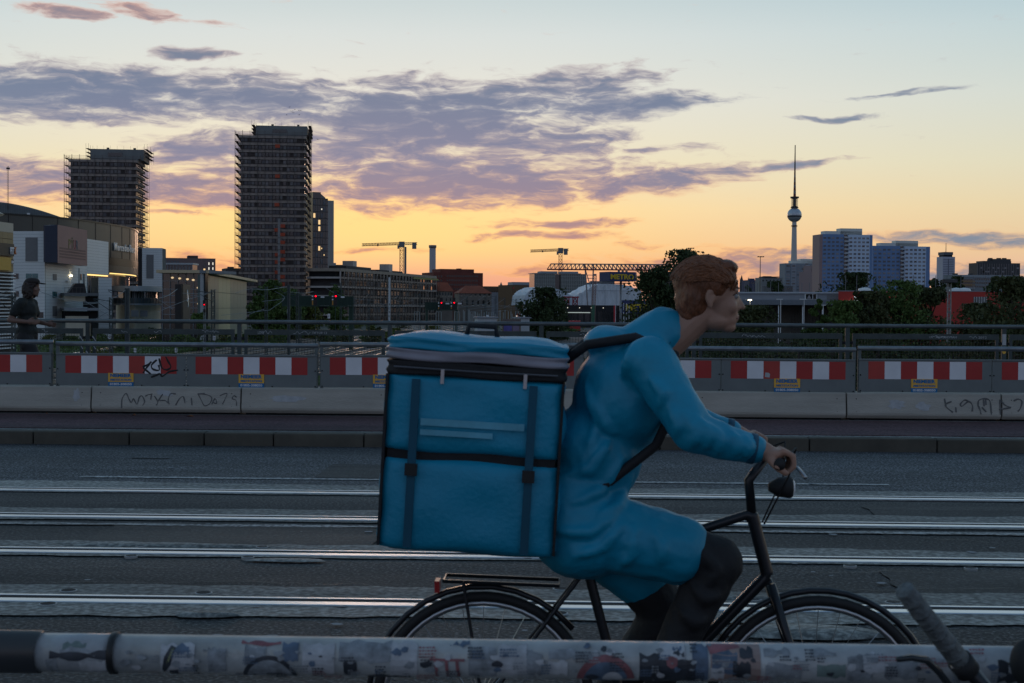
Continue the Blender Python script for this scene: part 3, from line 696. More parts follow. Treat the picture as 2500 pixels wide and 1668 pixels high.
sticker([(420, 1575), (432, 1580), (420, 1620), (402, 1640), (398, 1632), (405, 1600)], 'dark'); sticker([(423, 1580), (428, 1582), (416, 1612), (409, 1618)], 'yellow')
sticker(arc(658, 1662, 68, 58, 8, 172), 'dark'); sticker(arc(658, 1662, 44, 38, 12, 168), 'dark'); sticker(arc(658, 1662, 57, 45, 10, 170), 'grey')
sticker([(1725, 1572), (1800, 1570), (1808, 1584), (1732, 1597)], 'red')
sticker(arc(1478, 1665, 72, 56, 8, 172), 'red'); sticker(arc(1478, 1665, 55, 4, 10, 170), 'blue'); sticker(arc(1495, 1662, 26, 4, 10, 170), 'pale')
for dx in (0, 26, 52): sticker([(1060 + dx, 1605), (1068 + dx, 1605), (1072 + dx, 1652), (1064 + dx, 1652)], 'red')
sticker([(1050, 1604), (1135, 1606), (1135, 1612), (1050, 1610)], 'red')
sticker([(1624, 1604), (1640, 1600), (1654, 1606), (1652, 1622), (1640, 1630), (1628, 1622)], 'red')
sticker([(1608, 1640), (1640, 1628), (1672, 1642), (1676, 1662), (1604, 1662)], 'dark')
pl_ = {}
for k in range(60):                                 # lines of faded print
    x = rnS.uniform(300, 2420); y = rnS.uniform(1578, 1650); wl = rnS.uniform(12, 46); mt = rnS.choice(['dark', 'grey', 'dark', 'red', 'blue']); mb = pl_.setdefault(mt, MB())
    for q in range(rnS.randint(2, 4)):
        xx = x
        while xx < x + wl:
            lw = rnS.uniform(2, 7); vs = []
            for px, py in [(xx, y + q * 6), (xx + lw, y + q * 6 + rnS.uniform(-.6, .6)), (xx + lw, y + q * 6 + 3), (xx, y + q * 6 + 3.2)]:
                p = onY(px, py, PY - PR_ * .7); a_ = math.asin(max(-.97, min(.97, (p.z - PZ) / PR_))); rr = PR_ + .0046; vs.append((p.x, -rr * math.cos(a_), PZ + rr * math.sin(a_)))
            mb.quad(*vs); xx += lw + 2.2
for mt, mb in pl_.items(): mb.build('faded_print', paper[mt], pr, kind='stuff')
for k in range(90):
    x = rnS.uniform(300, 2450); y = rnS.uniform(1575, 1650); s_ = rnS.uniform(4, 16)
    sticker([(x + s_ * rnS.uniform(.5, 1.3) * math.cos(t), y + s_ * .6 * rnS.uniform(.5, 1.2) * math.sin(t)) for t in [2 * math.pi * q / 7 for q in range(7)]], rnS.choice(['grey', 'grey', 'dark', 'pale', 'blue', 'pale', 'grey']), 'sticker_scrap')

# ================================================================ railway land below the bridge
GZ = -6.5
grass = M('railway_grass', (0.05, 0.085, 0.022), 0.95, var=0.55, scale=0.12)
ballast = M('ballast', (0.085, 0.075, 0.07), 0.95, var=0.3, scale=0.8)
struct('ground', MB().add([(-9000, 21.0, GZ), (9000, 21.0, GZ), (9000, 12000, GZ), (-9000, 12000, GZ)], [(0, 1, 2, 3)]), M('city_ground', (0.045, 0.048, 0.035), 0.95, var=0.5, scale=0.02))
struct('rail_yard', MB().add([(-63, 22, GZ + .05), (-2, 22, GZ + .05), (20, 620, GZ + .05), (-66, 620, GZ + .05)], [(0, 1, 2, 3)]), ballast)
railm = M('railway_rail', (0.55, 0.54, 0.53), 0.3, 0.9, var=0.1)
railr = M('rusty_rail_side', (0.10, 0.06, 0.04), 0.8, var=0.2)
def curvex(x, y): return x + (0.00011 * max(0, y - 250) ** 2 if x > -30 else 0.00003 * max(0, y - 300) ** 2)
tx = [-60, -55.5, -51, -46.5, -42, -37.5, -33, -28.5, -22, -17.5, -11, -6.5]
TL = ['leftmost railway track beside the green verge', 'second railway track from the left verge', 'third railway track from the left verge', 'fourth railway track from the left verge', 'fifth railway track from the left verge', 'sixth railway track from the left verge',
      'seventh railway track from the left verge', 'eighth railway track from the left verge', 'ninth railway track, near the curve', 'tenth railway track, in the curve', 'eleventh railway track, in the curve', 'rightmost railway track in the curve']
for i, x in enumerate(tx):
    t_ = thing('railway_track', TL[i], 'track', (0, 0, GZ), group='railway tracks below the bridge')
    for k in (-0.72, 0.72):
        pts = [(curvex(x, y) + k, y, 0.27) for y in (30, 80, 150, 220, 290, 340, 390, 440, 500, 570, 640)]
        mb = MB()
        for a, b in zip(pts, pts[1:]):
            mb.add([(a[0] - .05, a[1], .1), (a[0] + .05, a[1], .1), (b[0] + .05, b[1], .1), (b[0] - .05, b[1], .1), (a[0] - .05, a[1], .3), (a[0] + .05, a[1], .3), (b[0] + .05, b[1], .3), (b[0] - .05, b[1], .3)],
                   [(4, 5, 6, 7), (0, 1, 5, 4), (1, 2, 6, 5), (3, 0, 4, 7), (2, 3, 7, 6)])
        mb.build('rail', railm, t_)
    mb = MB()
    for y in range(130, 330, 2): mb.box(x - 1.2, x + 1.2, y * 1.0, y + 0.28, 0.0, 0.12)
    mb.build('sleepers', M('sleeper', (0.09, 0.085, 0.08), 0.9, var=0.2), t_, kind='stuff')
# verges and shrubs
struct('green_verge', MB().add([(-140, 22, GZ + .09), (-63.5, 22, GZ + .09), (-66, 420, GZ + .09), (-160, 420, GZ + .09)], [(0, 1, 2, 3)]), grass)
struct('middle_verge', MB().add([(-26.6, 60, GZ + .10), (-24.0, 60, GZ + .10), (-24, 260, GZ + .10), (-26.6, 260, GZ + .10)], [(0, 1, 2, 3)]), grass)
t_ = thing('railway_track', 'lone railway track curving away through the green verge', 'track', (0, 0, GZ), group='railway tracks below the bridge')
LT = [(-70, 120), (-72, 180), (-77, 230), (-86, 290), (-97, 340), (-111, 393), (-126, 440)]
for k in (-.72, .72): MB().tube([(x + k, y, .3) for x, y in LT], .08, 4).build('rail', railm, t_)
MB().add([(x + q, y, .12) for x, y in LT for q in (-2, 2)], [(2 * i, 2 * i + 1, 2 * i + 3, 2 * i + 2) for i in range(len(LT) - 1)]).build('ballast_bed', ballast, t_)
struct('right_embankment', MB().add([(16, 24, -5.5), (400, 24, -5.5), (600, 400, -5.5), (60, 400, -5.5), (6, 24, GZ), (40, 400, GZ)], [(0, 1, 2, 3), (4, 0, 3, 5)]), M('dark_scrub_ground', (0.022, 0.026, 0.014), .95, var=.5, scale=.3))

# ---------------------------------------------------------------- foliage
def leafmat(name, c, tr=0.25):
    ma = bpy.data.materials.new(name); ma.use_nodes = True; n = ma.node_tree.nodes; l = ma.node_tree.links; b = n['Principled BSDF']
    gi = n.new('ShaderNodeNewGeometry'); tcn = n.new('ShaderNodeTexCoord'); nz = n.new('ShaderNodeTexNoise'); nz.inputs['Scale'].default_value = 0.5; nz.inputs['Detail'].default_value = 3
    l.new(tcn.outputs['Object'], nz.inputs['Vector'])
    ad_ = n.new('ShaderNodeMath'); ad_.operation = 'ADD'; l.new(gi.outputs['Random Per Island'], ad_.inputs[0]); l.new(nz.outputs['Fac'], ad_.inputs[1])
    cr = n.new('ShaderNodeValToRGB'); l.new(ad_.outputs[0], cr.inputs[0])
    cr.color_ramp.elements[0].position = 0.3; cr.color_ramp.elements[0].color = (c[0] * .6, c[1] * .6, c[2] * .6, 1)
    cr.color_ramp.elements[1].position = 1.3 if False else 1.0; cr.color_ramp.elements[1].color = (c[0] * 1.5, c[1] * 1.4, c[2] * 1.2, 1)
    l.new(cr.outputs[0], b.inputs['Base Color']); b.inputs['Roughness'].default_value = 0.7; b.inputs['Specular IOR Level'].default_value = 0.25
    return ma
LG = leafmat('leaf_green', (0.055, 0.095, 0.026)); LD = leafmat('leaf_dark', (0.028, 0.045, 0.018)); LY = leafmat('leaf_yellow_green', (0.075, 0.09, 0.022)); LB = leafmat('leaf_olive', (0.04, 0.05, 0.02))
bark = M('bark', (0.045, 0.036, 0.028), 0.95, var=0.3, scale=6, bump=0.4)
def tree(name, px, ybase, ytop, hw, d, label, mat=LG, seed=1, leaf=0.35, n=2600, shape='round', group=None, zb=None, lean=0.0, cat='tree', low=0.12):
    """tree or shrub: px centre, top pixel and half width in pixels seen at d metres"""
    rn = random.Random(seed); z0 = GZ if zb is None else zb
    base = W(px, hor(px), d); base.z = z0
    H = W(px, ytop, d).z - z0; Rw = hw * d / F
    t_ = thing(name, label, cat, base, group=group)
    # limbs
    tr = MB(); cent = []
    trunk_top = H * (0.55 if shape != 'cone' else 0.9)
    tr.tube([(0, 0, -0.3), (0.02 * H, 0, H * .25), (lean * Rw * .5, 0, trunk_top)], [0.028 * H + .05, 0.02 * H + .03, 0.008 * H + .02], 7)
    nl = max(9, int(26 if Rw > 2 else 12)); limbs = []
    for k in range(nl):
        if shape == 'cone':
            hz_ = H * (low + (0.97 - low) * (k + .5) / nl); rr = Rw * (1.02 - hz_ / H) * 1.1 + Rw * .12
        elif shape == 'tall':
            hz_ = H * rn.uniform(low + .08, .95); rr = Rw * (0.55 + .45 * math.sin(math.pi * min(1, (hz_ / H - low) / (1 - low) * 0.9 + .08)))
        else:
            q = rn.uniform(low, 0.98); hz_ = H * q
            qq = (q - low) / (1 - low); rr = Rw * math.sqrt(max(0.02, 1 - (2 * qq - 0.85) ** 2 / 1.45))
        an = k * 2.4 + rn.uniform(-.4, .4); rad = rr * rn.uniform(0.45, 0.78)
        e = Vector((lean * Rw * hz_ / H + rad * math.cos(an), rad * math.sin(an), hz_)); limbs.append((e, rr))
        st = Vector((0, 0, min(trunk_top * .95, max(H * .08, hz_ * .6))))
        tr.tube([st, (st + e) * .5 + Vector((0, 0, .03 * H)), e], [0.010 * H + .02, 0.007 * H + .012, 0.003 * H + .006], 5)
    tr.build('trunk', bark, t_)
    # clusters, then leaves spread through each cluster
    cl = []
    for e, rr in limbs:
        for q in range(6):
            s = rr * rn.uniform(0.16, 0.38)
            cl.append((e + Vector((rn.gauss(0, .30) * rr, rn.gauss(0, .30) * rr, rn.gauss(0, .20) * rr)), s))
    vs = []; fs = []; n = int(n * 1.5); leaf *= 1.35
    for k in range(n):
        c, s = cl[rn.randrange(len(cl))]
        v = Vector((rn.gauss(0, 1), rn.gauss(0, 1), rn.gauss(0, .85))); v.normalize(); v *= s * rn.uniform(0.35, 1.0) ** 0.5 * 1.35
        p = c + v
        if p.z < 0.03 * H: p.z = 0.03 * H + rn.random() * .1
        if p.z > H: p.z = H - rn.random() * .1 * H
        a = Vector((rn.gauss(0, 1), rn.gauss(0, 1), rn.gauss(0, .6))).normalized(); b = a.orthogonal().normalized(); b.rotate(Matrix.Rotation(rn.uniform(0, 6.28), 3, a))
        L_ = leaf * rn.uniform(.6, 1.3); c2 = a.cross(b)
        o = len(vs); vs += [p - b * L_ * .5, p + c2 * L_ * .3, p + b * L_ * .5, p - c2 * L_ * .3]; fs.append((o, o + 1, o + 2, o + 3))
    MB().add(vs, fs).build('crown', mat, t_)
    return t_

# ---------------------------------------------------------------- building materials
dglass = M('dark_glass', (0.012, 0.016, 0.02), 0.12, 0.0, var=0.3, scale=0.4, spec=0.8)
bglass = M('blueish_glass', (0.05, 0.075, 0.085), 0.12, 0.2, var=0.3, scale=0.3, spec=0.8)
tglass = M('teal_glass', (0.04, 0.14, 0.15), 0.2, 0, var=0.3, scale=0.6, spec=0.8)
litw = M('lit_window', (0.6, 0.4, 0.2), 0.5, var=0, emit=(1.0, 0.66, 0.30), est=0.9)
litc = M('lit_window_pale', (0.6, 0.6, 0.55), 0.5, var=0, emit=(1.0, 0.92, 0.75), est=0.9)
curt = M('curtained_window', (0.13, 0.13, 0.15), 0.6, var=0.3, scale=0.5)
curtl = M('bright_curtained_window', (0.26, 0.245, 0.26), 0.6, var=0.2, scale=0.5)
warmlamp = M('warm_strip_light', (0.6, 0.4, 0.2), 0.5, var=0, emit=(1.0, 0.66, 0.22), est=1.6)
lampm = M('lamp_glow', (1, 0.9, 0.7), 0.5, var=0, emit=(1.0, 0.84, 0.52), est=9.0)
redlamp = M('red_signal_light', (1, 0.0, 0.01), 0.5, var=0, emit=(1.0, 0.0, 0.012), est=4.0)
rawc = M('raw_concrete', (0.46, 0.41, 0.375), 0.9, var=0.25, scale=0.3, streak=(1, 1, .3))
rawd = M('dark_raw_wall', (0.055, 0.05, 0.05), 0.9, var=0.3, scale=0.3)
scaf = M('scaffold_steel', (0.10, 0.09, 0.085), 0.6, 0.3, var=0)
scafr = M('scaffold_boards', (0.13, 0.085, 0.07), 0.9, var=0.2, scale=0.5)
orangen = M('orange_net', (0.42, 0.07, 0.03), 0.8, var=0.2)
clad_w = M('white_cladding', (0.68, 0.70, 0.70), 0.5, var=0.08, scale=0.15)
clad_d = M('dark_drum_metal', (0.045, 0.046, 0.046), 0.42, 0.0, spec=0.5, var=0.15, scale=0.2, streak=(1, 1, .2))
clad_b = M('black_band', (0.02, 0.022, 0.025), 0.4, 0.6, var=0.1)
greyr = M('grey_roof', (0.16, 0.19, 0.20), 0.6, 0.2, var=0.15, scale=0.3)
navy = M('navy_panel', (0.012, 0.022, 0.05), 0.45, var=0.1)
pink = M('billboard_mauve', (0.27, 0.145, 0.14), 0.6, var=0.05, scale=0.3)
tan = M('tan_cladding', (0.36, 0.26, 0.13), 0.7, var=0.12, scale=0.4)
cream = M('cream_wall', (0.58, 0.53, 0.42), 0.7, var=0.1, scale=0.3)
brick = M('dark_red_brick', (0.15, 0.04, 0.03), 0.85, var=0.18, scale=0.3)
brick2 = M('brown_brick', (0.12, 0.075, 0.05), 0.9, var=0.2, scale=0.3)
rooft = M('red_roof_tiles', (0.26, 0.065, 0.03), 0.85, var=0.2, scale=0.4)
blueh = M('slate_blue_render', (0.16, 0.26, 0.46), 0.7, var=0.06, scale=0.15)
bluel = M('pale_blue_render', (0.52, 0.62, 0.76), 0.7, var=0.06, scale=0.15)
tarp = M('white_tarpaulin', (0.62, 0.66, 0.70), 0.55, var=0.14, scale=0.22, bump=1.0, bscale=0.35)
redw = M('red_hall_cladding', (0.42, 0.028, 0.018), 0.55, var=0.08, scale=0.2)
sheet = M('grey_sheet_wall', (0.25, 0.27, 0.30), 0.6, 0.1, var=0.08, scale=0.3)
cranep = M('crane_orange_red', (0.36, 0.12, 0.05), 0.6, var=0.1)
craneg = M('crane_grey', (0.16, 0.17, 0.18), 0.6, var=0.1)
metro_b = M('board_blue', (0.005, 0.022, 0.11), 0.45, var=0.05)
metro_y = M('letter_yellow', (0.60, 0.42, 0.01), 0.5, var=0.05)
seamd = M('seam_dark', (0.10, 0.11, 0.115), 0.9, var=0)

def bld(name, label, x0, d0, x1, d1, ytop, dep, mat=None, cat='building', group=None, zb=GZ, wall='wall', xr=None):
    """a block whose front runs from pixel x0 to x1; returns the thing, its width and height"""
    o, an, w, h = frame(x0, d0, x1, d1, ytop, zb)
    t_ = thing(name, label, cat, o, an, group)
    if mat: MB().box(0, w, 0, dep, 0, h).build(wall, mat, t_)
    return t_, w, h
def wins(t_, cols, rows, cw, ch, mat, y=-0.06, name='window', alt=None, seed=0, limit=300, th=0.1, side=False):
    """a window for each column and row: x and z are lower left corners; side = True puts them on the right-hand wall"""
    rn = random.Random(seed); ms = {}
    groups = {}
    for z in rows:
        for x in cols:
            mt = mat
            if alt:
                r = rn.random(); acc = 0
                for p, a in alt:
                    acc += p
                    if r < acc: mt = a; break
            if mt is None: continue
            groups.setdefault(mt.name, (mt, []))[1].append((x, z))
    tot = 0
    for k, (mt, pl) in groups.items():
        me = (MB().box(0, cw, 0, th, 0, ch) if not side else MB().box(0, th, 0, cw, 0, ch)).mesh(name, mt)
        locs = [((x, y, z) if not side else (y, x, z)) for x, z in pl]
        lim = max(0, min(len(locs), limit - tot)); tot += lim
        pieces(name, me, t_, locs, lim)

# ---------------------------------------------------------------- scaffolded towers
def tower(name, label, x0, xc, x1, d0, d1, ytop, pent, lab_s, seed, nets=(), fl=3.05, bays=17):
    o, an, w, h = frame(x0, d0, xc, d0 + 3, ytop)
    b2 = W(x1, hor(x1), d1); e = Vector((b2.x, b2.y, 0)) - Vector((W(xc, hor(xc), d0 + 3).x, W(xc, hor(xc), d0 + 3).y, 0)); dep = e.length
    t_ = thing(name, label, 'building', o, an)
    MB().box(0.5, w - 0.6, 0.6, dep - .5, 0, h - 0.6).build('core', rawd, t_)
    nf = int(h / fl); zs = [h - fl * k for k in range(nf + 1)]
    # rounded parapet band round every storey
    def ring(z0, z1, out, r=1.3):
        P = [(-out, dep + out), (-out, -out + .05)]
        P += [(w + out - r + r * math.sin(a), -out + r - r * math.cos(a)) for a in [R(q) for q in (0, 22, 45, 67, 90)]]
        P += [(w + out, dep + out)]
        return MB().prism(P, 'z', z0, z1)
    me = ring(0, 1.05, 0.25).mesh('floor_band', rawc)
    for z in zs: ob('floor_band', me, t_, (0, 0, z - 1.05))
    rows = [z - fl + 0.12 for z in zs[:-1]]
    wins(t_, [0.6 + (w - 2.6) * k / bays for k in range(bays)], rows, (w - 2.6) / bays * .8, fl - 1.35, dglass, y=0.42, alt=[(.42, dglass), (.26, curt), (.14, curtl), (.1, bglass), (.08, None)], seed=seed)
    wins(t_, [1 + (dep - 3) * k / 8 for k in range(8)], rows, (dep - 3) / 8 * .7, fl - 1.35, dglass, y=w - 0.55, alt=[(.6, dglass), (.25, curt), (.15, bglass)], seed=seed + 1, side=True, limit=100, th=.1)
    # penthouse
    pa, pb, ph = pent; sx = d0 / F
    xa = (pa - x0) * sx; xb = (pb - x0) * sx; hh = (ytop - ph) * sx
    MB().box(xa, xb, 2.5, dep - 2.5, h, h + hh).build('penthouse', M('penthouse_sheet', (0.17, 0.18, 0.18), .7, var=.15, scale=.3), t_)
    MB().box(xa + (xb - xa) * .33, xa + (xb - xa) * .6, 2.35, 2.5, h + hh * .35, h + hh * .68).build('louvre', dglass, t_)
    for q in (.3, .8): MB().box(xa + (xb - xa) * q, xa + (xb - xa) * q + 1, 3, 4, h + hh, h + hh + .7).build('roof_hood', rawd, t_)
    # scaffold: a thing of its own standing round the tower
    s_ = thing('scaffolding', lab_s, 'scaffolding', o, an)
    A = 0.6; B = 1.75
    me = MB().box(-B, w + B, -B, -A, 0, .09).box(-B, -A, -A, dep + B, 0, .09).box(w + A, w + B, -A, dep + B, 0, .09).mesh('deck', scafr)
    lifts = [h + 0.2 - fl / 1.0 * k for k in range(nf + 1)]
    for z in lifts: ob('deck', me, s_, (0, 0, z))
    me = MB()
    for q in (0.55, 1.1):
        me.box(-B - .03, w + B, -B - .03, -B + .03, q, q + .07).box(-B - .03, -B + .03, -B, dep + B, q, q + .07).box(w + B - .03, w + B + .03, -B, dep + B, q, q + .07)
    me = me.mesh('guard_rail', scafr)
    for z in lifts: ob('guard_rail', me, s_, (0, 0, z))
    st = MB().box(-.045, .045, -.045, .045, 0, h + 1.9).mesh('standard', scaf)
    nb = max(6, int(w / 2.6))
    for k in range(nb + 1):
        for y in (-B, -A): ob('standard', st, s_, (-B + (w + 2 * B) * k / nb, y, 0))
    for k in range(1, 6):
        for x in (-B, -A, w + A, w + B): ob('standard', st, s_, (x, -B + (dep + 2 * B) * k / 5, 0))
    # the scaffold climbs round the penthouse too
    me = MB().box(-.04, .04, -.04, .04, 0, hh + 2.2).mesh('standard', scaf)
    for x in (xa - 1.6, xa - .5, xb + .5, xb + 1.6):
        for y in (1.2, dep * .5, dep - 1.5): ob('standard', me, s_, (x, y, h))
    for x in [xa + (xb - xa) * k / 8 for k in range(9)]: MB().box(x - .03, x + .03, 2.6, 2.66, h + hh, h + hh + 1.5).build('edge_post', scaf, s_)
    for k in range(1, 4):
        for q in (xa - 1.7, xb + .4): MB().box(q, q + 1.3, 1, dep - 1.3, h + hh * k / 3, h + hh * k / 3 + .09).build('deck', scafr, s_)
    rn = random.Random(seed + 5)
    for k in range(10):
        x = rn.uniform(0, w - 3); z = rn.choice(lifts[:-2])
        MB().tube([(x, -B, z - fl), (x + 2.4, -B, z)], .04, 4).build('brace', scaf, s_)
    for (nx, ny) in nets:
        p = ((nx - x0) * sx, zat(ny, nx, d0))
        MB().box(p[0] - 1.0, p[0] + 1.0, -B - .1, -B - .04, p[1] - .75, p[1] + .75).build('orange_net', orangen, s_)
    return t_, s_, w, dep, h
tower('scaffolded_tower', 'lower broad scaffolded tower behind the arena', 169, 334, 373, 600, 625, 389, (217, 345, 362), 'scaffolding wrapped round the lower left tower', 3)
# stairs beside the tall one
tower('scaffolded_tower', 'tall narrow scaffolded high-rise, tallest block in view', 584, 745, 767, 600, 628, 331, (622, 747, 305), 'scaffolding wrapped round the tall high-rise', 11,
      nets=[(676, 358), (676, 431), (675, 500), (675, 562), (689, 552), (689, 573), (689, 592), (676, 622), (689, 615), (676, 640), (689, 634), (676, 665), (689, 676), (676, 686), (689, 694)])
hst = thing('hoist_mast', 'slim construction hoist mast on the front of the tall high-rise', 'hoist', W(681, hor(681), 596))
hst.location.z = GZ
MB().box(-.45, .45, -.45, .45, 0, zat(534, 681, 596)).build('mast', M('hoist_pale', (.2, .2, .2), .6), hst)
for k in range(14): MB().box(-.7, .7, -.6, -.46, 3 + k * 2.6, 3.2 + k * 2.6).build('tie', scaf, hst)

# ---------------------------------------------------------------- glazed slab behind the tall tower
t_, w, h = bld('glass_slab_tower', 'slim dark glass office tower with a pale end wall behind the tall scaffold', 762, 690, 800, 694, 484, 12, dglass)
sx = 690 / F
MB().box(w, w + 3.1, 0, 12, 0, zat(490, 800, 694)).build('end_wall', M('pale_end_wall', (0.40, 0.39, 0.37), .7, var=.06), t_)
for k in range(4): MB().box(w + .5 + k * .7, w + .6 + k * .7, -.12, 0, 0, zat(490, 800, 694)).build('fin', M('fin_grey', (.25, .24, .23), .7), t_)
MB().box(.4, 4.6, .5, 10, h, zat(469, 770, 690)).build('roof_house', dglass, t_)
MB().prism([(4.6, h), (4.6, h + 2.4), (7.2, h + .5), (7.2, h)], 'y', 1, 9).build('roof_ramp', bglass, t_)
for k in range(6): MB().box(.2 + k * 1.3, .34 + k * 1.3, -.18, 0, 0, h).build('mullion', M('mullion_grey', (.11, .12, .12), .5), t_)
me = MB().box(0, w, -.1, 0, 0, .35).mesh('floor_line', rawd)
for k in range(16): ob('floor_line', me, t_, (0, 0, h - 3.2 * k - .35))
wins(t_, [.5 + 1.3 * k for k in range(5)], [h - 3.2 * (k + 1) for k in range(15)], 1.0, 2.2, None, y=-.07, alt=[(.05, litw), (.25, curt)], seed=21)
wins(t_, [.7 + 1.3 * k for k in range(5)], [h - 3.2 * (k + 1) + .8 for k in range(15)], .5, .6, None, y=-.12, alt=[(.10, litw), (.03, litc)], seed=29, name='lit_pane')

# ---------------------------------------------------------------- the arena
AR = thing('arena', 'large white and dark clad arena with a curved drum and billboard at the left', 'arena', (0, 0, GZ))
def wall_clad(px0, d0, px1, d1, yt, yb, mat, rowh=0.66, dep=6.0, back=True, name='cladding_row'):
    a, an, w, h = frame(px0, d0, px1, d1, yt); zb_ = zat(yb, px0, d0)
    root = ob('white_block', MB().box(0.02, w - .02, 0.06, dep, zb_, h - .02).mesh('white_block', seamd), AR, (a.x, a.y, 0), an)
    n = max(1, int(round((h - zb_) / rowh))); rh = (h - zb_) / n
    me = MB().box(0, w, 0, .3, .03, rh).mesh(name, mat)
    for k in range(n): ob(name, me, root, (0, 0, zb_ + rh * k))
    return root, w, h
# face A (square to us) and face B (running away to the right)
fa, wa_, ha_ = wall_clad(32, 301, 109, 300, 565, 900, clad_w, dep=.5)
fb, wb_, hb_ = wall_clad(109, 300.2, 213, 331, 565, 900, clad_w, dep=.5)
fc, wc_, hc_ = wall_clad(213.2, 331, 265, 347, 583.5, 668, clad_w, dep=.5)
fp, wp_, hp_ = wall_clad(241, 318, 273, 320, 678, 900, clad_w, dep=4)
fr_, wr_, hr_ = wall_clad(347, 400, 396, 400.6, 605.5, 705, clad_w, dep=8)
MB().box(-1.3, -.05, 1.2, 8, zat(705, 347, 400), hr_ - .1).build('dark_return_wall', clad_b, fr_)
MB().box(1.2, 3.2, -.12, 0, zat(680, 350, 400), zat(622, 350, 400)).build('grey_panel', M('panel_grey', (.17, .17, .175), .6, var=.1), fr_)
def onface(root, px0, d0, px1, d1, xa, xb, ya, yb, mat, name, th=.12, out=.13):
    """a rectangle on a cladding face given by pixels"""
    o, an, w, h = frame(px0, d0, px1, d1, 565); q = []
    s0 = d0 / F
    def u(px):
        # where along the face this pixel falls
        lo, hi = 0.0, 1.0
        A_ = W(px0, hor(px0), d0); B_ = W(px1, hor(px1), d1)
        for _ in range(30):
            mi = (lo + hi) / 2; p = A_.lerp(B_, mi) - CAM
            if 1250 + F * p.dot(RGT) / p.dot(FWD) < px: lo = mi
            else: hi = mi
        return lo
    ua, ub = u(xa), u(xb); dd = d0 + (d1 - d0) * ua
    z0, z1 = zat(yb, xa, dd), zat(ya, xa, dd)
    return MB().box(ua * w, ub * w, -out, -out + th, z0, z1).build(name, mat, root)
FA = (32, 301, 109, 300); FB = (109, 300.2, 213, 331)
pg = M('panel_grey', (.17, .17, .175), .6, var=.1)
onface(fa, *FA, 63, 92, 580, 638, pg, 'grey_panel')
onface(fa, *FA, 33, 45.5, 668, 681, dglass, 'window'); onface(fa, *FA, 64, 77.5, 668, 680.5, tglass, 'window'); onface(fa, *FA, 79.5, 92.5, 668, 680.5, tglass, 'window')
onface(fa, *FA, 34, 46, 711, 724, dglass, 'window'); onface(fa, *FA, 80, 92.5, 711, 724, dglass, 'window'); onface(fa, *FA, 88, 106, 762, 776, dglass, 'window')
onface(fb, *FB, 129, 137.5, 669, 684, pg, 'window'); onface(fb, *FB, 128, 138, 712, 727, tglass, 'window'); onface(fb, *FB, 128, 138, 748, 772, pg, 'door')
onface(fb, *FB, 170.2, 172.8, 671.5, 674.5, lampm, 'wall_lamp', .3, .4); onface(fb, *FB, 159, 166, 685, 686.5, white, 'lamp_bracket', .5, .6); onface(fb, *FB, 196, 199, 669, 683, dglass, 'window'); onface(fb, *FB, 203, 206, 669, 692, pg, 'door')
onface(fb, *FB, 192, 193, 655, 700, pg, 'downpipe')
# billboard
o, an, w, h = frame(126, 299, 199, 321, 549)
bb = ob('billboard', MB().box(0, w, -1.3, 0.2, zat(642, 126, 299), h).mesh('billboard', pink), AR, (o.x, o.y, 0), an)
zb_ = zat(642, 126, 299)
MB().box(-.02, 0.0, -1.28, .2, zb_, h).build('side_panel', navy, bb)
a2 = W(110, hor(110), 304)
sd_ = MB(); p0 = W(126, hor(126), 299); 
MB().add([(-1.35, .9, zb_ + .1), (-.03, -1.25, zb_ + .05), (-.03, -1.25, h - .05), (-1.35, .9, h - .25), (-1.2, 1.3, zb_ + .1), (-.03, .15, zb_ + .05), (-.03, .15, h - .05), (-1.2, 1.3, h - .25)], [(0, 1, 2, 3), (0, 4, 5, 1), (3, 2, 6, 7), (0, 3, 7, 4)]).build('navy_side', navy, bb)
cols_ = [(0.13, 0.12, .01), (.08, .10, .02), (.22, .015, .04), (.05, .09, .13)]
for k, ch in enumerate('PŸUR'):
    lettering(ch, 2.9, M('billboard_letter_' + 'abcd'[k], cols_[k], .6, var=0), bb, (w * .35 + k * w * .085, -1.33, zb_ + (h - zb_) * .42), width=w * .072, depth=.02, bold=.03)
for k in range(5): MB().box(w * (.37 + .065 * k), w * (.37 + .065 * k + .045), -1.34, -1.31, zb_ + (h - zb_) * .32, zb_ + (h - zb_) * .345).build('small_print', M('billboard_small_print', (.12, .06, .065), .6, var=0), bb)
for k in range(4): MB().box(w * .06, w * .94, -1.34, -1.31, zb_ + 1.2 + k * .62, zb_ + 1.55 + k * .62).build('printed_line', M('billboard_line', (.135, .065, .066), .6, var=0), bb)
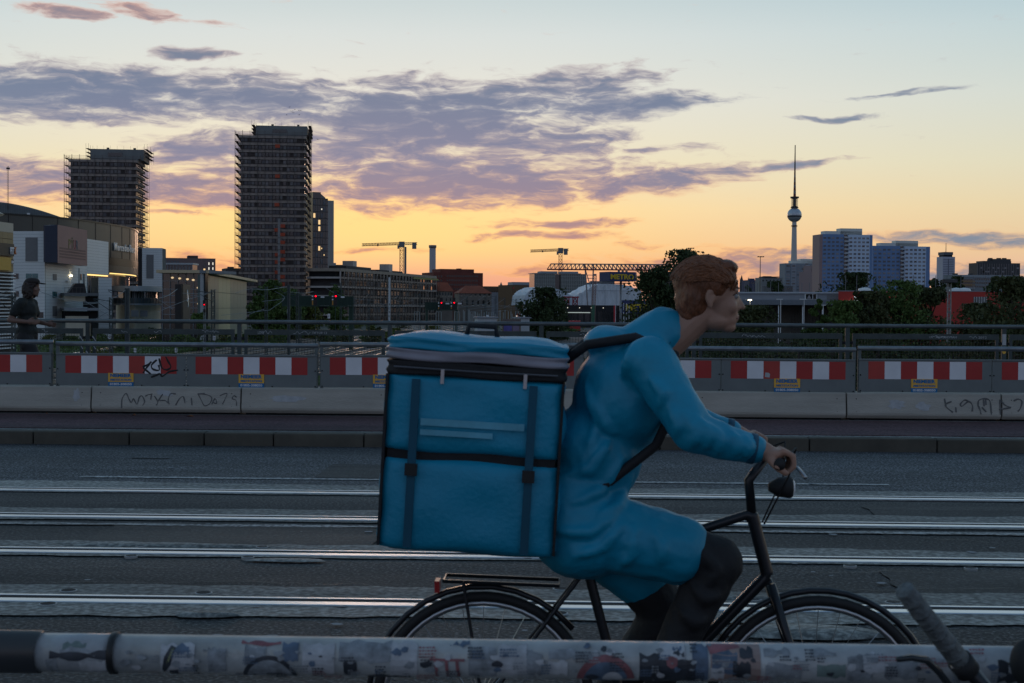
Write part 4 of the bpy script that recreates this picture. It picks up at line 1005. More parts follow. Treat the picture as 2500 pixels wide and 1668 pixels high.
# the drum
DP = [(-250, 335), (-100, 340), (0, 350), (80, 358), (160, 368), (220, 381), (270, 395), (305, 408), (325, 419), (334, 430), (336.5, 441), (334, 455), (320, 472)]
def curve_fine(P, n=4):
    Q = []
    V = [W(x, hor(x), d) for x, d in P]
    for i in range(len(V) - 1):
        p0_, p1_, p2_, p3_ = V[max(i - 1, 0)], V[i], V[i + 1], V[min(i + 2, len(V) - 1)]
        for k in range(n):
            u = k / n; Q.append(0.5 * ((2 * p1_) + (p2_ - p0_) * u + (2 * p0_ - 5 * p1_ + 4 * p2_ - p3_) * u * u + (3 * p1_ - p0_ - 3 * p2_ + p3_) * u ** 3))
    return Q + [V[-1]]
DQ = curve_fine(DP)
def drum(name, z0, z1, mat, off=0.0, Q=DQ, par=AR, sm=True):
    vs = []; fs = []
    for i, p in enumerate(Q):
        d = (Q[min(i + 1, len(Q) - 1)] - Q[max(i - 1, 0)]); nrm = Vector((d.y, -d.x, 0)).normalized()
        q = p + nrm * off; vs += [(q.x, q.y, z0), (q.x, q.y, z1)]
    for i in range(len(Q) - 1): fs.append((2 * i, 2 * i + 2, 2 * i + 3, 2 * i + 1))
    n = len(Q); vs2 = [(x + (0 if k % 2 else 0), y, z) for k, (x, y, z) in enumerate(vs)]
    mb = MB().add(vs2, fs)
    return mb.build(name, mat, par, sm=sm)
zt_ = zat(566, 334, 430); zl = zat(668, 300, 405); zd1 = zat(650, 300, 405); zd0 = zat(632, 300, 405)
drum('drum_wall', zd0, zt_, clad_d); drum('dark_band', zd1, zd0 - .02, clad_b, .02); drum('lower_drum_wall', zl, zd1 - .02, clad_d, .01)
drum('drum_coping', zt_ - .05, zt_ + .35, clad_b, .25)
# roof slab closes the drum
MB().poly([(p.x, p.y, zt_ + .3) for p in DQ] + [(DQ[0].x - 5, DQ[-1].y + 10, zt_ + .3)]).build('drum_roof', clad_b, AR)
for i in range(6, len(DQ) - 8, 3):
    d = DQ[i + 1] - DQ[i - 1]; nrm = Vector((d.y, -d.x, 0)).normalized(); q = DQ[i] + nrm * .06
    MB().box(-.04, .04, -.04, .04, zd0, zt_).build('seam', clad_b, AR, loc=(q.x, q.y, 0))
drum('warm_light_strip', zl - .32, zl - .04, warmlamp, -.3, [p for p in DQ if p.y > 340 and 262 < 1250 + F * (p - CAM).dot(RGT) / (p - CAM).dot(FWD)][:14])
MB().box(.1, wc_ - .1, .1, .4, zat(668, 213, 331) - .38, zat(668, 213, 331) - .1).build('warm_light_strip', warmlamp, fc)
# recessed glazing below the drum and behind the terraces
drum('glazed_wall', zat(700, 300, 405), zl - .3, bglass, -2.5, DQ[18:-3])
MB().box(-3, wc_ + 4, .6, .8, 0, zat(668, 213, 331) - .4).build('recessed_glass', dglass, fc)
for k in range(8): MB().box(-2 + k * 2, -1.88 + k * 2, .5, .6, 0, zat(668, 213, 331) - .4).build('mullion', sheet, fc)
# terraces, stair and their parapets
o, an, w, h = frame(157, 305, 241, 308, 715); 
tr_ = ob('terrace', MB().box(0, w, 0, 9, h - .6, h).mesh('terrace', M('terrace_edge', (.13, .14, .15), .7)), AR, (o.x, o.y, 0), an)
MB().prism([(1.2, h), (2.6, h + 2.1), (4.6, h + 2.1), (5.0, h)], 'y', 2.5, 6).build('stair_flank', clad_b, tr_)
MB().box(.2, 4.6, 1.5, 6, zat(736, 157, 305), h - .7).build('tan_wall', cream, tr_)
MB().box(4.7, w, 1.5, 6, zat(750, 157, 305), h - .7).build('dark_opening', darkm, tr_)
MB().box(0, w, -.1, 8, zat(758, 157, 305), zat(752, 157, 305)).build('lower_slab', sheet, tr_)
MB().box(.2, w, 1.5, 6, zat(790, 157, 305), zat(760, 157, 305)).build('lower_wall', darkm, tr_)
MB().box(0.4, w - 2, 1.2, 1.5, 0, zat(772, 157, 305)).build('base_wall', cream, tr_)
for k in range(9): MB().box(.1 + k * .8, .16 + k * .8, .02, .08, h, h + 1.1).build('baluster', scaf, tr_)
MB().box(0, 7, .02, .08, h + 1.1, h + 1.17).build('terrace_rail', scaf, tr_)
# rotunda terrace
RQ = curve_fine([(268, 352), (300, 346), (335, 345), (365, 350), (390, 360), (403, 372), (407, 386), (400, 400)])
def rot(name, y0, y1, mat, off): return drum(name, zat(y1, 335, 345), zat(y0, 335, 345), mat, off, RQ)
rot('white_fascia', 698, 711, M('fascia_pale', (.42, .44, .46), .5, var=.06), .3); rot('rotunda_glass', 711, 729, bglass, -2.2); rot('balcony_rail', 728, 741, M('balcony_glass', (.06, .08, .09), .3, var=.1), .3); rot('balcony_slab', 741, 745, sheet, .6); rot('rotunda_wall', 745, 900, cream, -1.6)
MB().poly([(p.x, p.y, zat(698, 335, 345) - .02) for p in RQ]).build('terrace_deck', sheet, AR)
MB().poly([(p.x, p.y, zat(711, 335, 345) + .02) for p in RQ]).build('terrace_soffit', sheet, AR)
for i in range(2, len(RQ) - 3, 1):
    d = RQ[i + 1] - RQ[i - 1]; nrm = Vector((d.y, -d.x, 0)).normalized()
    q = RQ[i] + nrm * -2.1; MB().box(-.07, .07, -.07, .07, zat(729, 335, 345), zat(711, 335, 345)).build('mullion', sheet, AR, loc=(q.x, q.y, 0))
    q = RQ[i] + nrm * .38; MB().box(-.05, .05, -.05, .05, zat(742, 335, 345), zat(728, 335, 345)).build('rail_post', scaf, AR, loc=(q.x, q.y, 0))
for px, d in ((330, 346), (352, 350)):
    q = W(px, hor(px), d - 1.5); MB().box(-.9, .9, 0, .1, zat(773, px, d), zat(758, px, d)).build('service_door', sheet, AR, loc=(q.x, q.y - .3, 0))
# lettering that follows the drum, letter by letter
lett = M('pale_steel_letters', (0.8, 0.81, 0.81), 0.4, 0.3, var=0)
zc0 = zat(611, 275, 397)
DF = [p for p in curve_fine(DP, 40)]
pxl = lambda p: 1250 + F * (p - CAM).dot(RGT) / (p - CAM).dot(FWD)
start = min(range(len(DF)), key=lambda i: abs(pxl(DF[i]) - 276))
pos = start
for ch, adv in zip('Mercedes-Benz', (2.45, 1.5, 1.15, 1.4, 1.5, 1.6, 1.5, 1.2, 0.9, 1.9, 1.7, 1.7, 1.5)):
    p = DF[pos]; d = (DF[min(pos + 6, len(DF) - 1)] - p); an = math.atan2(d.y, d.x); nrm = Vector((d.y, -d.x, 0)).normalized()
    q = p + nrm * .35
    l_ = lettering(ch, 3.1 if ch in 'MB' else 2.9, lett, AR, (q.x, q.y, zc0), depth=.14, bold=.05, width=adv * .84 * 1.02)
    l_.rotation_euler = (0, 0, an)
    acc = 0
    while acc < adv * 1.06 and pos < len(DF) - 1: acc += (DF[pos + 1] - DF[pos]).length; pos += 1
# vaulted roof behind
o, an, w, h = frame(-60, 470, 190, 480, 492)
pr_ = []
for k in range(21):
    px = -60 + 250 * k / 20; yv = 495 + 46 * max(0, (px + 10) / 190.0) ** 1.6 if px > -10 else 495
    pr_.append((w * k / 20, zat(yv, px, 475)))
vr = ob('vaulted_roof', MB().prism([(0, 5)] + pr_ + [(w, 5)], 'y', 0, 30).mesh('vaulted_roof', greyr), AR, (o.x, o.y, 0), an)
for k in range(60):
    x = w * (k + .5) / 60; i = int(x / w * 20); z = pr_[i][1] + (pr_[min(i + 1, 20)][1] - pr_[i][1]) * (x / w * 20 - i)
    MB().box(x - .06, x + .06, -.15, 0, z - 9, z - .35).build('roof_rib', M('rib_grey', (.11, .13, .14), .6, .2), vr)
MB().box(w * .5, w * .53, -1.4, -.2, zat(535, 62, 475), zat(521, 62, 475)).build('roof_vent', clad_w, vr)
# antenna mast on the roof
am = thing('antenna_mast', 'thin lattice antenna mast rising from the arena roof at far left', 'antenna', W(20, 512, 472))
hm_ = (512 - 406) * 472 / F
for a_, b_ in ((-.22, -.22), (.22, -.22), (0, .25)): MB().tube([(a_, b_, 0), (a_, b_, hm_)], .045, 4).build('chord', scaf, am)
mb = MB()
for k in range(24): mb.bar((-.22, -.22, hm_ * k / 24), (.22, -.22, hm_ * (k + 1) / 24), .05)
mb.build('lacing', scaf, am, kind='stuff'); MB().box(-.5, .5, -.3, .3, hm_ - 1.1, hm_ - .5).build('beacon', rawd, am)

# ---------------------------------------------------------------- fitness centre at the left edge
t_, w, h = bld('fitness_centre', 'tan and white louvred building with a fitness sign cut by the left edge', -170, 148, 33, 168, 519, 12, None)
sx = 160 / F
def hz(y): return zat(y, 20, 167)
MB().box(0.1, w - .15, .25, 12, 0, hz(546)).build('core', rawd, t_)
MB().box(0, w, 0, 12.1, hz(568), hz(545)).build('parapet', M('parapet_cream', (.52, .46, .36), .7, var=.06), t_)
MB().lathe([(2.6, 0), (3.0, .25), (2.4, .5)], 24).build('roof_disc', cream, t_, loc=(w - 3.0, 3, hz(530)))
MB().tube([(w - 3, 3, hz(546)), (w - 3, 3, hz(529))], .15, 6).build('disc_post', scaf, t_)
n = 6
for k in range(n):
    za, zb2 = hz(568 + (665 - 568) * (k + 1) / n), hz(568 + (665 - 568) * k / n)
    for q in range(5): MB().box(w - 1.45 * (q + 1), w - 1.45 * q - .03, 0.0, .2, za + .03, zb2 - .02).build('cladding_panel', tan, t_)
for k in range(22):
    z = hz(668 + k * 8.6)
    MB().prism([(-.25, z - .12), (.1, z), (.1, z + .05), (-.25, z - .05)], 'x', 0, w + .15).build('louvre', clad_w, t_)
MB().box(w - 7, w - 0.55, -.35, -.1, hz(626), hz(596)).build('sign_board', black, t_)
lettering('FIT', 1.15, white, t_, (w - 1.75, -.42, hz(621)), depth=.05, bold=.03, width=.95)
lettering('X', 1.15, M('sign_orange', (.5, .13, .03), .5, var=0), t_, (w - .75, -.42, hz(620)), depth=.05, bold=.05, width=.6)
MB().box(w - 5, w - 1.35, -.34, -.1, hz(661), hz(630)).build('yellow_board', M('board_ochre', (.5, .3, .03), .5, var=.05), t_)
MB().box(w - 1.25, w - .5, -.3, -.1, hz(645), hz(634)).build('small_sign', navy, t_)
for k in range(4): MB().box(w - 1.18 + k * .16, w - 1.08 + k * .16, -.33, -.3, hz(643), hz(637)).build('sign_stroke', white, t_)

# ---------------------------------------------------------------- between the arena and the towers
t_, w, h = bld('brown_hotel', 'low brown hotel block with narrow windows left of the tall tower', 388, 560, 526, 566, 629.5, 20, M('hotel_brown', (0.19, 0.13, 0.125), .8, var=.08))
sx = 562 / F
MB().box((458 - 388) * sx, (482 - 388) * sx, 3, 12, h, zat(623, 460, 561)).build('roof_house', M('hotel_brown_dark', (0.08, 0.05, 0.05), .8), t_)
wins(t_, [(506 - 388) * sx, (515.5 - 388) * sx, (519 - 388) * sx], [zat(646, 500, 560), zat(658, 500, 560), zat(670, 500, 560)], .35, 1.0, dglass, alt=[(.3, litc), (.7, dglass)], seed=4)
wins(t_, [(494 - 388) * sx], [zat(642, 500, 560), zat(652, 500, 560), zat(664, 500, 560)], .7, 1.4, dglass, alt=[(.35, litw), (.65, dglass)], seed=2)
wins(t_, [(396 + k * 7 - 388) * sx for k in range(6)], [zat(642, 400, 560)], .7, .9, curt)
pv, w2, h2 = bld('roof_pavilion', 'round-ended glass roof pavilion in front of the brown hotel', 405, 345, 472, 345, 642, 6, None)
MB().box(0, w2, 0, 6, zat(646, 405, 345), h2).build('roof_slab', M('fascia_pale', (.42, .44, .46), .5, var=.06), pv)
MB().box(.3, w2 - .3, .4, 5.6, 0, zat(646, 405, 345)).build('glazing', dglass, pv)
for k in range(9): MB().box(.3 + k * (w2 - .7) / 8, .42 + k * (w2 - .7) / 8, .3, .4, 0, zat(646, 405, 345)).build('mullion', sheet, pv)

# glass hall with the long sloping fascia
GH = thing('glass_hall', 'glass showroom hall with a beige roof edge beside the arena', 'hall', (0, 0, GZ))
o1, an1, w1, h1 = frame(394, 304, 498, 300, 667); o2, an2, w2, h2 = frame(498, 300, 606, 394, 669)
zf = zat(660, 498, 300)
fl_ = ob('left_front', MB().box(0, w1, .5, 1.5, 0, h1 - .1).mesh('left_front', dglass), GH, (o1.x, o1.y, 0), an1)
MB().box(-.2, w1 + .3, -.4, 12, h1 - .05, zf).build('roof_edge', M('edge_blue_grey', (.14, .17, .21), .5, var=.08), fl_)
for k in range(6): MB().box(w1 * k / 5.5 - .05, w1 * k / 5.5 + .05, .35, .5, 0, h1).build('mullion', sheet, fl_)
for y in (686, 706, 722, 738, 752, 768): MB().box(0, w1 * .92, .38, .5, zat(y, 440, 302) - .06, zat(y, 440, 302) + .06).build('transom', sheet, fl_)
for px, py in ((419, 678), (437, 680), (456, 682), (470, 684), (482, 703), (483, 742)):
    MB().lathe([(.05, -.22), (.28, -.1), (.28, .12), (.05, .22)], 10).build('hanging_lamp', M('hall_lamp', (.8, .6, .4), .5, var=0, emit=(1, .72, .40), est=.7 if px < 460 else .3), fl_, loc=((px - 394) / 104 * w1, .3, zat(py, px, 302)))
MB().box(w1 - .9, w1 - .35, -.1, .5, 0, h1).build('pillar', M('pillar_pale', (.36, .38, .40), .6, var=.06), fl_)
MB().box(w1 * .905, w1 * .945, .2, .6, 0, h1).build('pillar', M('pillar_blue', (.17, .20, .25), .6, var=.06), fl_)
rf = ob('right_front', MB().box(.4, w2, .6, 1.4, 0, h2 - .1).mesh('right_front', M('green_grey_infill', (.10, .13, .12), .6, var=.15, scale=.2)), GH, (o2.x, o2.y, 0), an2)
b_, zz0 = MB(), h2 - .02
ln = (W(624, hor(624), 412) - W(498, hor(498), 300)).to_2d().length
n = 20
for k in range(n): MB().box(ln * k / n + .03, ln * (k + 1) / n - .03, -.9, 10 if k < 1 else 3, zf - .62, zf + .02).build('fascia_panel', M('fascia_beige', (.52, .42, .27), .6, var=.06), rf)
MB().box(.5, 4.6, .3, .6, 0, h2).build('stone_wall', M('stone_pale', (.30, .31, .33), .7, var=.08), rf)
pb_ = M('beige_translucent', (.45, .42, .26), .5, var=.06); pgn = M('pale_green_glass', (.20, .24, .19), .4, var=.12)
xs_ = [4.8 + (w2 - 5.2) * k / 11 for k in range(12)]
for k in range(11):
    for q in range(4):
        zA, zB = h2 * q / 4, h2 * (q + 1) / 4
        MB().box(xs_[k] + .06, xs_[k + 1] - .06, .4, .55, zA + .05, zB - .05).build('wall_panel', pb_ if k in (3, 4, 5) else pgn, rf)
MB().box(1.0, 3.4, -.2, -.05, zat(706, 512, 310), zat(697, 512, 310)).build('blue_white_sign', white, rf)
for k in range(4): MB().box(1.25 + k * .5, 1.6 + k * .5, -.26, -.2, zat(704, 512, 310), zat(699.5, 512, 310)).build('sign_stroke', sblue, rf)
MB().box(.6, 1.0, -.25, -.05, zat(707, 512, 310), zat(694, 512, 310)).build('sign_post', sblue, rf)
# pylon with the three pointed star, seen from the side
o, an, w, h = frame(447, 283, 464.5, 288, 694)
py_ = thing('pylon_sign', 'dark upright pylon with a large chrome three-pointed star in a ring', 'sign', o, an)
MB().box(0, w, 0, 1.6, 0, h).build('slab', M('pylon_brown', (.055, .048, .045), .5, var=.1), py_)
MB().box(-.5, -.01, .1, 1.5, 0, h - .05).build('dark_side', black, py_)
chrome = M('chrome', (.75, .77, .78), .2, .9, var=0)
cz = zat(729, 455, 285); rr = 1.72
st = MB(); kx = .26
st.tube([(w * .42 + rr * kx * math.sin(R(a)) - .0 , -.35, cz + rr * math.cos(R(a))) for a in range(0, 361, 12)], .055, 6, cap=False); st.build('star_ring', chrome, py_)
for a in (0, 120, 240):
    tip = Vector((w * .42 + rr * kx * math.sin(R(a)), -.35, cz + rr * math.cos(R(a)))); l_ = Vector((w * .42 + .3 * kx * math.sin(R(a + 60)), -.42, cz + .3 * math.cos(R(a + 60)))); r_ = Vector((w * .42 + .3 * kx * math.sin(R(a - 60)), -.42, cz + .3 * math.cos(R(a - 60))))
    MB().add([tip, l_, (w * .42, -.5, cz), r_, (w * .42, -.28, cz)], [(0, 1, 2), (0, 2, 3), (0, 4, 1), (0, 3, 4)]).build('star_point', chrome, py_)

# small white flats between the glass slab and the long site
t_, w, h = bld('white_flats', 'small pale block of flats beside the end wall of the glass tower', 812, 720, 846, 722, 650, 12, M('flats_pale', (.30, .31, .33), .7, var=.08))
wins(t_, [.5, 2.6, 4.6], [h - 4.5, h - 8.5, h - 12.5, h - 16], .7, 2.4, dglass); MB().box(.5, 2, 2, 5, h, h + 1.7).build('roof_house', sheet, t_)
MB().box(2, 6.5, 3, 6, h, h + .8).build('roof_deck', rawd, t_)
# ---------------------------------------------------------------- the long building under construction
LB_, w, h = bld('long_building_shell', 'long five-storey building shell behind scaffolding with a white banner', 832, 600, 1066, 745, 655, 16, None)
ztop = h
MB().box(3, w - .3, .5, 15, 0, h - 4.4).build('core', rawd, LB_)
MB().box(1.5, w - .2, 3, 15, h - 4.4, h - 1).build('top_storey_core', darkm, LB_)
MB().box(0, w, 0, 16, h - 1.3, h).build('roof_beam', M('shell_tan', (.30, .25, .20), .9, var=.2, scale=.3), LB_)
fh = (h - 4.4) / 5
me = MB().box(-.2, w, -.1, 15.5, 0, .8).mesh('floor_slab', rawc)
for k in range(6): ob('floor_slab', me, LB_, (0, 0, fh * k + .0))
nb = 30
me = MB().box(0, .45, .05, .55, 0, h - 1.3).mesh('column', rawc)
for k in range(nb + 1): ob('column', me, LB_, (w * k / nb - (.45 if k == nb else 0), 0, 0))
for k in range(5): MB().box(w * (.05 + .05 * k), w * (.09 + .05 * k), .3, .6, h - 4.2, h - 1.5).build('top_opening', dglass, LB_)
wins(LB_, [w * (k + .25) / nb for k in range(nb)], [fh * q + 1.2 for q in range(5)], w / nb * .55, fh - 1.9, dglass, y=.2, alt=[(.6, dglass), (.2, curt), (.2, None)], seed=31)
skyw = M('painted_dusk_reflection', (.5, .3, .2), .3, var=0, emit=(1, .42, .2), est=.35)  # sky reflection imitated by a glow in the window material
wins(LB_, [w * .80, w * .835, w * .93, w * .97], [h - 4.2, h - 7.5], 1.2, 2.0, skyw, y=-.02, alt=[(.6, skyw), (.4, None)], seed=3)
for xa, xb, yt in ((879, 897, 637), (962, 980, 645)):
    k = 690 / F * 1.6; u0_ = (xa - 832) / 234 * w * 1.0
    MB().box(u0_, u0_ + 5, 5, 10, h, zat(yt, xa, 600 + 145 * (xa - 832) / 234)).build('stair_head', rawc, LB_)
MB().box(w * .12, w * .35, 4, 12, h, h + 1.6).build('roof_upstand', rawd, LB_)
MB().box(w * .45, w * .70, 5, 12, h, h + 1.2).build('roof_upstand', rawd, LB_)
o, an = LB_.location.copy(), LB_.rotation_euler.z
s_ = thing('scaffolding', 'scaffolding along the front of the long building shell', 'scaffolding', o, an)
me = MB().box(-.05, .05, -.05, .05, 0, h - 2.2).mesh('standard', scaf)
for k in range(44):
    for y in (-.7, -1.7): ob('standard', me, s_, (-.5 + w * k / 43, y, 0))
me = MB().box(-1.5, w + 1, -1.8, -.6, 0, .08).mesh('deck', scafr); mg = MB().box(-1.5, w + 1, -1.85, -1.75, .9, 1.0).mesh('guard_rail', scaf)
for k in range(1, 9): ob('deck', me, s_, (0, 0, (h - 3.2) * k / 8)); ob('guard_rail', mg, s_, (0, 0, (h - 3.2) * k / 8))
for k in range(12):
    x = w * (k + .3) / 12; MB().tube([(x, -1.75, (h - 3) * ((k * 3) % 7) / 8), (x + 2.6, -1.75, (h - 3) * ((k * 3) % 7 + 1) / 8)], .05, 4).build('brace', scaf, s_)
bn = (933 - 832) / 234 * w * .93
b_ = MB().box(bn, bn + 2.9, -2.0, -1.95, 1.2, h - 2.6).build('banner', M('banner_pale', (.46, .49, .53), .8, var=.08), s_)
for k, q in enumerate((.12, .2, .27, .35)): MB().box(bn + .6 + .4 * (k % 2), bn + 1.5 + .5 * (k % 2), -2.03, -2.0, h * q, h * (q + .045)).build('banner_print', black, b_)
MB().box(w * .7, w + .5, -.8, -.6, h - 2.4, h - 1.5).build('debris_net', M('net_yellow_green', (.25, .25, .08), .8, var=.15), s_)

# chimney and cranes
c = W(1055.5, hor(1055), 950); c.z = GZ
ch = thing('chimney', 'tall round pale chimney between the crane and the brick office', 'chimney', c)
r_ = 8 * 950 / F; hc = zat(600, 1055, 950)
MB().lathe([(r_, 0), (r_ * .98, hc)], 28).build('shaft', M('chimney_pale', (.36, .33, .33), .7, var=.05), ch, sm=True)
MB().lathe([(r_ * 1.12, hc - 1.6), (r_ * 1.18, hc - .4), (r_ * 1.12, hc + .3), (r_ * .8, hc + .3)], 28).build('rim', M('chimney_rim', (.2, .19, .19), .7), ch, sm=True)
def lattice(mb, a, b, w, n, r=.14, tri=False):
    """square lattice boom from a to b"""
    a, b = Vector(a), Vector(b); d = (b - a).normalized(); u = d.orthogonal().normalized() if abs(d.z) < .9 else Vector((1, 0, 0))
    if abs(d.z) < .9: u = Vector((-d.y, d.x, 0)).normalized()
    v = d.cross(u); C = [(u * sx_ + v * sy_) * w / 2 for sx_, sy_ in ((-1, -1), (1, -1), (1, 1), (-1, 1))]
    if tri: C = [u * w * .5 - v * 0, -u * w * .5 - v * 0, (Vector((0, 0, 1)) if abs(d.z) < .9 else v) * w * .9]
    for q in C: mb.bar(a + q, b + q, r)
    m_ = len(C)
    for k in range(n):
        p, q = a.lerp(b, k / n), a.lerp(b, (k + 1) / n)
        for j in range(m_):
            mb.bar(p + C[j], q + C[(j + 1) % m_] if k % 2 else q + C[(j - 1) % m_], r * .7)
            mb.bar(p + C[j], p + C[(j + 1) % m_], r * .6)
    return mb
def crane(label, d, mx, y_base, y_jib, x_tip, y_tip, x_tail, col, mw=2.2):
    """tower crane: mast pixel, jib tip and tail"""
    c = W(mx, hor(mx), d); c.z = GZ; t_ = thing('tower_crane', label, 'crane', c, YAW * 1.0, 'tower cranes'); s = d / F
    hj = zat(y_jib, mx, d)
    lattice(MB(), (0, 0, 0), (0, 0, hj - 1.2), mw, int(hj / 2.4), .2).build('mast', col, t_)
    tip = ((x_tip - mx) * s, 0, zat(y_tip, x_tip, d)); tail = ((x_tail - mx) * s, 0, hj + .2)
    lattice(MB(), (0, 0, hj), tip, 1.7, 26, .2, True).build('jib', col, t_)
    lattice(MB(), (0, 0, hj), tail, 1.5, 7, .2, True).build('counter_jib', craneg, t_)
    MB().box(-1.6, 1.8, -1.2, 1.2, hj - 1.6, hj + 2.0).build('slewing_unit', craneg, t_)
    MB().box(-2.6, -1.5, -1.6, -.2, hj - 2.6, hj - .4).build('cab', craneg, t_)
    MB().box(tail[0] - 3.2, tail[0] - .6, -1, 1, hj - 2.6, hj + 1.6).build('counterweight', craneg, t_)
    MB().box(tip[0] * .62, tip[0] * .62 + .9, -.5, .5, hj + .2 - 1.2, hj + .3).build('trolley', craneg, t_)
    return t_
crane('tower crane standing over the long building shell, left of the chimney', 900, 980, 700, 598, 883, 601, 1018, cranep, 2.2)
crane('tower crane above the green glass office, right of centre', 950, 1367.5, 705, 613, 1294, 616, 1387, cranep, 2.2)
col2 = W(989, hor(989), 905); col2.z = GZ
o_ = thing('grey_flue', 'plain grey flue standing just right of the left crane mast', 'flue', col2)
MB().lathe([(.75, 0), (.75, zat(604, 989, 905)), (.6, zat(603, 989, 905))], 14).build('shaft', craneg, o_, sm=True)

# brick office and old brick houses
t_, w, h = bld('brick_office', 'dark red brick office block with long window bands', 1058, 850, 1178, 862, 665, 22, brick)
sx = 855 / F
MB().box((1079 - 1058) * sx, (1166 - 1058) * sx, 2, 18, h, zat(656.5, 1079, 852)).build('top_storey', brick, t_)
MB().box((1128 - 1058) * sx, (1136 - 1058) * sx, 4, 8, zat(656.5, 1079, 852), zat(654.5, 1079, 852)).build('roof_house', brick, t_)
MB().box(w, w + .4, .6, 21, 0, h).build('side_wall', M('painted_lit_brick_side', (.24, .12, .09), .85, var=.1), t_)  # side wall coloured lighter than the brick, as if lit
for q in range(4):
    z0 = zat(672.5 + 10.5 * q + 4, 1090, 855); 
    me = MB().box(0, (1118 - 1058) * sx / 14 * .86, -.06, .05, 0, 1.15).mesh('window', M('bronze_glass', (.03, .022, .024), .2, var=.3, scale=.3, spec=.7))
    for k in range(14): ob('window', me, t_, ((1092 - 1058) * sx + (1175 - 1092) * sx * k / 14, 0, z0))
    for k in range(3): ob('window', me, t_, ((1062 - 1058) * sx + k * 1.8, 0, z0 - .3))
    MB().box(w + .38, w + .5, 2, 20, z0, z0 + 1.1).build('side_window_band', dglass, t_)
def house(label, x0, x1, y_ridge, y_eave, ybase, d, wallm, dep, winrows, seed, hip=.35):
    t_, w, h = bld('brick_house', label, x0, d, x1, d + 4, y_eave, dep, wallm, 'house', 'old red-roofed station houses')
    hr = zat(y_ridge, x0, d); e = .5
    P = [(-e, -e, h), (w + e, -e, h), (w + e, dep + e, h), (-e, dep + e, h), (w * hip, dep / 2, hr), (w * (1 - hip), dep / 2, hr)]
    MB().add(P, [(0, 1, 5, 4), (1, 2, 5), (2, 3, 4, 5), (3, 0, 4), (3, 2, 1, 0)]).build('roof', rooft, t_)
    for (ya, yb, n, ww_) in winrows:
        for k in range(n):
            x = w * (k + .5) / n - ww_ / 2
            f_ = MB().box(x, x + ww_, -.08, .02, zat(yb, x0, d), zat(ya, x0, d)).build('window', dglass, t_)
            MB().box(x - .12, x + ww_ + .12, -.1, .0, zat(yb, x0, d) - .25, zat(yb, x0, d) - .05).build('sill', cream, f_)
    return t_, w, h
stonew = M('old_pale_brick', (.17, .15, .13), .9, var=.2, scale=.2)
house('small old brick house with a steep red roof below the brick office', 1064, 1105, 689, 711, 770, 745, stonew, 9, [(714, 722, 6, .6), (728, 736, 4, .5)], 1, .12)
house('larger old brick house with a broad red hipped roof below the brick office', 1121, 1200, 697, 716, 770, 760, stonew, 14, [(717, 722, 7, 1.1), (733, 745, 6, 1.0)], 2, .27)
t_, w, h = bld('brown_office', 'long low brown office block with the green spire behind it', 1180, 1010, 1252, 1016, 707, 15, brick2)
MB().box(1, w - 6, 3, 12, h, zat(699, 1190, 1010)).build('top_storey', brick2, t_)
me = MB().box(0, .9, -.08, .05, 0, 1.5).mesh('window', dglass)
for q in (717, 728):
    for k in range(12): ob('window', me, t_, (1 + k * (w - 2) / 12, 0, zat(q, 1200, 1010)))
MB().box(3, 11, -.5, 0, 0, zat(714, 1200, 1010)).build('pale_bay', M('bay_pale', (.24, .25, .27), .7), t_)
sp_ = thing('church_spire', 'small green pointed spire above the brown office', 'spire', W(1223, hor(1223), 1150)); sp_.location.z = GZ
zs0, zs1 = zat(701, 1223, 1150), zat(688.5, 1223, 1150)
MB().lathe([(1.5, 0), (1.5, zs0)], 8).build('turret', brick2, sp_); MB().lathe([(1.7, zs0), (.05, zs1)], 8).build('spire_roof', M('copper_green', (.16, .22, .19), .8), sp_)
t_, w, h = bld('ochre_block', 'blocky ochre and brown building left of the wrapped roofs', 1250, 800, 1287, 806, 696, 14, M('ochre_render', (.14, .085, .045), .85, var=.12))
MB().box(3, 5, -.1, .1, 2, h - 3).build('dark_slot', dglass, t_); MB().box(.4, 1.4, -.1, .05, h - 2.2, h - 1.2).build('red_sign', redsh, t_)
t_, w, h = bld('grey_long_hall', 'low grey hall peeping over the ochre block', 1253, 1000, 1312, 1004, 695, 20, M('hall_mauve_grey', (.10, .10, .13), .7)); MB().box(0, w, 2, 18, h, zat(688.5, 1253, 1000)).build('upper_wall', M('hall_pale', (.32, .34, .36), .7), t_)
# green glass office
GO, w, h = bld('green_glass_office', 'wide green glass office block behind the wrapped roofs', 1304, 900, 1431, 906, 668, 18, None)
sx = 903 / F
for xa, xb, mt in ((0, 52, bglass), (52, 66, dglass), (66, 128, bglass)):
    MB().box(xa * sx, xb * sx - .05, 0 if mt is bglass else 2.5, 17, 0, h - (0 if mt is bglass else .3)).build('glass_wing', M('office_glass_green', (.055, .095, .095), .15, .1, var=.2, scale=.15, spec=.8) if mt is bglass else mt, GO)
for xa, xb, yt in ((18, 60, 662), (70, 112, 662)): MB().box(xa * sx, xb * sx, 3, 14, h, zat(yt, 1320, 900)).build('roof_house', M('roofhouse_pale', (.26, .28, .30), .7, var=.05), GO)
MB().box(-.8, 52 * sx, -.6, 17, h, h + .35).build('roof_slab', sheet, GO); MB().box(66 * sx, 116 * sx, -.6, 17, h, h + .35).build('roof_slab', sheet, GO)
for k in list(range(0, 12)) + list(range(15, 28)): MB().box(k * 4.6 * sx, k * 4.6 * sx + .14, -.12, -.0, 0, h).build('mullion', M('mullion_pale', (.30, .34, .34), .5), GO)
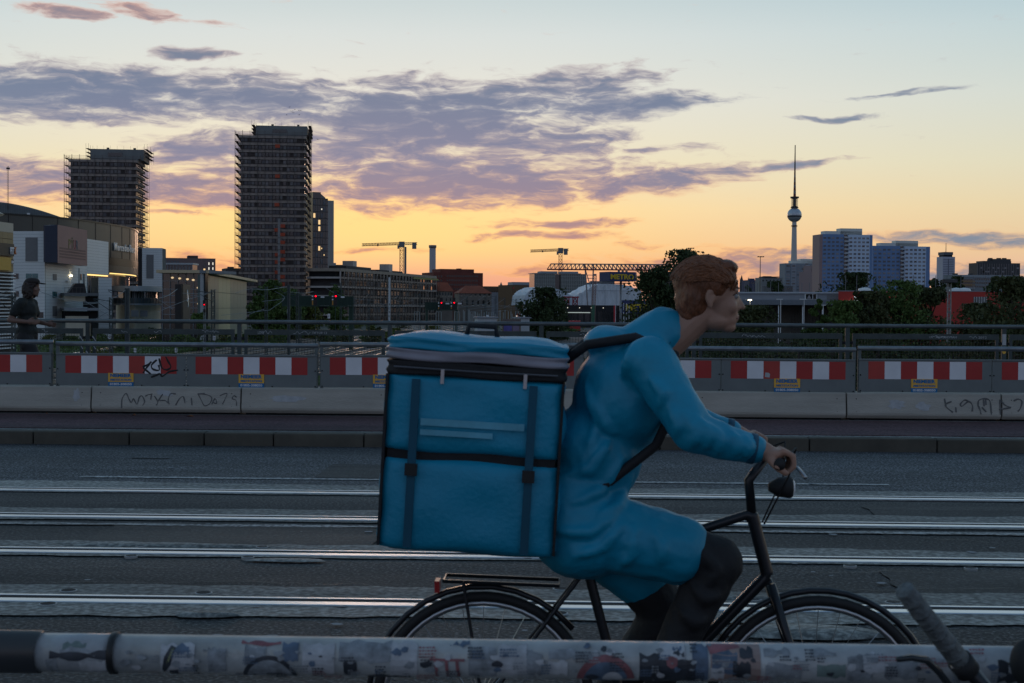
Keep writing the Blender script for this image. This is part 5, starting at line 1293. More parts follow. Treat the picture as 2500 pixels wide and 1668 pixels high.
for y in (674, 683, 693, 702): 
    MB().box(0, 52 * sx, -.1, 0, zat(y, 1330, 900) - .2, zat(y, 1330, 900)).build('floor_edge', M('edge_pale', (.24, .27, .27), .5), GO); MB().box(66 * sx, 127 * sx, -.1, 0, zat(y, 1330, 900) - .2, zat(y, 1330, 900)).build('floor_edge', M('edge_pale', (.24, .27, .27), .5), GO)

# wrapped station roofs: stepped mounds of white sheeting
def wrapped(label, prof, d, dep, seed):
    o, an, w, h = frame(prof[0][0], d, prof[-1][0], d + 6, 700); t_ = thing('wrapped_roof', label, 'roof', o, an, 'station roofs wrapped in white sheeting')
    rn = random.Random(seed); P = [((px - prof[0][0]) * d / F, zat(py, px, d)) for px, py in prof]
    bm_ = bmesh.new(); nx, ny = 70, 14
    def hp(x):
        for (a, za), (b, zb2) in zip(P, P[1:]):
            if a <= x <= b: return za + (zb2 - za) * (x - a) / max(b - a, 1e-6)
        return P[-1][1]
    g = []
    for j in range(ny + 1):
        row = []
        for i in range(nx + 1):
            x = w * i / nx
            if j < 9: y, z = -.15 * (8 - j) * .2 + rn.uniform(-.25, .25), hp(x) * j / 8.0
            else: y, z = dep * (j - 8) / 6.0, hp(x) + rn.uniform(-.15, .15)
            row.append(bm_.verts.new((x + rn.uniform(-.2, .2) * (0 < i < nx), y, max(0, z))))
        g.append(row)
    for j in range(ny):
        for i in range(nx): bm_.faces.new((g[j][i], g[j][i + 1], g[j + 1][i + 1], g[j + 1][i]))
    me = bpy.data.meshes.new('sheeting'); bm_.to_mesh(me); bm_.free(); me.materials.append(tarp); ob('sheeting', me, t_)
    for k in range(6):
        x = w * (k + .5) / 6; MB().box(x - .05, x + .05, -.75, -.65, 0, max(1, hp(x) - .3)).build('sheet_seam', M('seam_grey', (.34, .36, .39), .7), t_)
    MB().box(w * .15, w * .9, -.78, -.7, zat(709, 1450, d) - .2, zat(709, 1450, d)).build('sheet_seam', M('seam_grey', (.34, .36, .39), .7), t_)
    return t_
wrapped('left of two station roofs wrapped in white sheeting, behind the round tree', [(1278, 745), (1281, 722), (1290, 712), (1300, 707), (1312, 701), (1350, 700), (1358, 704), (1372, 709), (1388, 716), (1402, 724), (1404, 745)], 690, 26, 1)
wrapped('right, larger station roof wrapped in white sheeting behind the site mast', [(1406, 745), (1409, 722), (1416, 715), (1424, 714), (1428, 709), (1436, 707), (1446, 699), (1455, 697), (1464, 693), (1524, 694), (1530, 697), (1545, 698), (1549, 703), (1566, 704), (1572, 712), (1574, 745)], 680, 28, 2)
bs = thing('red_steel_frame', 'small red steel frame tower between the two wrapped roofs', 'frame', W(1390, hor(1390), 640)); bs.location.z = GZ
lattice(MB(), (-1.2, 0, 0), (-1.2, 0, zat(724, 1390, 640)), 2.0, 6, .35).build('leg', M('frame_red', (.3, .02, .03), .6), bs); lattice(MB(), (2.6, 0, 0), (2.6, 0, zat(724, 1390, 640)), 2.0, 6, .35).build('leg', M('frame_red', (.3, .02, .03), .6), bs)
MB().box(-3, 4.4, -1, 1, zat(727, 1390, 640), zat(724, 1390, 640)).build('cross_beam', M('frame_red', (.3, .02, .03), .6), bs)
# gantry crane bridge
GC = thing('gantry_crane', 'long red and grey lattice gantry crane spanning behind the advertising mast', 'crane', W(1335, hor(1335), 640), YAW); GC.location.z = GZ
s = 640 / F; za, zb2 = zat(658.5, 1400, 640), zat(645, 1400, 640); Lg = (1725 - 1335) * s; gr = M('gantry_red', (.28, .035, .045), .6, var=.08); gg = M('gantry_grey', (.27, .24, .24), .6, var=.06)
for yy in (-1.5, 1.5):
    MB().bar((0, yy, za), (Lg, yy, za), .4).build('lower_chord', gr, GC); MB().bar((9 * s, yy, zb2), (Lg - 9 * s, yy, zb2), .32).build('upper_chord', gg, GC)
nb = 37; step = (Lg - 18 * s) / nb
dg_ = MB().bar((0, 0, 0), (0, 0, zb2 - za), .2).mesh('vertical', gg); d1_ = MB().bar((0, 0, 0), (step, 0, zb2 - za), .22).mesh('diagonal', gg)
MB().bar((0, -1.5, za), (9 * s, -1.5, zb2), .28).build('end_diagonal', gr, GC); MB().bar((Lg, -1.5, za), (Lg - 9 * s, -1.5, zb2), .28).build('end_diagonal', gr, GC)
d2_ = MB().bar((step, 0, 0), (0, 0, zb2 - za), .22).mesh('diagonal', gg)
for k in range(nb):
    for yy in (-1.5, 1.5): ob('vertical', dg_, GC, (9 * s + step * k, yy, za)); ob('diagonal', d1_ if k < 8 else d2_, GC, (9 * s + step * k, yy, za))
for a_, b_ in ((1427, 1436), (1448, 1441)):
    MB().bar(((a_ - 1335) * s, -1, zb2), ((b_ - 1335 + 2) * s, -1, 0), .45).build('leg', gg, GC)
MB().bar(((1424 - 1335) * s, -1, zb2), ((1441 - 1335) * s, -1, zat(700, 1440, 640)), .3).build('leg_brace', gg, GC)
for yv in (672, 680): MB().bar(((1432 - 1335) * s, -1, zat(yv, 1440, 640)), ((1447 - 1335) * s, -1, zat(yv, 1440, 640)), .22).build('leg_tie', gg, GC)
MB().box((1616 - 1335) * s, (1630 - 1335) * s, -1, 1, 0, za).build('far_leg', gr, GC)
sm_ = thing('site_mast', 'slender striped construction mast in front of the wrapped roof', 'mast', W(1450, hor(1450), 420)); sm_.location.z = GZ
hh_ = zat(674, 1450, 420)
lattice(MB(), (-.3, 0, 0), (.25, 0, hh_), .85, 22, .12).build('lattice', M('mast_pink', (.30, .19, .17), .6), sm_); MB().box(-.3, .7, -.5, .5, hh_, hh_ + .6).build('head', craneg, sm_)
MB().box(-.75, .25, -.5, .5, 0, zat(745, 1450, 420)).build('base_box', M('base_green', (.04, .12, .07), .7), sm_)
# advertising mast and lower board
o, an, w, h = frame(1488, 330, 1551, 333, 663.5)
ms = thing('advertising_mast', 'tall pole sign with yellow capital letters on a blue box', 'sign', o, an)
sx = 331 / F; z0 = zat(686.5, 1488, 330)
MB().box(0, w, 0, 5, z0, h).build('sign_box', metro_b, ms)
MB().add([(w, 0, z0), (w + 2.2, 3.2, z0 + .15), (w + 2.2, 3.2, h - .1), (w, 0, h), (w, 5, z0), (w, 5, h)], [(0, 1, 2, 3), (1, 4, 5, 2), (0, 4, 1), (3, 2, 5)]).build('side_panel', metro_b, ms)
lettering('METRO', 1.62, metro_y, ms, (.22, -.06, z0 + .50), depth=.05, bold=.055, width=w * .9)
l_ = lettering('R', 1.3, metro_y, ms, (w + .55, .35, z0 + .55), depth=.05, bold=.06, width=1.0); l_.rotation_euler = (0, 0, R(55))
MB().tube([((1533.5 - 1488) * sx, 2.4, 0), ((1533.5 - 1488) * sx, 2.4, z0)], .27, 12).build('pole', M('pole_grey', (.23, .25, .27), .5, .2), ms, sm=True)
MB().box((1525 - 1488) * sx, (1554 - 1488) * sx, .8, 4.2, z0 - .5, z0 - .3).build('service_walkway', scaf, ms)
for k in range(3): MB().box(w * (.5 + .15 * k), w * (.5 + .15 * k) + .4, 2, 2.4, h, h + .35).build('roof_box', craneg, ms)
o, an, w, h = frame(1520, 292, 1606, 296, 733)
lb = thing('shop_board', 'lower blue shop board with large yellow capitals, half hidden by the tree', 'sign', o, an)
z0 = zat(765, 1520, 292)
MB().box(0, w, 0, .4, z0, h).build('board', metro_b, lb)
lettering('METRO', 2.2, metro_y, lb, (w * .085, -.05, z0 + .35), depth=.05, bold=.07, width=w * .86)
for x in (.6, w - .6): MB().box(x - .1, x + .1, .1, .3, 0, z0).build('post', craneg, lb)
for i, (px, yt, lb_) in enumerate([(1522.5, 742, 'first of three thin white flagpoles by the shop board'), (1529.5, 743, 'second thin white flagpole by the shop board'), (1536, 742, 'third thin white flagpole, right of the big letter')]):
    p = W(px, hor(px), 255 + i); p.z = GZ; fpz = thing('flagpole', lb_, 'flagpole', p, group='flagpoles by the shop board')
    MB().tube([(0, 0, 0), (0, 0, zat(yt, px, 255))], [.07, .04], 8).build('pole', white, fpz); MB().lathe([(.07, 0), (.07, .1), (.01, .14)], 8).build('cap', white, fpz, loc=(0, 0, zat(yt, px, 255)))
p = W(1503, hor(1503), 240); p.z = GZ; fl = thing('beach_flag', 'narrow red and white feather banner on a pole', 'flag', p)
hz1 = zat(743, 1503, 240); MB().tube([(0, 0, 0), (0, 0, hz1)], .04, 6).build('pole', white, fl)
MB().add([(-.02, 0, 0), (-.02, 0, hz1 - .1), (-.32, 0, hz1 - .25), (-.30, 0, hz1 * .45), (-.05, .03, .6)], [(0, 1, 2, 3, 4)]).build('cloth', M('banner_red', (.5, .04, .05), .7), fl)

# ---------------------------------------------------------------- right: shop halls
GHh, w, h = bld('grey_market_hall', 'long low grey market hall with a ribbed canopy on white posts', 1700, 236, 2046, 226, 713, 26, None)
sx = 230 / F
def gx(px): return (px - 1700) / 346 * w
MB().box(0, w, 3, 26, zat(744, 1800, 232), h - .15).build('upper_wall', sheet, GHh)
MB().box(-.2, w, 2.6, 26.2, h - .2, h + .05).build('roof_edge', M('edge_light', (.40, .43, .46), .5), GHh)
MB().box(0, w, 8, 9, 0, zat(744, 1800, 232)).build('back_wall', M('painted_shade_wall', (.09, .09, .085), .8), GHh)  # shade under the canopy is put into this dark wall colour
can = MB().box(0, w, -.4, 3, zat(744, 1800, 232), zat(731.5, 1800, 232)).build('canopy', M('canopy_grey', (.22, .25, .29), .55, .1, var=.06), GHh)
me = MB().box(0, .08, -.06, 0, 0, zat(731.5, 1800, 232) - zat(744, 1800, 232)).mesh('canopy_rib', M('canopy_rib', (.15, .17, .2), .55))
for k in range(110): ob('canopy_rib', me, can, (w * k / 110, -.4, zat(744, 1800, 232)))
for px in (1905, 1963, 2010, 1840): MB().tube([(gx(px), -.1, 0), (gx(px), -.1, zat(744, 1800, 232))], .09, 8).build('post', clad_w, GHh, sm=True)
wf = MB().box(gx(1957), gx(1987), 2.85, 3.02, zat(731, 1960, 228), zat(716.5, 1960, 228)).build('window_frame', clad_w, GHh)
MB().box(gx(1960), gx(1975.5), 2.8, 2.86, zat(730, 1960, 228), zat(718, 1960, 228)).build('window', darkm, wf); MB().box(gx(1977.5), gx(1985), 2.8, 2.86, zat(730, 1960, 228), zat(718, 1960, 228)).build('window', dglass, wf)
MB().add([(gx(1963), 2.78, zat(729, 1960, 228)), (gx(1973), 2.78, zat(729, 1960, 228)), (gx(1968), 2.78, zat(719, 1960, 228))], [(0, 1, 2)]).build('triangle_sign', curtl, wf)
MB().box(gx(2010), gx(2036), 2.9, 3.0, zat(731, 1960, 228), zat(720.5, 1960, 228)).build('grey_panel', M('panel_grey', (.17, .17, .175), .6, var=.1), GHh)
for k in range(26): MB().box(gx(1905) + k * .5, gx(1905) + k * .5 + .06, 7.9, 8.0, 0, zat(746, 1900, 232)).build('door_rib', seamd, GHh)
RH, w2, h2 = bld('red_hall', 'long bright red retail hall behind the trees at the right', 2046.5, 224, 2520, 216, 711.5, 30, redw)
MB().box(0, w2, -.05, 30, h2, h2 + .12).build('roof_edge', sheet, RH)
for px in (2108, 2212, 2340, 2360): MB().lathe([(.1, 0), (1.1, .02), (.9, .45), (.1, .6)], 12).build('roof_light', clad_w, RH, loc=((px - 2046) / 474 * w2, 6, h2 + .1))
wg = MB().box((2380 - 2046) / 474 * w2, (2412 - 2046) / 474 * w2, -.1, .02, zat(743, 2390, 219), zat(725, 2390, 219)).build('window', bglass, RH)
for k in range(6): MB().box((2381 + k * 6 - 2046) / 474 * w2, (2382 + k * 6 - 2046) / 474 * w2, -.14, -.1, zat(743, 2390, 219), zat(725, 2390, 219)).build('window_bar', clad_w, wg)
litl = M('lit_white_letters', (.8, .8, .8), .5, var=0, emit=(.9, .95, 1), est=.75)
for k, (px, ya, yb) in enumerate(((2074, 733, 757), (2086, 724, 745), (2094, 724, 740), (2108, 723, 744), (2122, 723, 740), (2136, 723, 744), (2150, 724, 744), (2164, 724, 750))):
    MB().box((px - 2046) / 474 * w2, (px + (5 if k == 0 else 8) - 2046) / 474 * w2, -.3, -.05, zat(yb, px, 222), zat(ya, px, 222)).build('lit_letter_stroke', litl, RH)
MB().box((2055 - 2046) / 474 * w2, (2060 - 2046) / 474 * w2, -.3, -.05, zat(738, 2058, 222), zat(736, 2058, 222)).build('wall_lamp', litc, RH)
# lit street lamps in front of the grey hall
for i, (px, py, lb_) in enumerate([(1783, 733, 'lit round street lamp, brightest, left of the grey hall'), (1831, 732, 'lit flat street lamp at the grey hall canopy'), (1906, 731.5, 'unlit pale street lamp left of the hall window'), (1963, 731.5, 'unlit pale street lamp below the hall window'), (2010, 746, 'short unlit street lamp behind the conical tree')]):
    p = W(px, hor(px), 205); p.z = GZ; lp = thing('street_lamp', lb_, 'lamp', p, group='street lamps along the market hall'); hz1 = zat(py, px, 205)
    MB().tube([(0, 0, 0), (0, 0, hz1)], [.07, .045], 8).build('pole', clad_w, lp)
    if i == 0: MB().lathe([(.05, -.3), (.28, -.1), (.28, .1), (.05, .28)], 14).build('globe', lampm, lp, sm=True, loc=(0, 0, hz1 + .1))
    else:
        hd = MB().box(-.62, .3, -.15, .15, hz1 - .02, hz1 + .1).build('head', clad_w, lp)
        if i == 1: MB().box(-.3, .22, -.2, .1, hz1 - .1, hz1 - .03).build('lamp_panel', lampm, lp)
# ---------------------------------------------------------------- television tower
p = W(1937, hor(1937), 3100); p.z = GZ
tv = thing('television_tower', 'slim television tower with a steel sphere and tall striped antenna', 'tower', p)
def tz(y): return zat(y, 1938, 3100)
k = 3100 / F
tvc = M('tower_concrete', (.52, .50, .48), .8, var=.05, scale=.02)
MB().lathe([(16 , 0), (12, 15), (8.6, 35), (7.6, tz(660)), (6.2, tz(620)), (5.2, tz(560)), (4.6, tz(536))], 32).build('shaft', tvc, tv, sm=True)
rs = 17.6 * k; zs = tz(525.5); prof = []
for q in range(-80, 81, 10): prof.append((rs * math.cos(R(q)), zs + rs * math.sin(R(q))))
MB().lathe(prof, 40).build('sphere', M('steel_facets', (.45, .48, .52), .36, .5, var=.2, scale=.15), tv, sm=True)
MB().lathe([(rs * 1.005, zs - 4.6), (rs * 1.012, zs - 3), (rs * 1.005, zs - 1.4)], 40).build('window_band', dglass, tv, sm=True)
for y in (551, 553.5): MB().lathe([(6.8, tz(y) - .5), (6.8, tz(y) + .5)], 24).build('ring', rawd, tv)
MB().lathe([(9, tz(508.5)), (8, tz(506)), (3.2, tz(504)), (3.2, tz(484)), (3, tz(482))], 20).build('neck', rawd, tv)
for q in range(9): MB().lathe([(7.6, tz(507 - q * 2.6) - .35), (7.6, tz(507 - q * 2.6) + .35)], 18).build('aerial_deck', craneg, tv)
MB().lathe([(9.5, tz(484.6)), (9.5, tz(481)), (3, tz(480.5))], 18).build('top_deck', rawd, tv)
ys = [480.5, 474, 466, 459, 452, 446, 440, 434, 428, 418, 406, 395, 384, 372, 355.5]
for i, (a_, b_) in enumerate(zip(ys, ys[1:])):
    r1 = 3.0 - 2.1 * i / 14; MB().lathe([(r1, tz(a_)), (r1 * .93, tz(b_))], 12).build('antenna_section', M('antenna_red', (.17, .035, .03), .7) if i % 2 == 0 and i < 9 else (craneg if i < 9 else rawd), tv)
# ---------------------------------------------------------------- slab blocks on the right
def slab_block(label, segs, d, ytop, roof, seed, floors, fh_px, name='apartment_block', group='blue tower blocks'):
    """segs: (x0, x1, kind) in pixels; every window its own piece"""
    x0, x1 = segs[0][0], segs[-1][1]; o, an, w, h = frame(x0, d, x1, d + 6, ytop); t_ = thing(name, label, 'building', o, an, group); s = d / F; rn = random.Random(seed)
    fh = fh_px * s; budget = [300]
    for xa, xb, kind in segs:
        a, b = (xa - x0) * s, (xb - x0) * s
        mt = {'pink': M('painted_sunset_side', (.30, .22, .22), .7, var=.08), 'dark': blueh, 'light': bluel, 'edge': blueh, 'balc': bluel, 'grey': M('block_grey', (.22, .245, .28), .8, var=.06), 'greyl': M('block_grey_light', (.28, .30, .34), .8, var=.06)}[kind]  # pink wall colour carries the sunset glow on that side
        off = {'pink': .0, 'dark': 0, 'light': -1.2, 'edge': -.5, 'balc': .8, 'grey': 0, 'greyl': -.5}[kind]
        MB().box(a, b - .02, off, 14, 0, h + (.25 if kind == 'dark' else 0)).build('wall', mt, t_)
        n = max(1, int(round((xb - xa) / (11.5 if kind in ('light', 'dark', 'grey', 'greyl') else 9))))
        if kind == 'balc':
            me = MB().box(a + .02, b - .05, -1.9, .7, 0, fh * .42).mesh('balcony', M('balcony_white', (.42, .45, .49), .7)); mw = MB().box(a + .2, b - .25, .6, .85, 0, fh * .5).mesh('balcony_opening', dglass)
            for q in range(floors): ob('balcony', me, t_, (0, 0, h - fh * (q + 1) + fh * .1)); ob('balcony_opening', mw, t_, (0, 0, h - fh * (q + 1) + fh * .52))
            continue
        inset = (xb - xa) * .38 if kind == 'dark' and xb - xa > 60 and seed == 1 else 0
        if kind == 'edge': continue
        ww = (b - a - inset * s * .98) / n * .62
        for q in range(1, floors + 1):
            for j in range(n):
                x = a + inset * s + (b - a - inset * s) * (j + .19) / n; z = h - fh * (q + .12)
                r = rn.random(); wm = dglass if r < .25 else (curt if r < .5 else curtl)
                if kind == 'dark': wm = curt if r < .6 else (curtl if r < .97 else dglass)
                if kind == 'pink': wm = M('painted_sunset_window', (.32, .2, .2), .4, var=0)  # windows tinted with the same painted sunset glow
                key = (kind, wm.name, round(ww, 2), seed); 
                if key not in _txt: _txt[key] = MB().box(0, ww, -.12, .05, 0, fh * .46).mesh('window', wm)
                ob('window', _txt[key], t_, (x, off, z))
    for xa, xb, yt in roof: MB().box((xa - x0) * s, (xb - x0) * s, 3, 11, h, zat(yt, x0, d)).build('roof_house', M('roofhouse_cream', (.62, .62, .57), .7, var=.05), t_)
    return t_
slab_block('left, taller slate blue tower block with pale balconies', [(1999, 2007, 'pink'), (2007, 2061, 'dark'), (2061, 2072, 'balc'), (2072, 2126, 'light'), (2126, 2134, 'edge')], 1000, 572.5, [(2016, 2112, 563.5), (2056, 2112, 556.5)], 1, 13, 9.6)
slab_block('right, lower slate blue tower block with a crane hook at its edge', [(2130, 2199, 'dark'), (2199, 2209, 'balc'), (2209, 2264, 'light'), (2264, 2275, 'edge')], 1040, 601, [(2152, 2249, 592.5), (2192, 2249, 586.5)], 2, 10, 9.6)
slab_block('grey tower block at the foot of the television tower', [(1916, 1931, 'grey'), (1931, 1944, 'greyl'), (1944, 1968, 'grey'), (1968, 1976, 'balc'), (1976, 2000, 'grey')], 1250, 643, [(1936, 2000, 636), (1959, 2000, 631.5)], 3, 9, 7.2, group=None)
t_, w, h = bld('pink_lit_block', 'narrow block with a pink lit wall left of the taller blue tower', 1982, 1100, 1992, 1104, 664, 12, M('painted_sunset_side', (.30, .22, .22), .7, var=.08)); MB().box(w, w + 2.4, .4, 12, 0, h + 4).build('dark_side', dglass, t_)  # sunset light painted into the wall colour
MB().box(w * .6, w + 1.4, 3, 10, h, zat(648, 1990, 1100)).build('upper_wall', M('painted_sunset_side', (.30, .22, .22), .7, var=.08), t_)
t_, w, h = bld('distant_hotel_tower', 'slim pale hotel high-rise with a dark crown and mast', 2300, 2900, 2330, 2905, 627, 26, M('hotel_pale', (.40, .42, .50), .6, var=.05)); s = 2900 / F
MB().box(3.5 * s, 27 * s, 3, 22, h, zat(623, 2310, 2900)).build('gap_storey', darkm, t_); MB().box(3.5 * s, 27 * s, 0, 26, zat(623, 2310, 2900), zat(615.5, 2310, 2900)).build('crown', M('crown_dark', (.10, .11, .13), .7), t_)
MB().tube([(15.5 * s, 12, h), (15.5 * s, 12, zat(593, 2315, 2900))], [1.0, .5], 6).build('mast', rawd, t_)
me = MB().box(1, 30 * s - 1, -.3, 0, 0, 1.4).mesh('window_band', M('hotel_band', (.16, .17, .22), .4))
for k in range(14): ob('window_band', me, t_, (0, 0, h - 6 - k * 3.6))
MB().box(14 * s, 16 * s, -.5, 0, 0, h - 4).build('centre_rib', M('hotel_rib', (.13, .14, .18), .6), t_)
t_, w, h = bld('dark_office_block', 'broad dark stepped office block far right', 2384, 1500, 2489, 1506, 642, 20, M('office_dark', (.055, .055, .06), .7, var=.1)); s = 1500 / F
MB().box(17 * s, 90 * s, 2, 18, h, zat(637, 2400, 1500)).build('upper_storey', M('office_dark', (.055, .055, .06)), t_); MB().box(44 * s, 90 * s, 3, 17, zat(637, 2400, 1500), zat(632, 2440, 1500)).build('top_storey', M('office_dark', (.055, .055, .06)), t_)
for px in (2420, 2442, 2456): MB().box((px - 2384) * s, (px - 2376) * s, 4, 8, h + 2, zat(629.5, px, 1500)).build('roof_box', rawd, t_)
for k in range(17): MB().box(k * 6.2 * s, k * 6.2 * s + .7, -.3, 0, 0, h - .8).build('pier', M('pier_pale', (.17, .15, .15), .7), t_)
me = MB().box(0, 2.6, -.2, 0, 0, 1.5).mesh('window', curtl)
for k in range(40): ob('window', me, t_, (random.Random(k).randrange(17) * 6.2 * s + 1.1, 0, h - 6 - random.Random(k + 50).randrange(5) * 4))
t_, w, h = bld('long_flats', 'low long apartment block with orange balconies far right', 2331, 900, 2470, 910, 671, 14, M('flats_grey', (.20, .225, .25), .8, var=.06)); s = 905 / F
MB().box(0, w, -.3, 0, h - 1.6, h).build('roof_band', M('flats_band', (.27, .30, .33), .7), t_)
for q in range(3):
    z = zat(689 + q * 8.5, 2340, 900); b_ = MB().box(8 * s, 52 * s, -.9, 0, z, z + 1.1).build('balcony', M('balcony_ochre', (.26, .17, .09), .8) if q < 2 else M('flats_band', (.27, .30, .33)), t_); MB().box(8 * s, 52 * s, -.1, 0, z + 1.1, z + 2.1).build('window_row', dglass, t_)
wins(t_, [(54 + k * 5) * s for k in range(16)], [zat(684 + 9 * q, 2400, 900) for q in range(3)], .9, 1.2, dglass)
for px in (2337, 2380): MB().box((px - 2331) * s, (px - 2323) * s, 3, 6, h, h + 1).build('roof_box', rawd, t_)
# far skyline odds and ends left of the television tower
for i, (x0, x1, yt, d, mt, nm, lb_) in enumerate([(1720, 1742, 662, 420, rawd, 'dark_shed', 'dark flat shed roof behind the big tree'), (1700, 1757, 672, 430, rawd, 'dark_shed', 'long dark shed right behind the big tree'), (1762, 1789, 678.5, 1300, M('ochre_roof', (.30, .18, .02), .8), 'yellow_hall', 'small yellow hall on the skyline'),
        (1826, 1862, 684, 1250, M('violet_block', (.07, .07, .12), .8), 'violet_block', 'low bluish violet block on the skyline'), (1858, 1910, 678, 1200, M('pale_office', (.20, .21, .21), .8, var=.06), 'pale_office', 'pale office with a flat overhanging roof left of the television tower'),
        (1905, 1935, 698, 700, M('low_annex', (.11, .11, .12), .8), 'low_annex', 'low grey annexe in front of the grey tower block'), (552, 592, 655, 760, rawd, 'grey_low_block', 'low grey block peeping left of the tall tower'), (1470, 1500, 686, 1300, M('rooftops_grey', (.12, .13, .15), .8), 'grey_rooftops', 'grey rooftops behind the advertising mast'), (1437, 1478, 690, 1250, M('rooftops_grey', (.12, .13, .15)), 'grey_rooftops', 'grey rooftops right of the green glass office')]):
    t_, w, h = bld(nm, lb_, x0, d, x1, d + 3, yt, 16, mt); MB().box(w * .2, w * .55, 4, 8, h, h + d * .0012).build('roof_house', mt, t_)
    wins(t_, [w * (k + .3) / 6 for k in range(6)], [h - d * .0026], w / 14, d * .0012, dglass)
    if nm == 'pale_office': MB().box(w * .1, w * .84, -1, 12, h + .2, h + 1).build('roof_overhang', rawd, t_)
cs = thing('church_steeple', 'dark thin church steeple on the skyline behind the net poles', 'steeple', W(1810, hor(1810), 1800)); cs.location.z = GZ
MB().box(-2.4, 2.4, -2.4, 2.4, 0, zat(690, 1810, 1800)).build('tower', rawd, cs); MB().lathe([(2.6, zat(690, 1810, 1800)), (.2, zat(672, 1810, 1800))], 8).build('spire_roof', rawd, cs)
# sports ground: floodlight masts and ball-net poles
for px, yt, d, lb_ in ((1684.5, 607, 330, 'floodlight mast above the big tree'), (1855, 627.5, 330, 'floodlight mast left of the television tower')):
    p = W(px, hor(px), d); p.z = GZ; t_ = thing('floodlight_mast', lb_, 'mast', p, group='floodlight masts'); hz1 = zat(yt, px, d)
    MB().tube([(0, 0, 0), (0, 0, hz1)], [.16, .08], 8).build('pole', scaf, t_); MB().box(-.8, .8, -.05, .05, hz1 - .08, hz1).build('crossbar', scaf, t_)
    for x in (-.65, -.1, .45): MB().box(x, x + .42, -.25, .1, hz1, hz1 + .16).build('floodlight', rawd, t_)
npole = M('net_pole', (.14, .135, .14), .7); q = 0
for px, yt in [(1765, 688), (1772, 685), (1779, 686), (1786, 684), (1791, 685), (1796, 686), (1801, 686), (1806, 678), (1818, 688), (1823, 687), (1827, 678), (1838, 692), (1849, 690), (1862, 692), (1881, 688), (1900, 690), (1918, 690), (1935, 690), (1957, 690), (1976, 690)] + [(2036 + k * 27.5, 676) for k in range(11)] + [(2345 + 30 * k, 678) for k in range(5)]:
    p = W(px, hor(px), 250 if px < 2000 else 240); p.z = GZ; q += 1; lb_ = ORD(q - 1) + ' thin ball-net pole from the left behind the grey hall' if q < 21 else ORD(q - 21) + ' tall ball-net pole from the left behind the red hall'
    o = MB().tube([(0, 0, 0), (0, 0, zat(yt, px, 250))], [.075, .05], 6).build('net_pole', npole, loc=p); tag(o, lb_, 'pole', 'ball-net poles ' + ('behind the grey hall' if px < 2000 else 'behind the red hall'))
# lattice mast with a dark round top at the right
p = W(2317, hor(2317), 110); p.z = GZ; t_ = thing('lattice_mast', 'slim lattice light mast with a dark round platform in front of the red hall', 'mast', p)
hz1 = zat(692, 2317, 110); lattice(MB(), (0, 0, 0), (0, 0, hz1), .24, 40, .03).build('lattice', M('mast_pale', (.28, .29, .29), .5, .3), t_)
MB().lathe([(.1, hz1), (.62, hz1 + .06), (.55, hz1 + .28), (.3, hz1 + .36)], 14).build('platform', rawd, t_)
for k in range(7): MB().box(-.05, .05, -.3, -.1, 0, .22).build('lamp', rawd, t_, loc=(-.5 + k * .17, 0, hz1 + .1))

# ================================================================ railway furniture
mastm = M('overhead_mast', (.06, .075, .075), .6, .3, var=.2)
wirem = M('overhead_wire', (.30, .31, .31), .4, .5, var=0)
def mast(px, yt, d, lab, lat=False, wid=.3, wires=(), zb=GZ):
    p = W(px, hor(px), d); p.z = zb; t_ = thing('overhead_line_mast', lab, 'mast', p, group='overhead line masts'); hz1 = W(px, yt, d).z - zb
    if lat: lattice(MB(), (0, 0, 0), (0, 0, hz1), wid, int(hz1 / .6), .06).build('lattice_post', mastm, t_)
    else: MB().box(-wid / 2, -wid / 6, -.12, .12, 0, hz1).box(wid / 6, wid / 2, -.12, .12, 0, hz1).box(-wid / 6, wid / 6, -.03, .03, 0, hz1).build('post', mastm, t_)
    MB().box(-wid, wid, -.25, .25, 0, .5).build('footing', conc, t_)
    MB().bar((0, 0, hz1 - .5), (-2.2, 0, hz1 - .2), .07).build('bracket', mastm, t_)
    MB().bar((0, 0, hz1 - 1.7), (-2.2, 0, hz1 - .3), .05).build('stay', mastm, t_)
    for w_ in wires:
        pts = [W(x, y, dd) - Vector(p) for x, y, dd in w_]; Q = []
        for i in range(len(pts) - 1):
            a, b, c_, e = pts[max(i - 1, 0)], pts[i], pts[i + 1], pts[min(i + 2, len(pts) - 1)]
            for k in range(4):
                u = k / 4; Q.append(.5 * (2 * b + (c_ - a) * u + (2 * a - 5 * b + 4 * c_ - e) * u * u + (3 * b - a - 3 * c_ + e) * u ** 3))
        Q.append(pts[-1]); MB().tube(Q, .028, 5).build('wire', wirem, t_)
    return t_
mast(311, 704, 160, 'stout dark overhead line mast in front of the arena rotunda', False, .55, [[(90, 709, 150), (140, 727, 152), (190, 737, 154), (240, 738, 156), (280, 726, 158), (309, 707, 160)], [(160, 742, 150), (205, 743, 155), (260, 738, 160)]])
mast(271, 726, 175, 'slim lattice overhead mast left of the stout mast', True, .35, [[(206, 734, 150), (240, 756, 150), (268, 771, 150)], [(230, 782, 150), (262, 762, 150)]])
mast(520, 707, 185, 'lattice overhead mast in front of the glass hall corner', True, .42, [[(388, 728, 175), (410, 722, 178), (433, 706, 182)], [(445, 716, 180), (490, 718, 184), (505, 716, 185), (528, 706, 185)], [(380, 728, 175), (402, 741, 175), (422, 756, 175)], [(385, 762, 175), (425, 745, 178), (470, 728, 182), (512, 716, 185)]])
mast(33, 716, 130, 'thin overhead mast at the left edge beside the louvres', True, .3, [[(0, 717, 128), (30, 707, 129), (60, 696, 130)], [(0, 728, 128), (35, 718, 130)]])
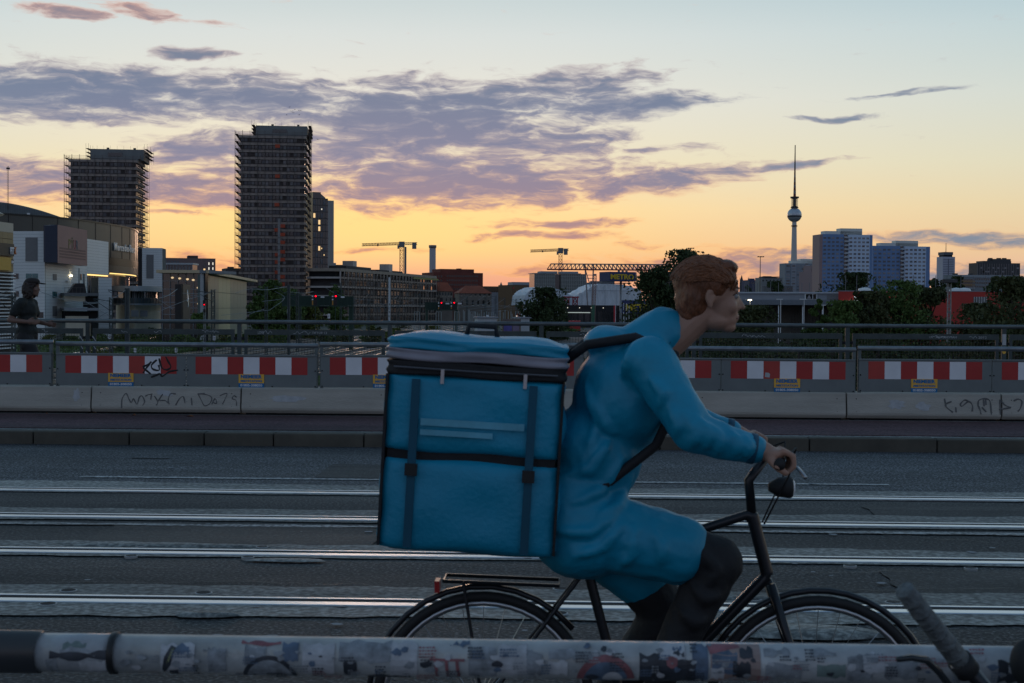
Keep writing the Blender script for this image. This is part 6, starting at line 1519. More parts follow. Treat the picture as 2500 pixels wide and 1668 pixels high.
mast(705, 696, 210, 'dark overhead mast among the trees below the tall tower', False, .4, [[(575, 716, 190), (610, 706, 195), (650, 708, 200), (700, 700, 210)], [(671, 712, 205), (695, 728, 205), (660, 756, 200)], [(640, 736, 205), (670, 733, 208), (694, 729, 210)], [(540, 770, 190), (600, 764, 195), (660, 757, 200)], [(575, 785, 195), (615, 765, 198), (645, 755, 200)]])
mast(650, 700, 215, 'first thin post in front of the green tree', True, .35); mast(726, 712, 230, 'second thin post right of the dark mast', True, .35, [[(700, 712, 225), (740, 716, 230), (765, 712, 235)]]); mast(733, 716, 260, 'third thin post right of the dark mast', True, .3)
mast(832, 690, 300, 'thin overhead post left end of the long scaffold', True, .35); mast(862, 722, 300, 'thin overhead post at the right of the signal gantry', True, .35, [[(790, 700, 290), (830, 722, 295), (870, 730, 300), (930, 735, 305)]])
for i, (px, yt) in enumerate([(900, 716), (972, 720), (1025, 716), (1140, 722), (1185, 718), (1210, 722), (1260, 730), (1232, 726)]):
    mast(px, yt, 420 + 15 * i, ['far overhead mast before the scaffold, leftmost', 'far overhead mast before the scaffold, second', 'far overhead mast at the end of the long scaffold', 'far overhead mast before the large brick house', 'far overhead mast right of the large brick house', 'far overhead mast before the pale bay', 'far overhead mast left of the round tree', 'far overhead mast before the brown office'][i], True, .5,
         [[(px - 60, yt + 18, 410), (px - 30, yt + 22, 415), (px, yt + 3, 420)], [(px - 70, yt + 34, 410), (px, yt + 26, 420), (px + 60, yt + 30, 425)]])
def gantry(x0, x1, yt, yb, d, sigs, lab, slabs):
    o, an, w, h = frame(x0, d, x1, d + 2, yt); g = thing('signal_gantry', lab, 'gantry', o, an, 'green signal gantries'); s = d / F; gm = M('gantry_green', (.02, .05, .035), .6, .1, var=.2)
    z0 = zat(yb, x0, d)
    for yy in (0, 1.2):
        MB().box(0, w, yy, yy + .12, z0, z0 + .18).build('lower_rail', gm, g); MB().box(0, w, yy, yy + .06, h - .1, h).build('upper_rail', gm, g)
        n = int(w / 1.0); me = MB().box(0, .06, yy, yy + .06, z0, h).mesh('upright', gm)
        for k in range(n + 1): ob('upright', me, g, (w * k / n, 0, 0))
    MB().box(0, w, .1, 1.2, z0 + .02, z0 + .08).build('walkway', gm, g); MB().box(0, w, 1.1, 1.14, z0 + .2, h - .1).build('mesh_screen', M('screen_green', (.018, .04, .03), .8), g)
    for xx in (.3 if len(sigs) > 1 and x0 > 1000 else w - .5, w - .2): MB().box(xx - .25, xx + .25, .3, .9, 0, z0).build('leg', gm, g)
    for i, px in enumerate(sigs):
        q = W(px, hor(px), d - 1); q.z = GZ; sg = thing('railway_signal', slabs[i], 'signal', q, an, 'red railway signals'); sc_ = 9 * s
        zc = zat(yt - 4, px, d); 
        MB().box(-sc_ * .42, sc_ * .42, -.1, .25, zat(yb - 2, px, d), zat(yt - 11, px, d)).build('housing', black, sg)
        MB().lathe([(.01, 0), (.13, .02), (.13, .1)], 12).build('red_lamp', redlamp, sg, loc=(.04, -.12, zat(yt + 1.5, px, d))).rotation_euler = (R(90), 0, 0)
        for k, yy in enumerate((1.5, 9)): MB().box(-sc_ * .42 - .35, -sc_ * .42 - .1, -.05, .1, zat(yt + yy + 2, px, d), zat(yt + yy - 1, px, d)).build('white_plate', white, sg)
        MB().box(-sc_ * .42 - .32, -sc_ * .42 - .12, -.05, .1, zat(yb - 3, px, d), zat(yt + 12, px, d)).build('orange_plate', M('plate_orange', (.45, .2, .03), .6), sg)
        MB().box(-.06, .06, 0, .12, 0, zat(yb - 2, px, d)).build('support', gm, sg)
        MB().box(2.0 * s * 9, 3.0 * s * 9, -.05, .05, zat(yt + 5, px, d), zat(yt + 1.5, px, d)).build('number_plate', white, g, loc=((px - x0) * s - s * 6, -.1, 0))
    return g
gantry(688, 862, 722, 748, 250, (770, 819), 'nearer green signal gantry below the long scaffold', ['red-lit railway signal, left one on the nearer gantry', 'red-lit railway signal, right one on the nearer gantry'])
gantry(1040, 1118, 738, 758, 330, (1077, 1108), 'farther green signal gantry below the brick houses', ['red-lit railway signal, left one on the farther gantry', 'red-lit railway signal, right one on the farther gantry'])
p = W(499, hor(499), 200); p.z = GZ; sg = thing('railway_signal', 'tall dark railway signal in front of the glass hall corner', 'signal', p, 0, 'red railway signals')
MB().box(-.2, .2, -.1, .3, zat(746, 499, 200), zat(733, 499, 200)).build('housing', black, sg); MB().box(-.16, .16, -.1, .3, zat(762, 499, 200), zat(755, 499, 200)).build('lower_housing', black, sg)
MB().lathe([(.01, 0), (.07, .02), (.07, .06)], 10).build('red_lamp', redlamp, sg, loc=(.02, -.12, zat(744, 499, 200))).rotation_euler = (R(90), 0, 0); lattice(MB(), (0, .2, 0), (0, .2, zat(734, 499, 200)), .25, 14, .04).build('post', M('post_pale', (.25, .26, .26), .6), sg)
for i, (px, py, d) in enumerate([(268, 822, 165), (523, 826, 170), (430, 855, 150), (704, 760, 240), (803, 772, 240), (330, 855, 150)]):
    p = W(px, hor(px), d); p.z = GZ; t_ = thing('track_sign', ['small white track sign behind the left railing post', 'small white track sign left of the second railing post', 'small white kilometre sign low behind the barrier tube', 'small white sign on the dark mast below the tall tower', 'small white sign below the signal gantry', 'small white sign low at left behind the tag'][i], 'sign', p, group='white track signs')
    z = zat(py, px, d); s = d / F; MB().box(-3 * s, 3 * s, -.03, 0, z - 5.5 * s, z + 5.5 * s).build('plate', white, t_); MB().box(-.04, .04, 0, .08, 0, z + 4 * s).build('post', scaf, t_)
    MB().box(-1.2 * s, 1.2 * s, -.036, -.031, z - 3 * s, z - .5 * s).build('digit', black, t_); MB().box(-.8 * s, .8 * s, -.036, -.031, z + .5 * s, z + 3.5 * s).build('digit', black, t_)
# huts, fence, rail-side clutter
for i, (x0, x1, yt, d, lb_) in enumerate([(1166, 1213, 776.5, 240, 'flat-roofed white equipment hut beyond the railing, larger one'), (1270, 1293, 777.5, 250, 'small white equipment hut beside the round tree')]):
    t_, w, h = bld('equipment_hut', lb_, x0, d, x1, d + .5, yt, 4, M('hut_white', (.45, .48, .50), .6, var=.06)); MB().box(-.25, w + .25, -.3, 4.2, h, h + .22).build('roof', sheet, t_); MB().box(w * .4, w * .6, -.06, 0, 0, 2.1).build('door', sheet, t_); MB().box(w * .48, w * .6, .5, .8, h + .22, h + .5).build('vent', clad_w, t_)
t_, w, h = bld('graffiti_wall', 'low trackside wall sprayed in violet between the white huts', 1228, 246, 1272, 247, 779, .4, M('wall_brown', (.16, .12, .11), .9, var=.2)); MB().box(w * .05, w * .5, -.03, -.005, .6, h - .6).build('violet_piece', M('spray_violet', (.12, .10, .32), .8, var=.3, scale=1.2), t_); MB().box(w * .55, w * .9, -.03, -.005, .6, h - .8).build('pale_piece', M('spray_pink', (.24, .18, .26), .8, var=.3, scale=1.2), t_)
fm = M('fence_pale', (.32, .36, .36), .6, .2, var=.1)
fe = thing('picket_fence', 'pale metal picket fence along the tracks at centre', 'fence', W(1005, hor(1005), 330), 0); fe.location.z = GZ
me = MB().box(-.03, .03, -.02, .02, 0, 1.9).mesh('picket', fm)
for k in range(90): ob('picket', me, fe, (k * .21, 0, .3))
for z in (.6, 1.9): MB().box(0, 19, -.03, .03, z, z + .06).build('rail', fm, fe)
for i, px in enumerate((1071, 1116, 1155, 1018)):
    p = W(px, hor(px), 320); p.z = GZ; t_ = thing('buffer_frame', ['pale steel frame stand below the farther gantry, left', 'pale steel frame stand right of the farther gantry', 'pale steel frame stand before the large brick house', 'pale steel frame stand at the left end of the picket fence'][i], 'frame', p, group='pale steel frame stands'); z1 = zat(761, px, 320)
    for x in (-.6, 0, .6): MB().box(x - .05, x + .05, -.05, .05, 0, z1).build('upright', fm, t_)
    for q in (.35, .65, 1): MB().box(-.65, .65, -.05, .05, z1 * q - .1, z1 * q).build('crosspiece', fm, t_)
for k in range(26):
    px = 1130 + k * 5.8 + random.Random(k).uniform(-2, 2); p = W(px, hor(px), 380); p.z = GZ
    o = MB().box(-.08, .08, -.08, .08, 0, zat(random.Random(k + 9).choice((760, 763, 766, 757)), px, 380)).build('marker_post', fm, loc=p); tag(o, ORD(k) + ' short pale post from the left along the far tracks', 'post', 'pale posts along the far tracks')
# small cars and lights at the far right end of the tracks
for i, (px, lb_) in enumerate([(1267, 'distant dark car with lights left of the round tree'), (1277, 'distant pale car with lights at the round tree')]):
    p = W(px, hor(px), 390); p.z = zat(768, px, 390) + GZ - 1.2; t_ = thing('distant_car', lb_, 'car', p)
    MB().prism([(-.85, .3), (-.85, .95), (-.6, 1.0), (-.45, 1.45), (.45, 1.45), (.6, 1.0), (.85, .95), (.85, .3)], 'y', 0, 4).build('body', redsh if i == 0 else white, t_)
    for x in (-.65, .65): MB().box(x - .18, x + .18, -.05, 0, .65, .85).build('headlight', litc, t_); MB().box(x - .12, x + .12, .4, .9, 0, .6).build('wheel', rubber, t_)
    MB().box(-.45, .45, .02, .06, 1.02, 1.38).build('windscreen', dglass, t_)
t_, w, h = bld('viaduct_arcade', 'dark arcaded wall with small lights below the wrapped roofs', 1378, 560, 1600, 566, 745, 8, M('arcade_dark', (.02, .02, .022), .9, var=.2))
for k in range(14): MB().box(w * (k + .15) / 14, w * (k + .85) / 14, -.06, 0, 1, h - 2.5).build('arch_bay', dglass, t_)
for k in range(7): MB().box(w * (k * .13 + .03), w * (k * .13 + .03) + .3, -.2, -.08, h - 1.2, h - .9).build('small_light', litc, t_)
MB().box(0, w * .28, -.5, 0, h - 3.1, h - 2.8).build('glowing_edge', M('glowing_pale_edge', (.5, .55, .5), .5, var=0, emit=(.8, .9, .8), est=.35), t_)  # edge is given its own glow to look lit
tn = thing('red_train', 'red train carriage glimpsed right of the round tree', 'train', W(1380, hor(1380), 460)); tn.location.z = GZ
MB().prism([(0, .5), (0, 3.2), (.4, 3.8), (2.4, 3.8), (2.8, 3.2), (2.8, .5)], 'x', 0, 5).build('carriage', redsh, tn); MB().box(.4, 4.6, -.04, .0, 2.0, 3.0).build('window_band', dglass, tn); MB().box(0, 5, .3, 2.5, 0, .5).build('bogies', darkm, tn)

# ================================================================ trees and shrubs
tree('round_tree', 1331, 790, 703, 50, 340, 'round dense dark tree in front of the left wrapped roof', LD, 11, .55, 6500, 'round', low=.04)
tree('big_tree', 1648, 800, 610, 88, 190, 'big dark spreading tree right of the advertising mast', LD, 12, .36, 9000, 'round', low=.1)
tree('big_tree', 1598, 800, 645, 42, 188, 'left lobe tree beside the big spreading tree', LD, 13, .34, 4200, 'tall', low=.1)
tree('big_tree', 1722, 800, 705, 48, 200, 'low dark tree to the right of the big spreading tree', LB, 14, .36, 4500, 'round', low=.05)
tree('hall_tree', 1835, 810, 747, 70, 170, 'broad low dark tree in front of the grey hall canopy', LB, 15, .32, 5200, 'round', low=.05)
tree('cone_tree', 1998, 810, 722, 36, 168, 'slender conical tree before the grey hall', LG, 16, .28, 3800, 'cone', low=.05)
for i, (px, yt, hw, sd_) in enumerate([(2060, 735, 52, 17), (2120, 712, 60, 18), (2190, 684, 70, 19), (2265, 704, 62, 20)]):
    tree('hall_tree', px, 810, yt, hw, 160 + 3 * i, ['low green tree at the corner of the red hall', 'bushy green tree before the lit letters of the red hall', 'tall green tree before the red hall', 'green tree left of the lattice mast'][i], [LG, LB, LG, LB][i], sd_, .30, 6200, 'round', group='trees before the red hall', low=.03)
tree('hall_tree', 2395, 815, 742, 62, 140, 'lower olive tree before the right end of the red hall', LB, 21, .30, 5200, 'round', group='trees before the red hall', low=.03)
tree('hall_tree', 2478, 815, 676, 92, 135, 'tallest olive tree at the right edge of the picture', LB, 22, .30, 8000, 'round', group='trees before the red hall', low=.03)
tree('round_tree', 2080, 720, 666, 56, 420, 'dome-shaped dark tree before the taller blue tower', LD, 23, .7, 6000, 'round', low=.02)
tree('far_tree', 1888, 720, 688, 26, 420, 'small dark tree left of the grey tower block', LD, 24, .6, 2600, 'round'); tree('far_tree', 1830, 720, 696, 20, 420, 'smaller dark tree behind the net poles', LD, 25, .6, 1800, 'round')
for i, (px, yt, hw) in enumerate([(2285, 680, 26), (2335, 676, 26), (2236, 698, 30), (2420, 684, 34)]):
    tree('far_tree', px, 720, yt, hw, 430, ['dark tree right of the lower blue tower', 'dark tree before the hotel high-rise', 'low dark tree at the foot of the lower blue tower', 'dark tree before the long flats'][i], LD, 30 + i, .7, 3000, 'round', low=.02)
tree('birch_tree', 662, 790, 684, 32, 320, 'leafy green tree at the foot of the tall tower', LG, 41, .5, 4800, 'round', low=.05); tree('birch_tree', 700, 790, 706, 40, 330, 'broad green tree right of the leafy tree', LG, 42, .5, 4500, 'round', low=.05)
tree('birch_tree', 640, 790, 722, 26, 315, 'lower green tree left of the leafy tree', LG, 43, .5, 3000, 'round', low=.03); tree('birch_tree', 748, 790, 728, 34, 340, 'yellow-green tree behind the nearer signal gantry', LY, 44, .5, 3200, 'round', low=.03)
tree('birch_tree', 822, 790, 694, 20, 420, 'green tree at the left end of the long scaffold', LG, 45, .55, 2600, 'round', low=.05)
tree('hall_shrub', 484, 800, 757, 20, 240, 'dark green shrub before the glass hall', LG, 46, .4, 1400, 'round', low=.0, cat='shrub')
rn = random.Random(77); nsh = 0
SL = ['bushy green shrub on the verge by the tracks', 'low weeds clump beside the rails', 'dark shrub on the railway land']
pxs = sorted(rn.uniform(850, 1500) for _ in range(26)) + sorted(rn.uniform(640, 1000) for _ in range(20))
for k in range(46):
    px = pxs[k]; d = rn.uniform(330, 520) if k < 26 else rn.uniform(270, 330)
    yg = hor(px) + 8.05 * F / d; hh_ = rn.uniform(1.2, 3.2)
    t_ = tree('trackside_shrub', px, yg, yg - hh_ * F / d, rn.uniform(8, 22), d, ORD(k) + ' low shrub from the left in the strip along the far tracks' if k < 26 else ORD(k - 26) + ' low shrub from the left below the nearer gantry', rn.choice((LG, LY, LB)), 500 + k, .35, 420, 'round', group='shrubs along the far tracks' if k < 26 else 'shrubs below the nearer gantry', low=0, cat='shrub')
pos_ = sorted(((rn.uniform(-125, -66), rn.uniform(160, 380)) for _ in range(60)), key=lambda q: q[0] / q[1]); kk = -1
for k in range(60):
    X_, Y_ = pos_[k]; p = Vector((X_, Y_, 0)) - CAM; px = 1250 + F * p.dot(RGT) / p.dot(FWD); d = p.dot(FWD)
    if not 60 < px < 760: continue
    kk += 1; yg = hor(px) + 8.05 * F / d; hh_ = rn.uniform(.8, 2.4)
    tree('verge_shrub', px, yg, yg - hh_ * F / d, rn.uniform(10, 30), d, ORD(kk) + ' low green shrub from the left on the left verge', rn.choice((LG, LY, LG)), 700 + k, .3, 380, 'round', group='shrubs on the left verge', low=0, cat='shrub')
# dark scrub on the bank seen through the railing at the right
pxs = sorted(rn.uniform(1480, 2560) for _ in range(44))
for k in range(44):
    px = pxs[k]; d = rn.uniform(48, 120); yt = rn.uniform(788, 860) if px > 1750 else rn.uniform(800, 870)
    t_ = tree('bank_shrub', px, 900, yt, rn.uniform(40, 90), d, ORD(k) + ' dark shrub from the left on the bank behind the railing', rn.choice((LB, LD, LD)), 900 + k, .16, 900, 'round', group='shrubs on the bank behind the railing', low=0, cat='shrub', zb=-6.4)
# grass tufts over the verge
vs, fs = [], []
for k in range(40000):
    if k % 4: x, y = rn.uniform(-140, -64), rn.uniform(130, 400)
    else: x, y = rn.choice((rn.uniform(-26.5, -24), rn.uniform(-64, -62.4), rn.uniform(-15.5, -13))), rn.uniform(100, 330)
    h_ = rn.uniform(.15, .6); a = rn.uniform(0, 6.28); w_ = rn.uniform(.08, .22); o = len(vs)
    vs += [(x - w_ * math.cos(a), y - w_ * math.sin(a), GZ + .05), (x + w_ * math.cos(a), y + w_ * math.sin(a), GZ + .05), (x + rn.uniform(-.2, .2), y + rn.uniform(-.2, .2), GZ + .05 + h_)]; fs.append((o, o + 1, o + 2))
g = MB().add(vs, fs).build('verge_grass', LG); tag(g, 'rough green grass on the verges between the tracks', 'grass', kind='stuff')
# birds over the tall tower
bm__ = M('bird_dark', (.02, .02, .022), .9, var=0)
for i, (px, py) in enumerate(sorted([(700, 281), (707, 262), (712, 272), (716, 276), (732, 271), (730, 281), (776, 341), (720, 268)])):
    p = W(px, py, 500); o = ob('bird', None, None, p); tag(o, ORD(i) + ' tiny dark bird from the left above the tall tower', 'bird', 'birds over the tall tower')
    s = .32; MB().tube([(-.2, 0, 0), (.0, 0, .03), (.22, 0, 0)], [.02, .06, .015], 5).build('body', bm__, o); 
    for q in (-1, 1): MB().add([(0, 0, .02), (.08, q * .25, .16), (.02, q * .55, .1), (-.1, q * .2, .06)], [(0, 1, 2, 3)]).build('wing', bm__, o)
    o.rotation_euler = (0, 0, i * .8); o.scale = (1.3, 1.3, 1.3)

# ================================================================ people and bicycles
def caps(mb, a, b, ra, rb, n=14):
    a, b = Vector(a), Vector(b); d = b - a; L_ = d.length; d = d / max(L_, 1e-9) if L_ > 1e-9 else Vector((0, 0, 1))
    P, Rr = [], []
    for t in (80, 60, 40, 20): P.append(a - d * ra * math.sin(R(t))); Rr.append(ra * math.cos(R(t)))
    P.append(a); Rr.append(ra); P.append(b); Rr.append(rb)
    for t in (20, 40, 60, 80): P.append(b + d * rb * math.sin(R(t))); Rr.append(rb * math.cos(R(t)))
    return mb.tube(P, Rr, n)
def chain(mb, pts, rs):
    for (a, ra), (b, rb) in zip(zip(pts, rs), zip(pts[1:], rs[1:])): caps(mb, a, b, ra, rb)
    return mb
def ell(mb, c, r, rot=0.0):
    prof = [(math.cos(R(q)), math.sin(R(q))) for q in range(-84, 85, 12)]; vs, fs = [], []; n = 18
    for a, z in prof:
        for k in range(n):
            t = 2 * math.pi * k / n; v = Vector((a * math.cos(t) * r[0], a * math.sin(t) * r[1], z * r[2])); v.rotate(Matrix.Rotation(rot, 3, 'Y')); vs.append(v + Vector(c))
    for i in range(len(prof) - 1):
        for k in range(n): fs.append((i * n + k, i * n + (k + 1) % n, (i + 1) * n + (k + 1) % n, (i + 1) * n + k))
    fs.append(tuple(range(n - 1, -1, -1))); fs.append(tuple(range((len(prof) - 1) * n, len(prof) * n)))
    return mb.add(vs, fs)
def flesh(name, mb, mat, parent, voxel=.006, smooth_=5, fold=0.0, fsize=.12, cut=None):
    """melts overlapping volumes into one continuous surface"""
    me = mb.mesh(name); o = bpy.data.objects.new('tmp', me); COL.objects.link(o)
    rm = o.modifiers.new('r', 'REMESH'); rm.mode = 'VOXEL'; rm.voxel_size = voxel; rm.use_smooth_shade = True
    sm = o.modifiers.new('s', 'SMOOTH'); sm.factor = .5; sm.iterations = smooth_
    if fold:
        tx_ = bpy.data.textures.new('folds', 'CLOUDS'); tx_.noise_scale = fsize; tx_.noise_depth = 2
        dp = o.modifiers.new('d', 'DISPLACE'); dp.texture = tx_; dp.strength = fold; dp.mid_level = .5; dp.texture_coords = 'LOCAL'
        s2 = o.modifiers.new('s2', 'SMOOTH'); s2.factor = .4; s2.iterations = 2
    dg = bpy.context.evaluated_depsgraph_get(); m2 = bpy.data.meshes.new_from_object(o.evaluated_get(dg)); bpy.data.objects.remove(o)
    m2.materials.clear(); m2.materials.append(mat); m2.polygons.foreach_set('use_smooth', [True] * len(m2.polygons)); m2.name = name
    return ob(name, m2, parent)
def flesh_folds(name, mb, ridges, mat, parent, voxel, r=.021, smooth_=2):
    """a garment with raised cloth folds: each fold is a line (x, z) laid onto both sides of the shape"""
    base = flesh(name, mb, mat, None, voxel, 4); bv = BVHTree.FromPolygons([v.co for v in base.data.vertices], [tuple(p.vertices) for p in base.data.polygons]); me0 = base.data; bpy.data.objects.remove(base)
    mb2 = MB().add([v.co for v in me0.vertices], [tuple(p.vertices) for p in me0.polygons])
    for pts in ridges:
        for sd in (-1, 1):
            P = []
            for (a, b) in zip(pts, pts[1:]):
                for k in range(6):
                    u = k / 6; h = bv.ray_cast(Vector((a[0] + (b[0] - a[0]) * u, sd * .7, a[1] + (b[1] - a[1]) * u)), Vector((0, -sd, 0)))
                    if h[0] is not None: P.append(h[0] - h[1] * .003)
            if len(P) < 4: continue
            n = len(P); rs = [r * math.sin(math.pi * (i + .6) / (n + .2)) ** .7 + .001 for i in range(n)]
            if max((P[i + 1] - P[i]).length for i in range(n - 1)) < .05: mb2.tube(P, rs, 8)
    return flesh(name, mb2, mat, parent, voxel, smooth_, .010, .06)
from mathutils.bvhtree import BVHTree
skin = M('skin', (.36, .20, .14), .5, var=.12, scale=9, spec=.4); skin2 = M('skin_tanned', (.17, .10, .075), .55, var=.12, scale=9)
blue_j = M('courier_blue_cloth', (.0, .24, .38), .5, var=.14, scale=4, bump=.25, bscale=16)
blue_b = M('courier_blue_bag', (.0, .25, .40), .5, var=.12, scale=3, bump=.15, bscale=60)
blackc = M('black_cloth', (.010, .010, .012), .75, var=.3, scale=8, bump=.7, bscale=11)
auburn = M('auburn_hair', (.17, .055, .02), .5, var=.5, scale=30, bump=.8, bscale=70, streak=(1, 1, .25))
brownh = M('dark_brown_hair', (.022, .013, .010), .6, var=.5, scale=30, bump=.8, bscale=60, streak=(1, 1, .3))
teed = M('charcoal_tee', (.013, .017, .017), .85, var=.2, scale=6, bump=.2)
eyew = M('eye_white', (.22, .20, .19), .3, var=0); iris = M('iris_dark', (.02, .012, .01), .2, var=0)
def head(mb, c, s=1.0):
    """skull, face, nose, brow, lips, ears; faces +x"""
    x, y, z = c
    def e(dx, dy, dz, r): ell(mb, (x + dx * s, y + dy * s, z + dz * s), tuple(q * s for q in r))
    e(-.005, 0, .035, (.098, .077, .088)); e(.040, 0, -.015, (.056, .058, .085)); e(.058, 0, -.096, (.028, .034, .020)); e(.022, 0, -.075, (.055, .054, .036)); e(.048, 0, -.07, (.042, .044, .036))
    e(.080, 0, .024, (.015, .046, .010)); e(.0885, 0, -.060, (.0085, .022, .0055)); e(.087, 0, -.0715, (.008, .019, .0055)); e(.066, .038, -.028, (.02, .02, .024)); e(.066, -.038, -.028, (.02, .02, .024))
    chain(mb, [(x + .086 * s, y, z + .012 * s), (x + .100 * s, y, z - .014 * s), (x + .1085 * s, y, z - .031 * s)], [.0065 * s, .008 * s, .0095 * s])
    for q in (-1, 1):
        e(.098 - .004, q * .010, -.034, (.008, .007, .006))
        chain(mb, [(x - .006 * s, y + q * .074 * s, z - .028 * s), (x - .018 * s, y + q * .080 * s, z - .004 * s), (x - .012 * s, y + q * .081 * s, z + .020 * s), (x + .006 * s, y + q * .077 * s, z + .022 * s)], [.008 * s, .007 * s, .0065 * s, .005 * s]); e(-.006, q * .073, -.004, (.014, .008, .022))
    return mb
def eyes(parent, c, s=1.0):
    for q in (-1, 1):
        ey = ell(MB(), (c[0] + .0775 * s, c[1] + q * .031 * s, c[2] + .004 * s), (.0115 * s,) * 3).build('eye', eyew, parent, sm=True)
        ell(MB(), (c[0] + .0862 * s, c[1] + q * .031 * s, c[2] + .004 * s), (.004 * s, .006 * s, .006 * s)).build('iris', iris, ey, sm=True)
def grip_hand(mb, bx_, by_, bz_, sgn, wrist):
    """palm and five fingers closed round a bar that runs along y"""
    chain(mb, [wrist, (bx_ - .032, by_, bz_ + .022)], [.028, .026])
    ell(mb, (bx_ - .020, by_, bz_ + .024), (.036, .045, .017))
    for i, ln in enumerate((.95, 1.0, .97, .85)):
        yy = by_ + (i - 1.5) * .0232 * -sgn
        chain(mb, [(bx_ + .002, yy, bz_ + .034), (bx_ + .030, yy, bz_ + .020), (bx_ + .034 * ln, yy, bz_ - .010), (bx_ + .012, yy, bz_ - .028)], [.0095, .0088, .0085, .0075])
    yt = by_ + 1.5 * .0232 * sgn
    chain(mb, [(bx_ - .035, yt - .008 * sgn, bz_ + .012), (bx_ - .022, yt + .022 * sgn, bz_ - .006), (bx_ + .006, yt + .024 * sgn, bz_ - .026)], [.014, .011, .0095])
def open_hand(mb, w, d, sgn=1, curl=.35):
    """relaxed hand leaving the wrist w towards d"""
    w = Vector(w); d = Vector(d).normalized(); side = Vector((0, 0, 1)); dn = Vector((0, 1, 0)) * sgn
    pc = w + d * .05; caps(mb, w, pc + d * .02, .026, .030)
    ell(mb, pc, (.045, .02, .04))
    for i, ln in enumerate((.072, .08, .076, .06)):
        b = pc + d * .038 + side * (.028 - .0187 * i); m1 = b + d * ln * .45 + dn * curl * .02; m2 = m1 + d * ln * .32 + dn * curl * .05; m3 = m2 + d * ln * .18 + dn * curl * .05
        chain(mb, [b, m1, m2, m3], [.0095, .009, .0082, .0072])
    b = pc + side * .03 - d * .01; chain(mb, [b, b + side * .022 + d * .03, b + side * .026 + d * .058], [.013, .0105, .009])
bikem = M('bicycle_dark_paint', (.02, .022, .026), .3, .3, var=.1); chromem = M('bicycle_alloy', (.45, .46, .47), .3, .9, var=.1)
def ring(mb, c, r, tr, n=48, m=8):
    vs, fs = [], []
    for i in range(n):
        a = 2 * math.pi * i / n
        for k in range(m):
            b = 2 * math.pi * k / m; q = r + tr * math.cos(b); vs.append((c[0] + q * math.cos(a), c[1] + tr * math.sin(b), c[2] + q * math.sin(a)))
    for i in range(n):
        for k in range(m): fs.append((i * m + k, i * m + (k + 1) % m, ((i + 1) % n) * m + (k + 1) % m, ((i + 1) % n) * m + k))
    return mb.add(vs, fs)
def wheel(t_, cx, cz=.34):
    w = ring(MB(), (cx, 0, cz), .325, .016).build('wheel', rubber, t_, sm=True)
    ring(MB(), (cx, 0, cz), .305, .010, 48, 6).build('rim', chromem, w, sm=True)
    mb = MB()
    for k in range(28):
        a = 2 * math.pi * k / 28; mb.tube([(cx + .02 * math.cos(a + .6), (.025 if k % 2 else -.025), cz + .02 * math.sin(a + .6)), (cx + .30 * math.cos(a), 0, cz + .30 * math.sin(a))], .0011, 4)
    mb.build('spokes', chromem, w, kind='stuff'); MB().tube([(cx, -.04, cz), (cx, .04, cz)], .02, 12).build('hub', chromem, w, sm=True)
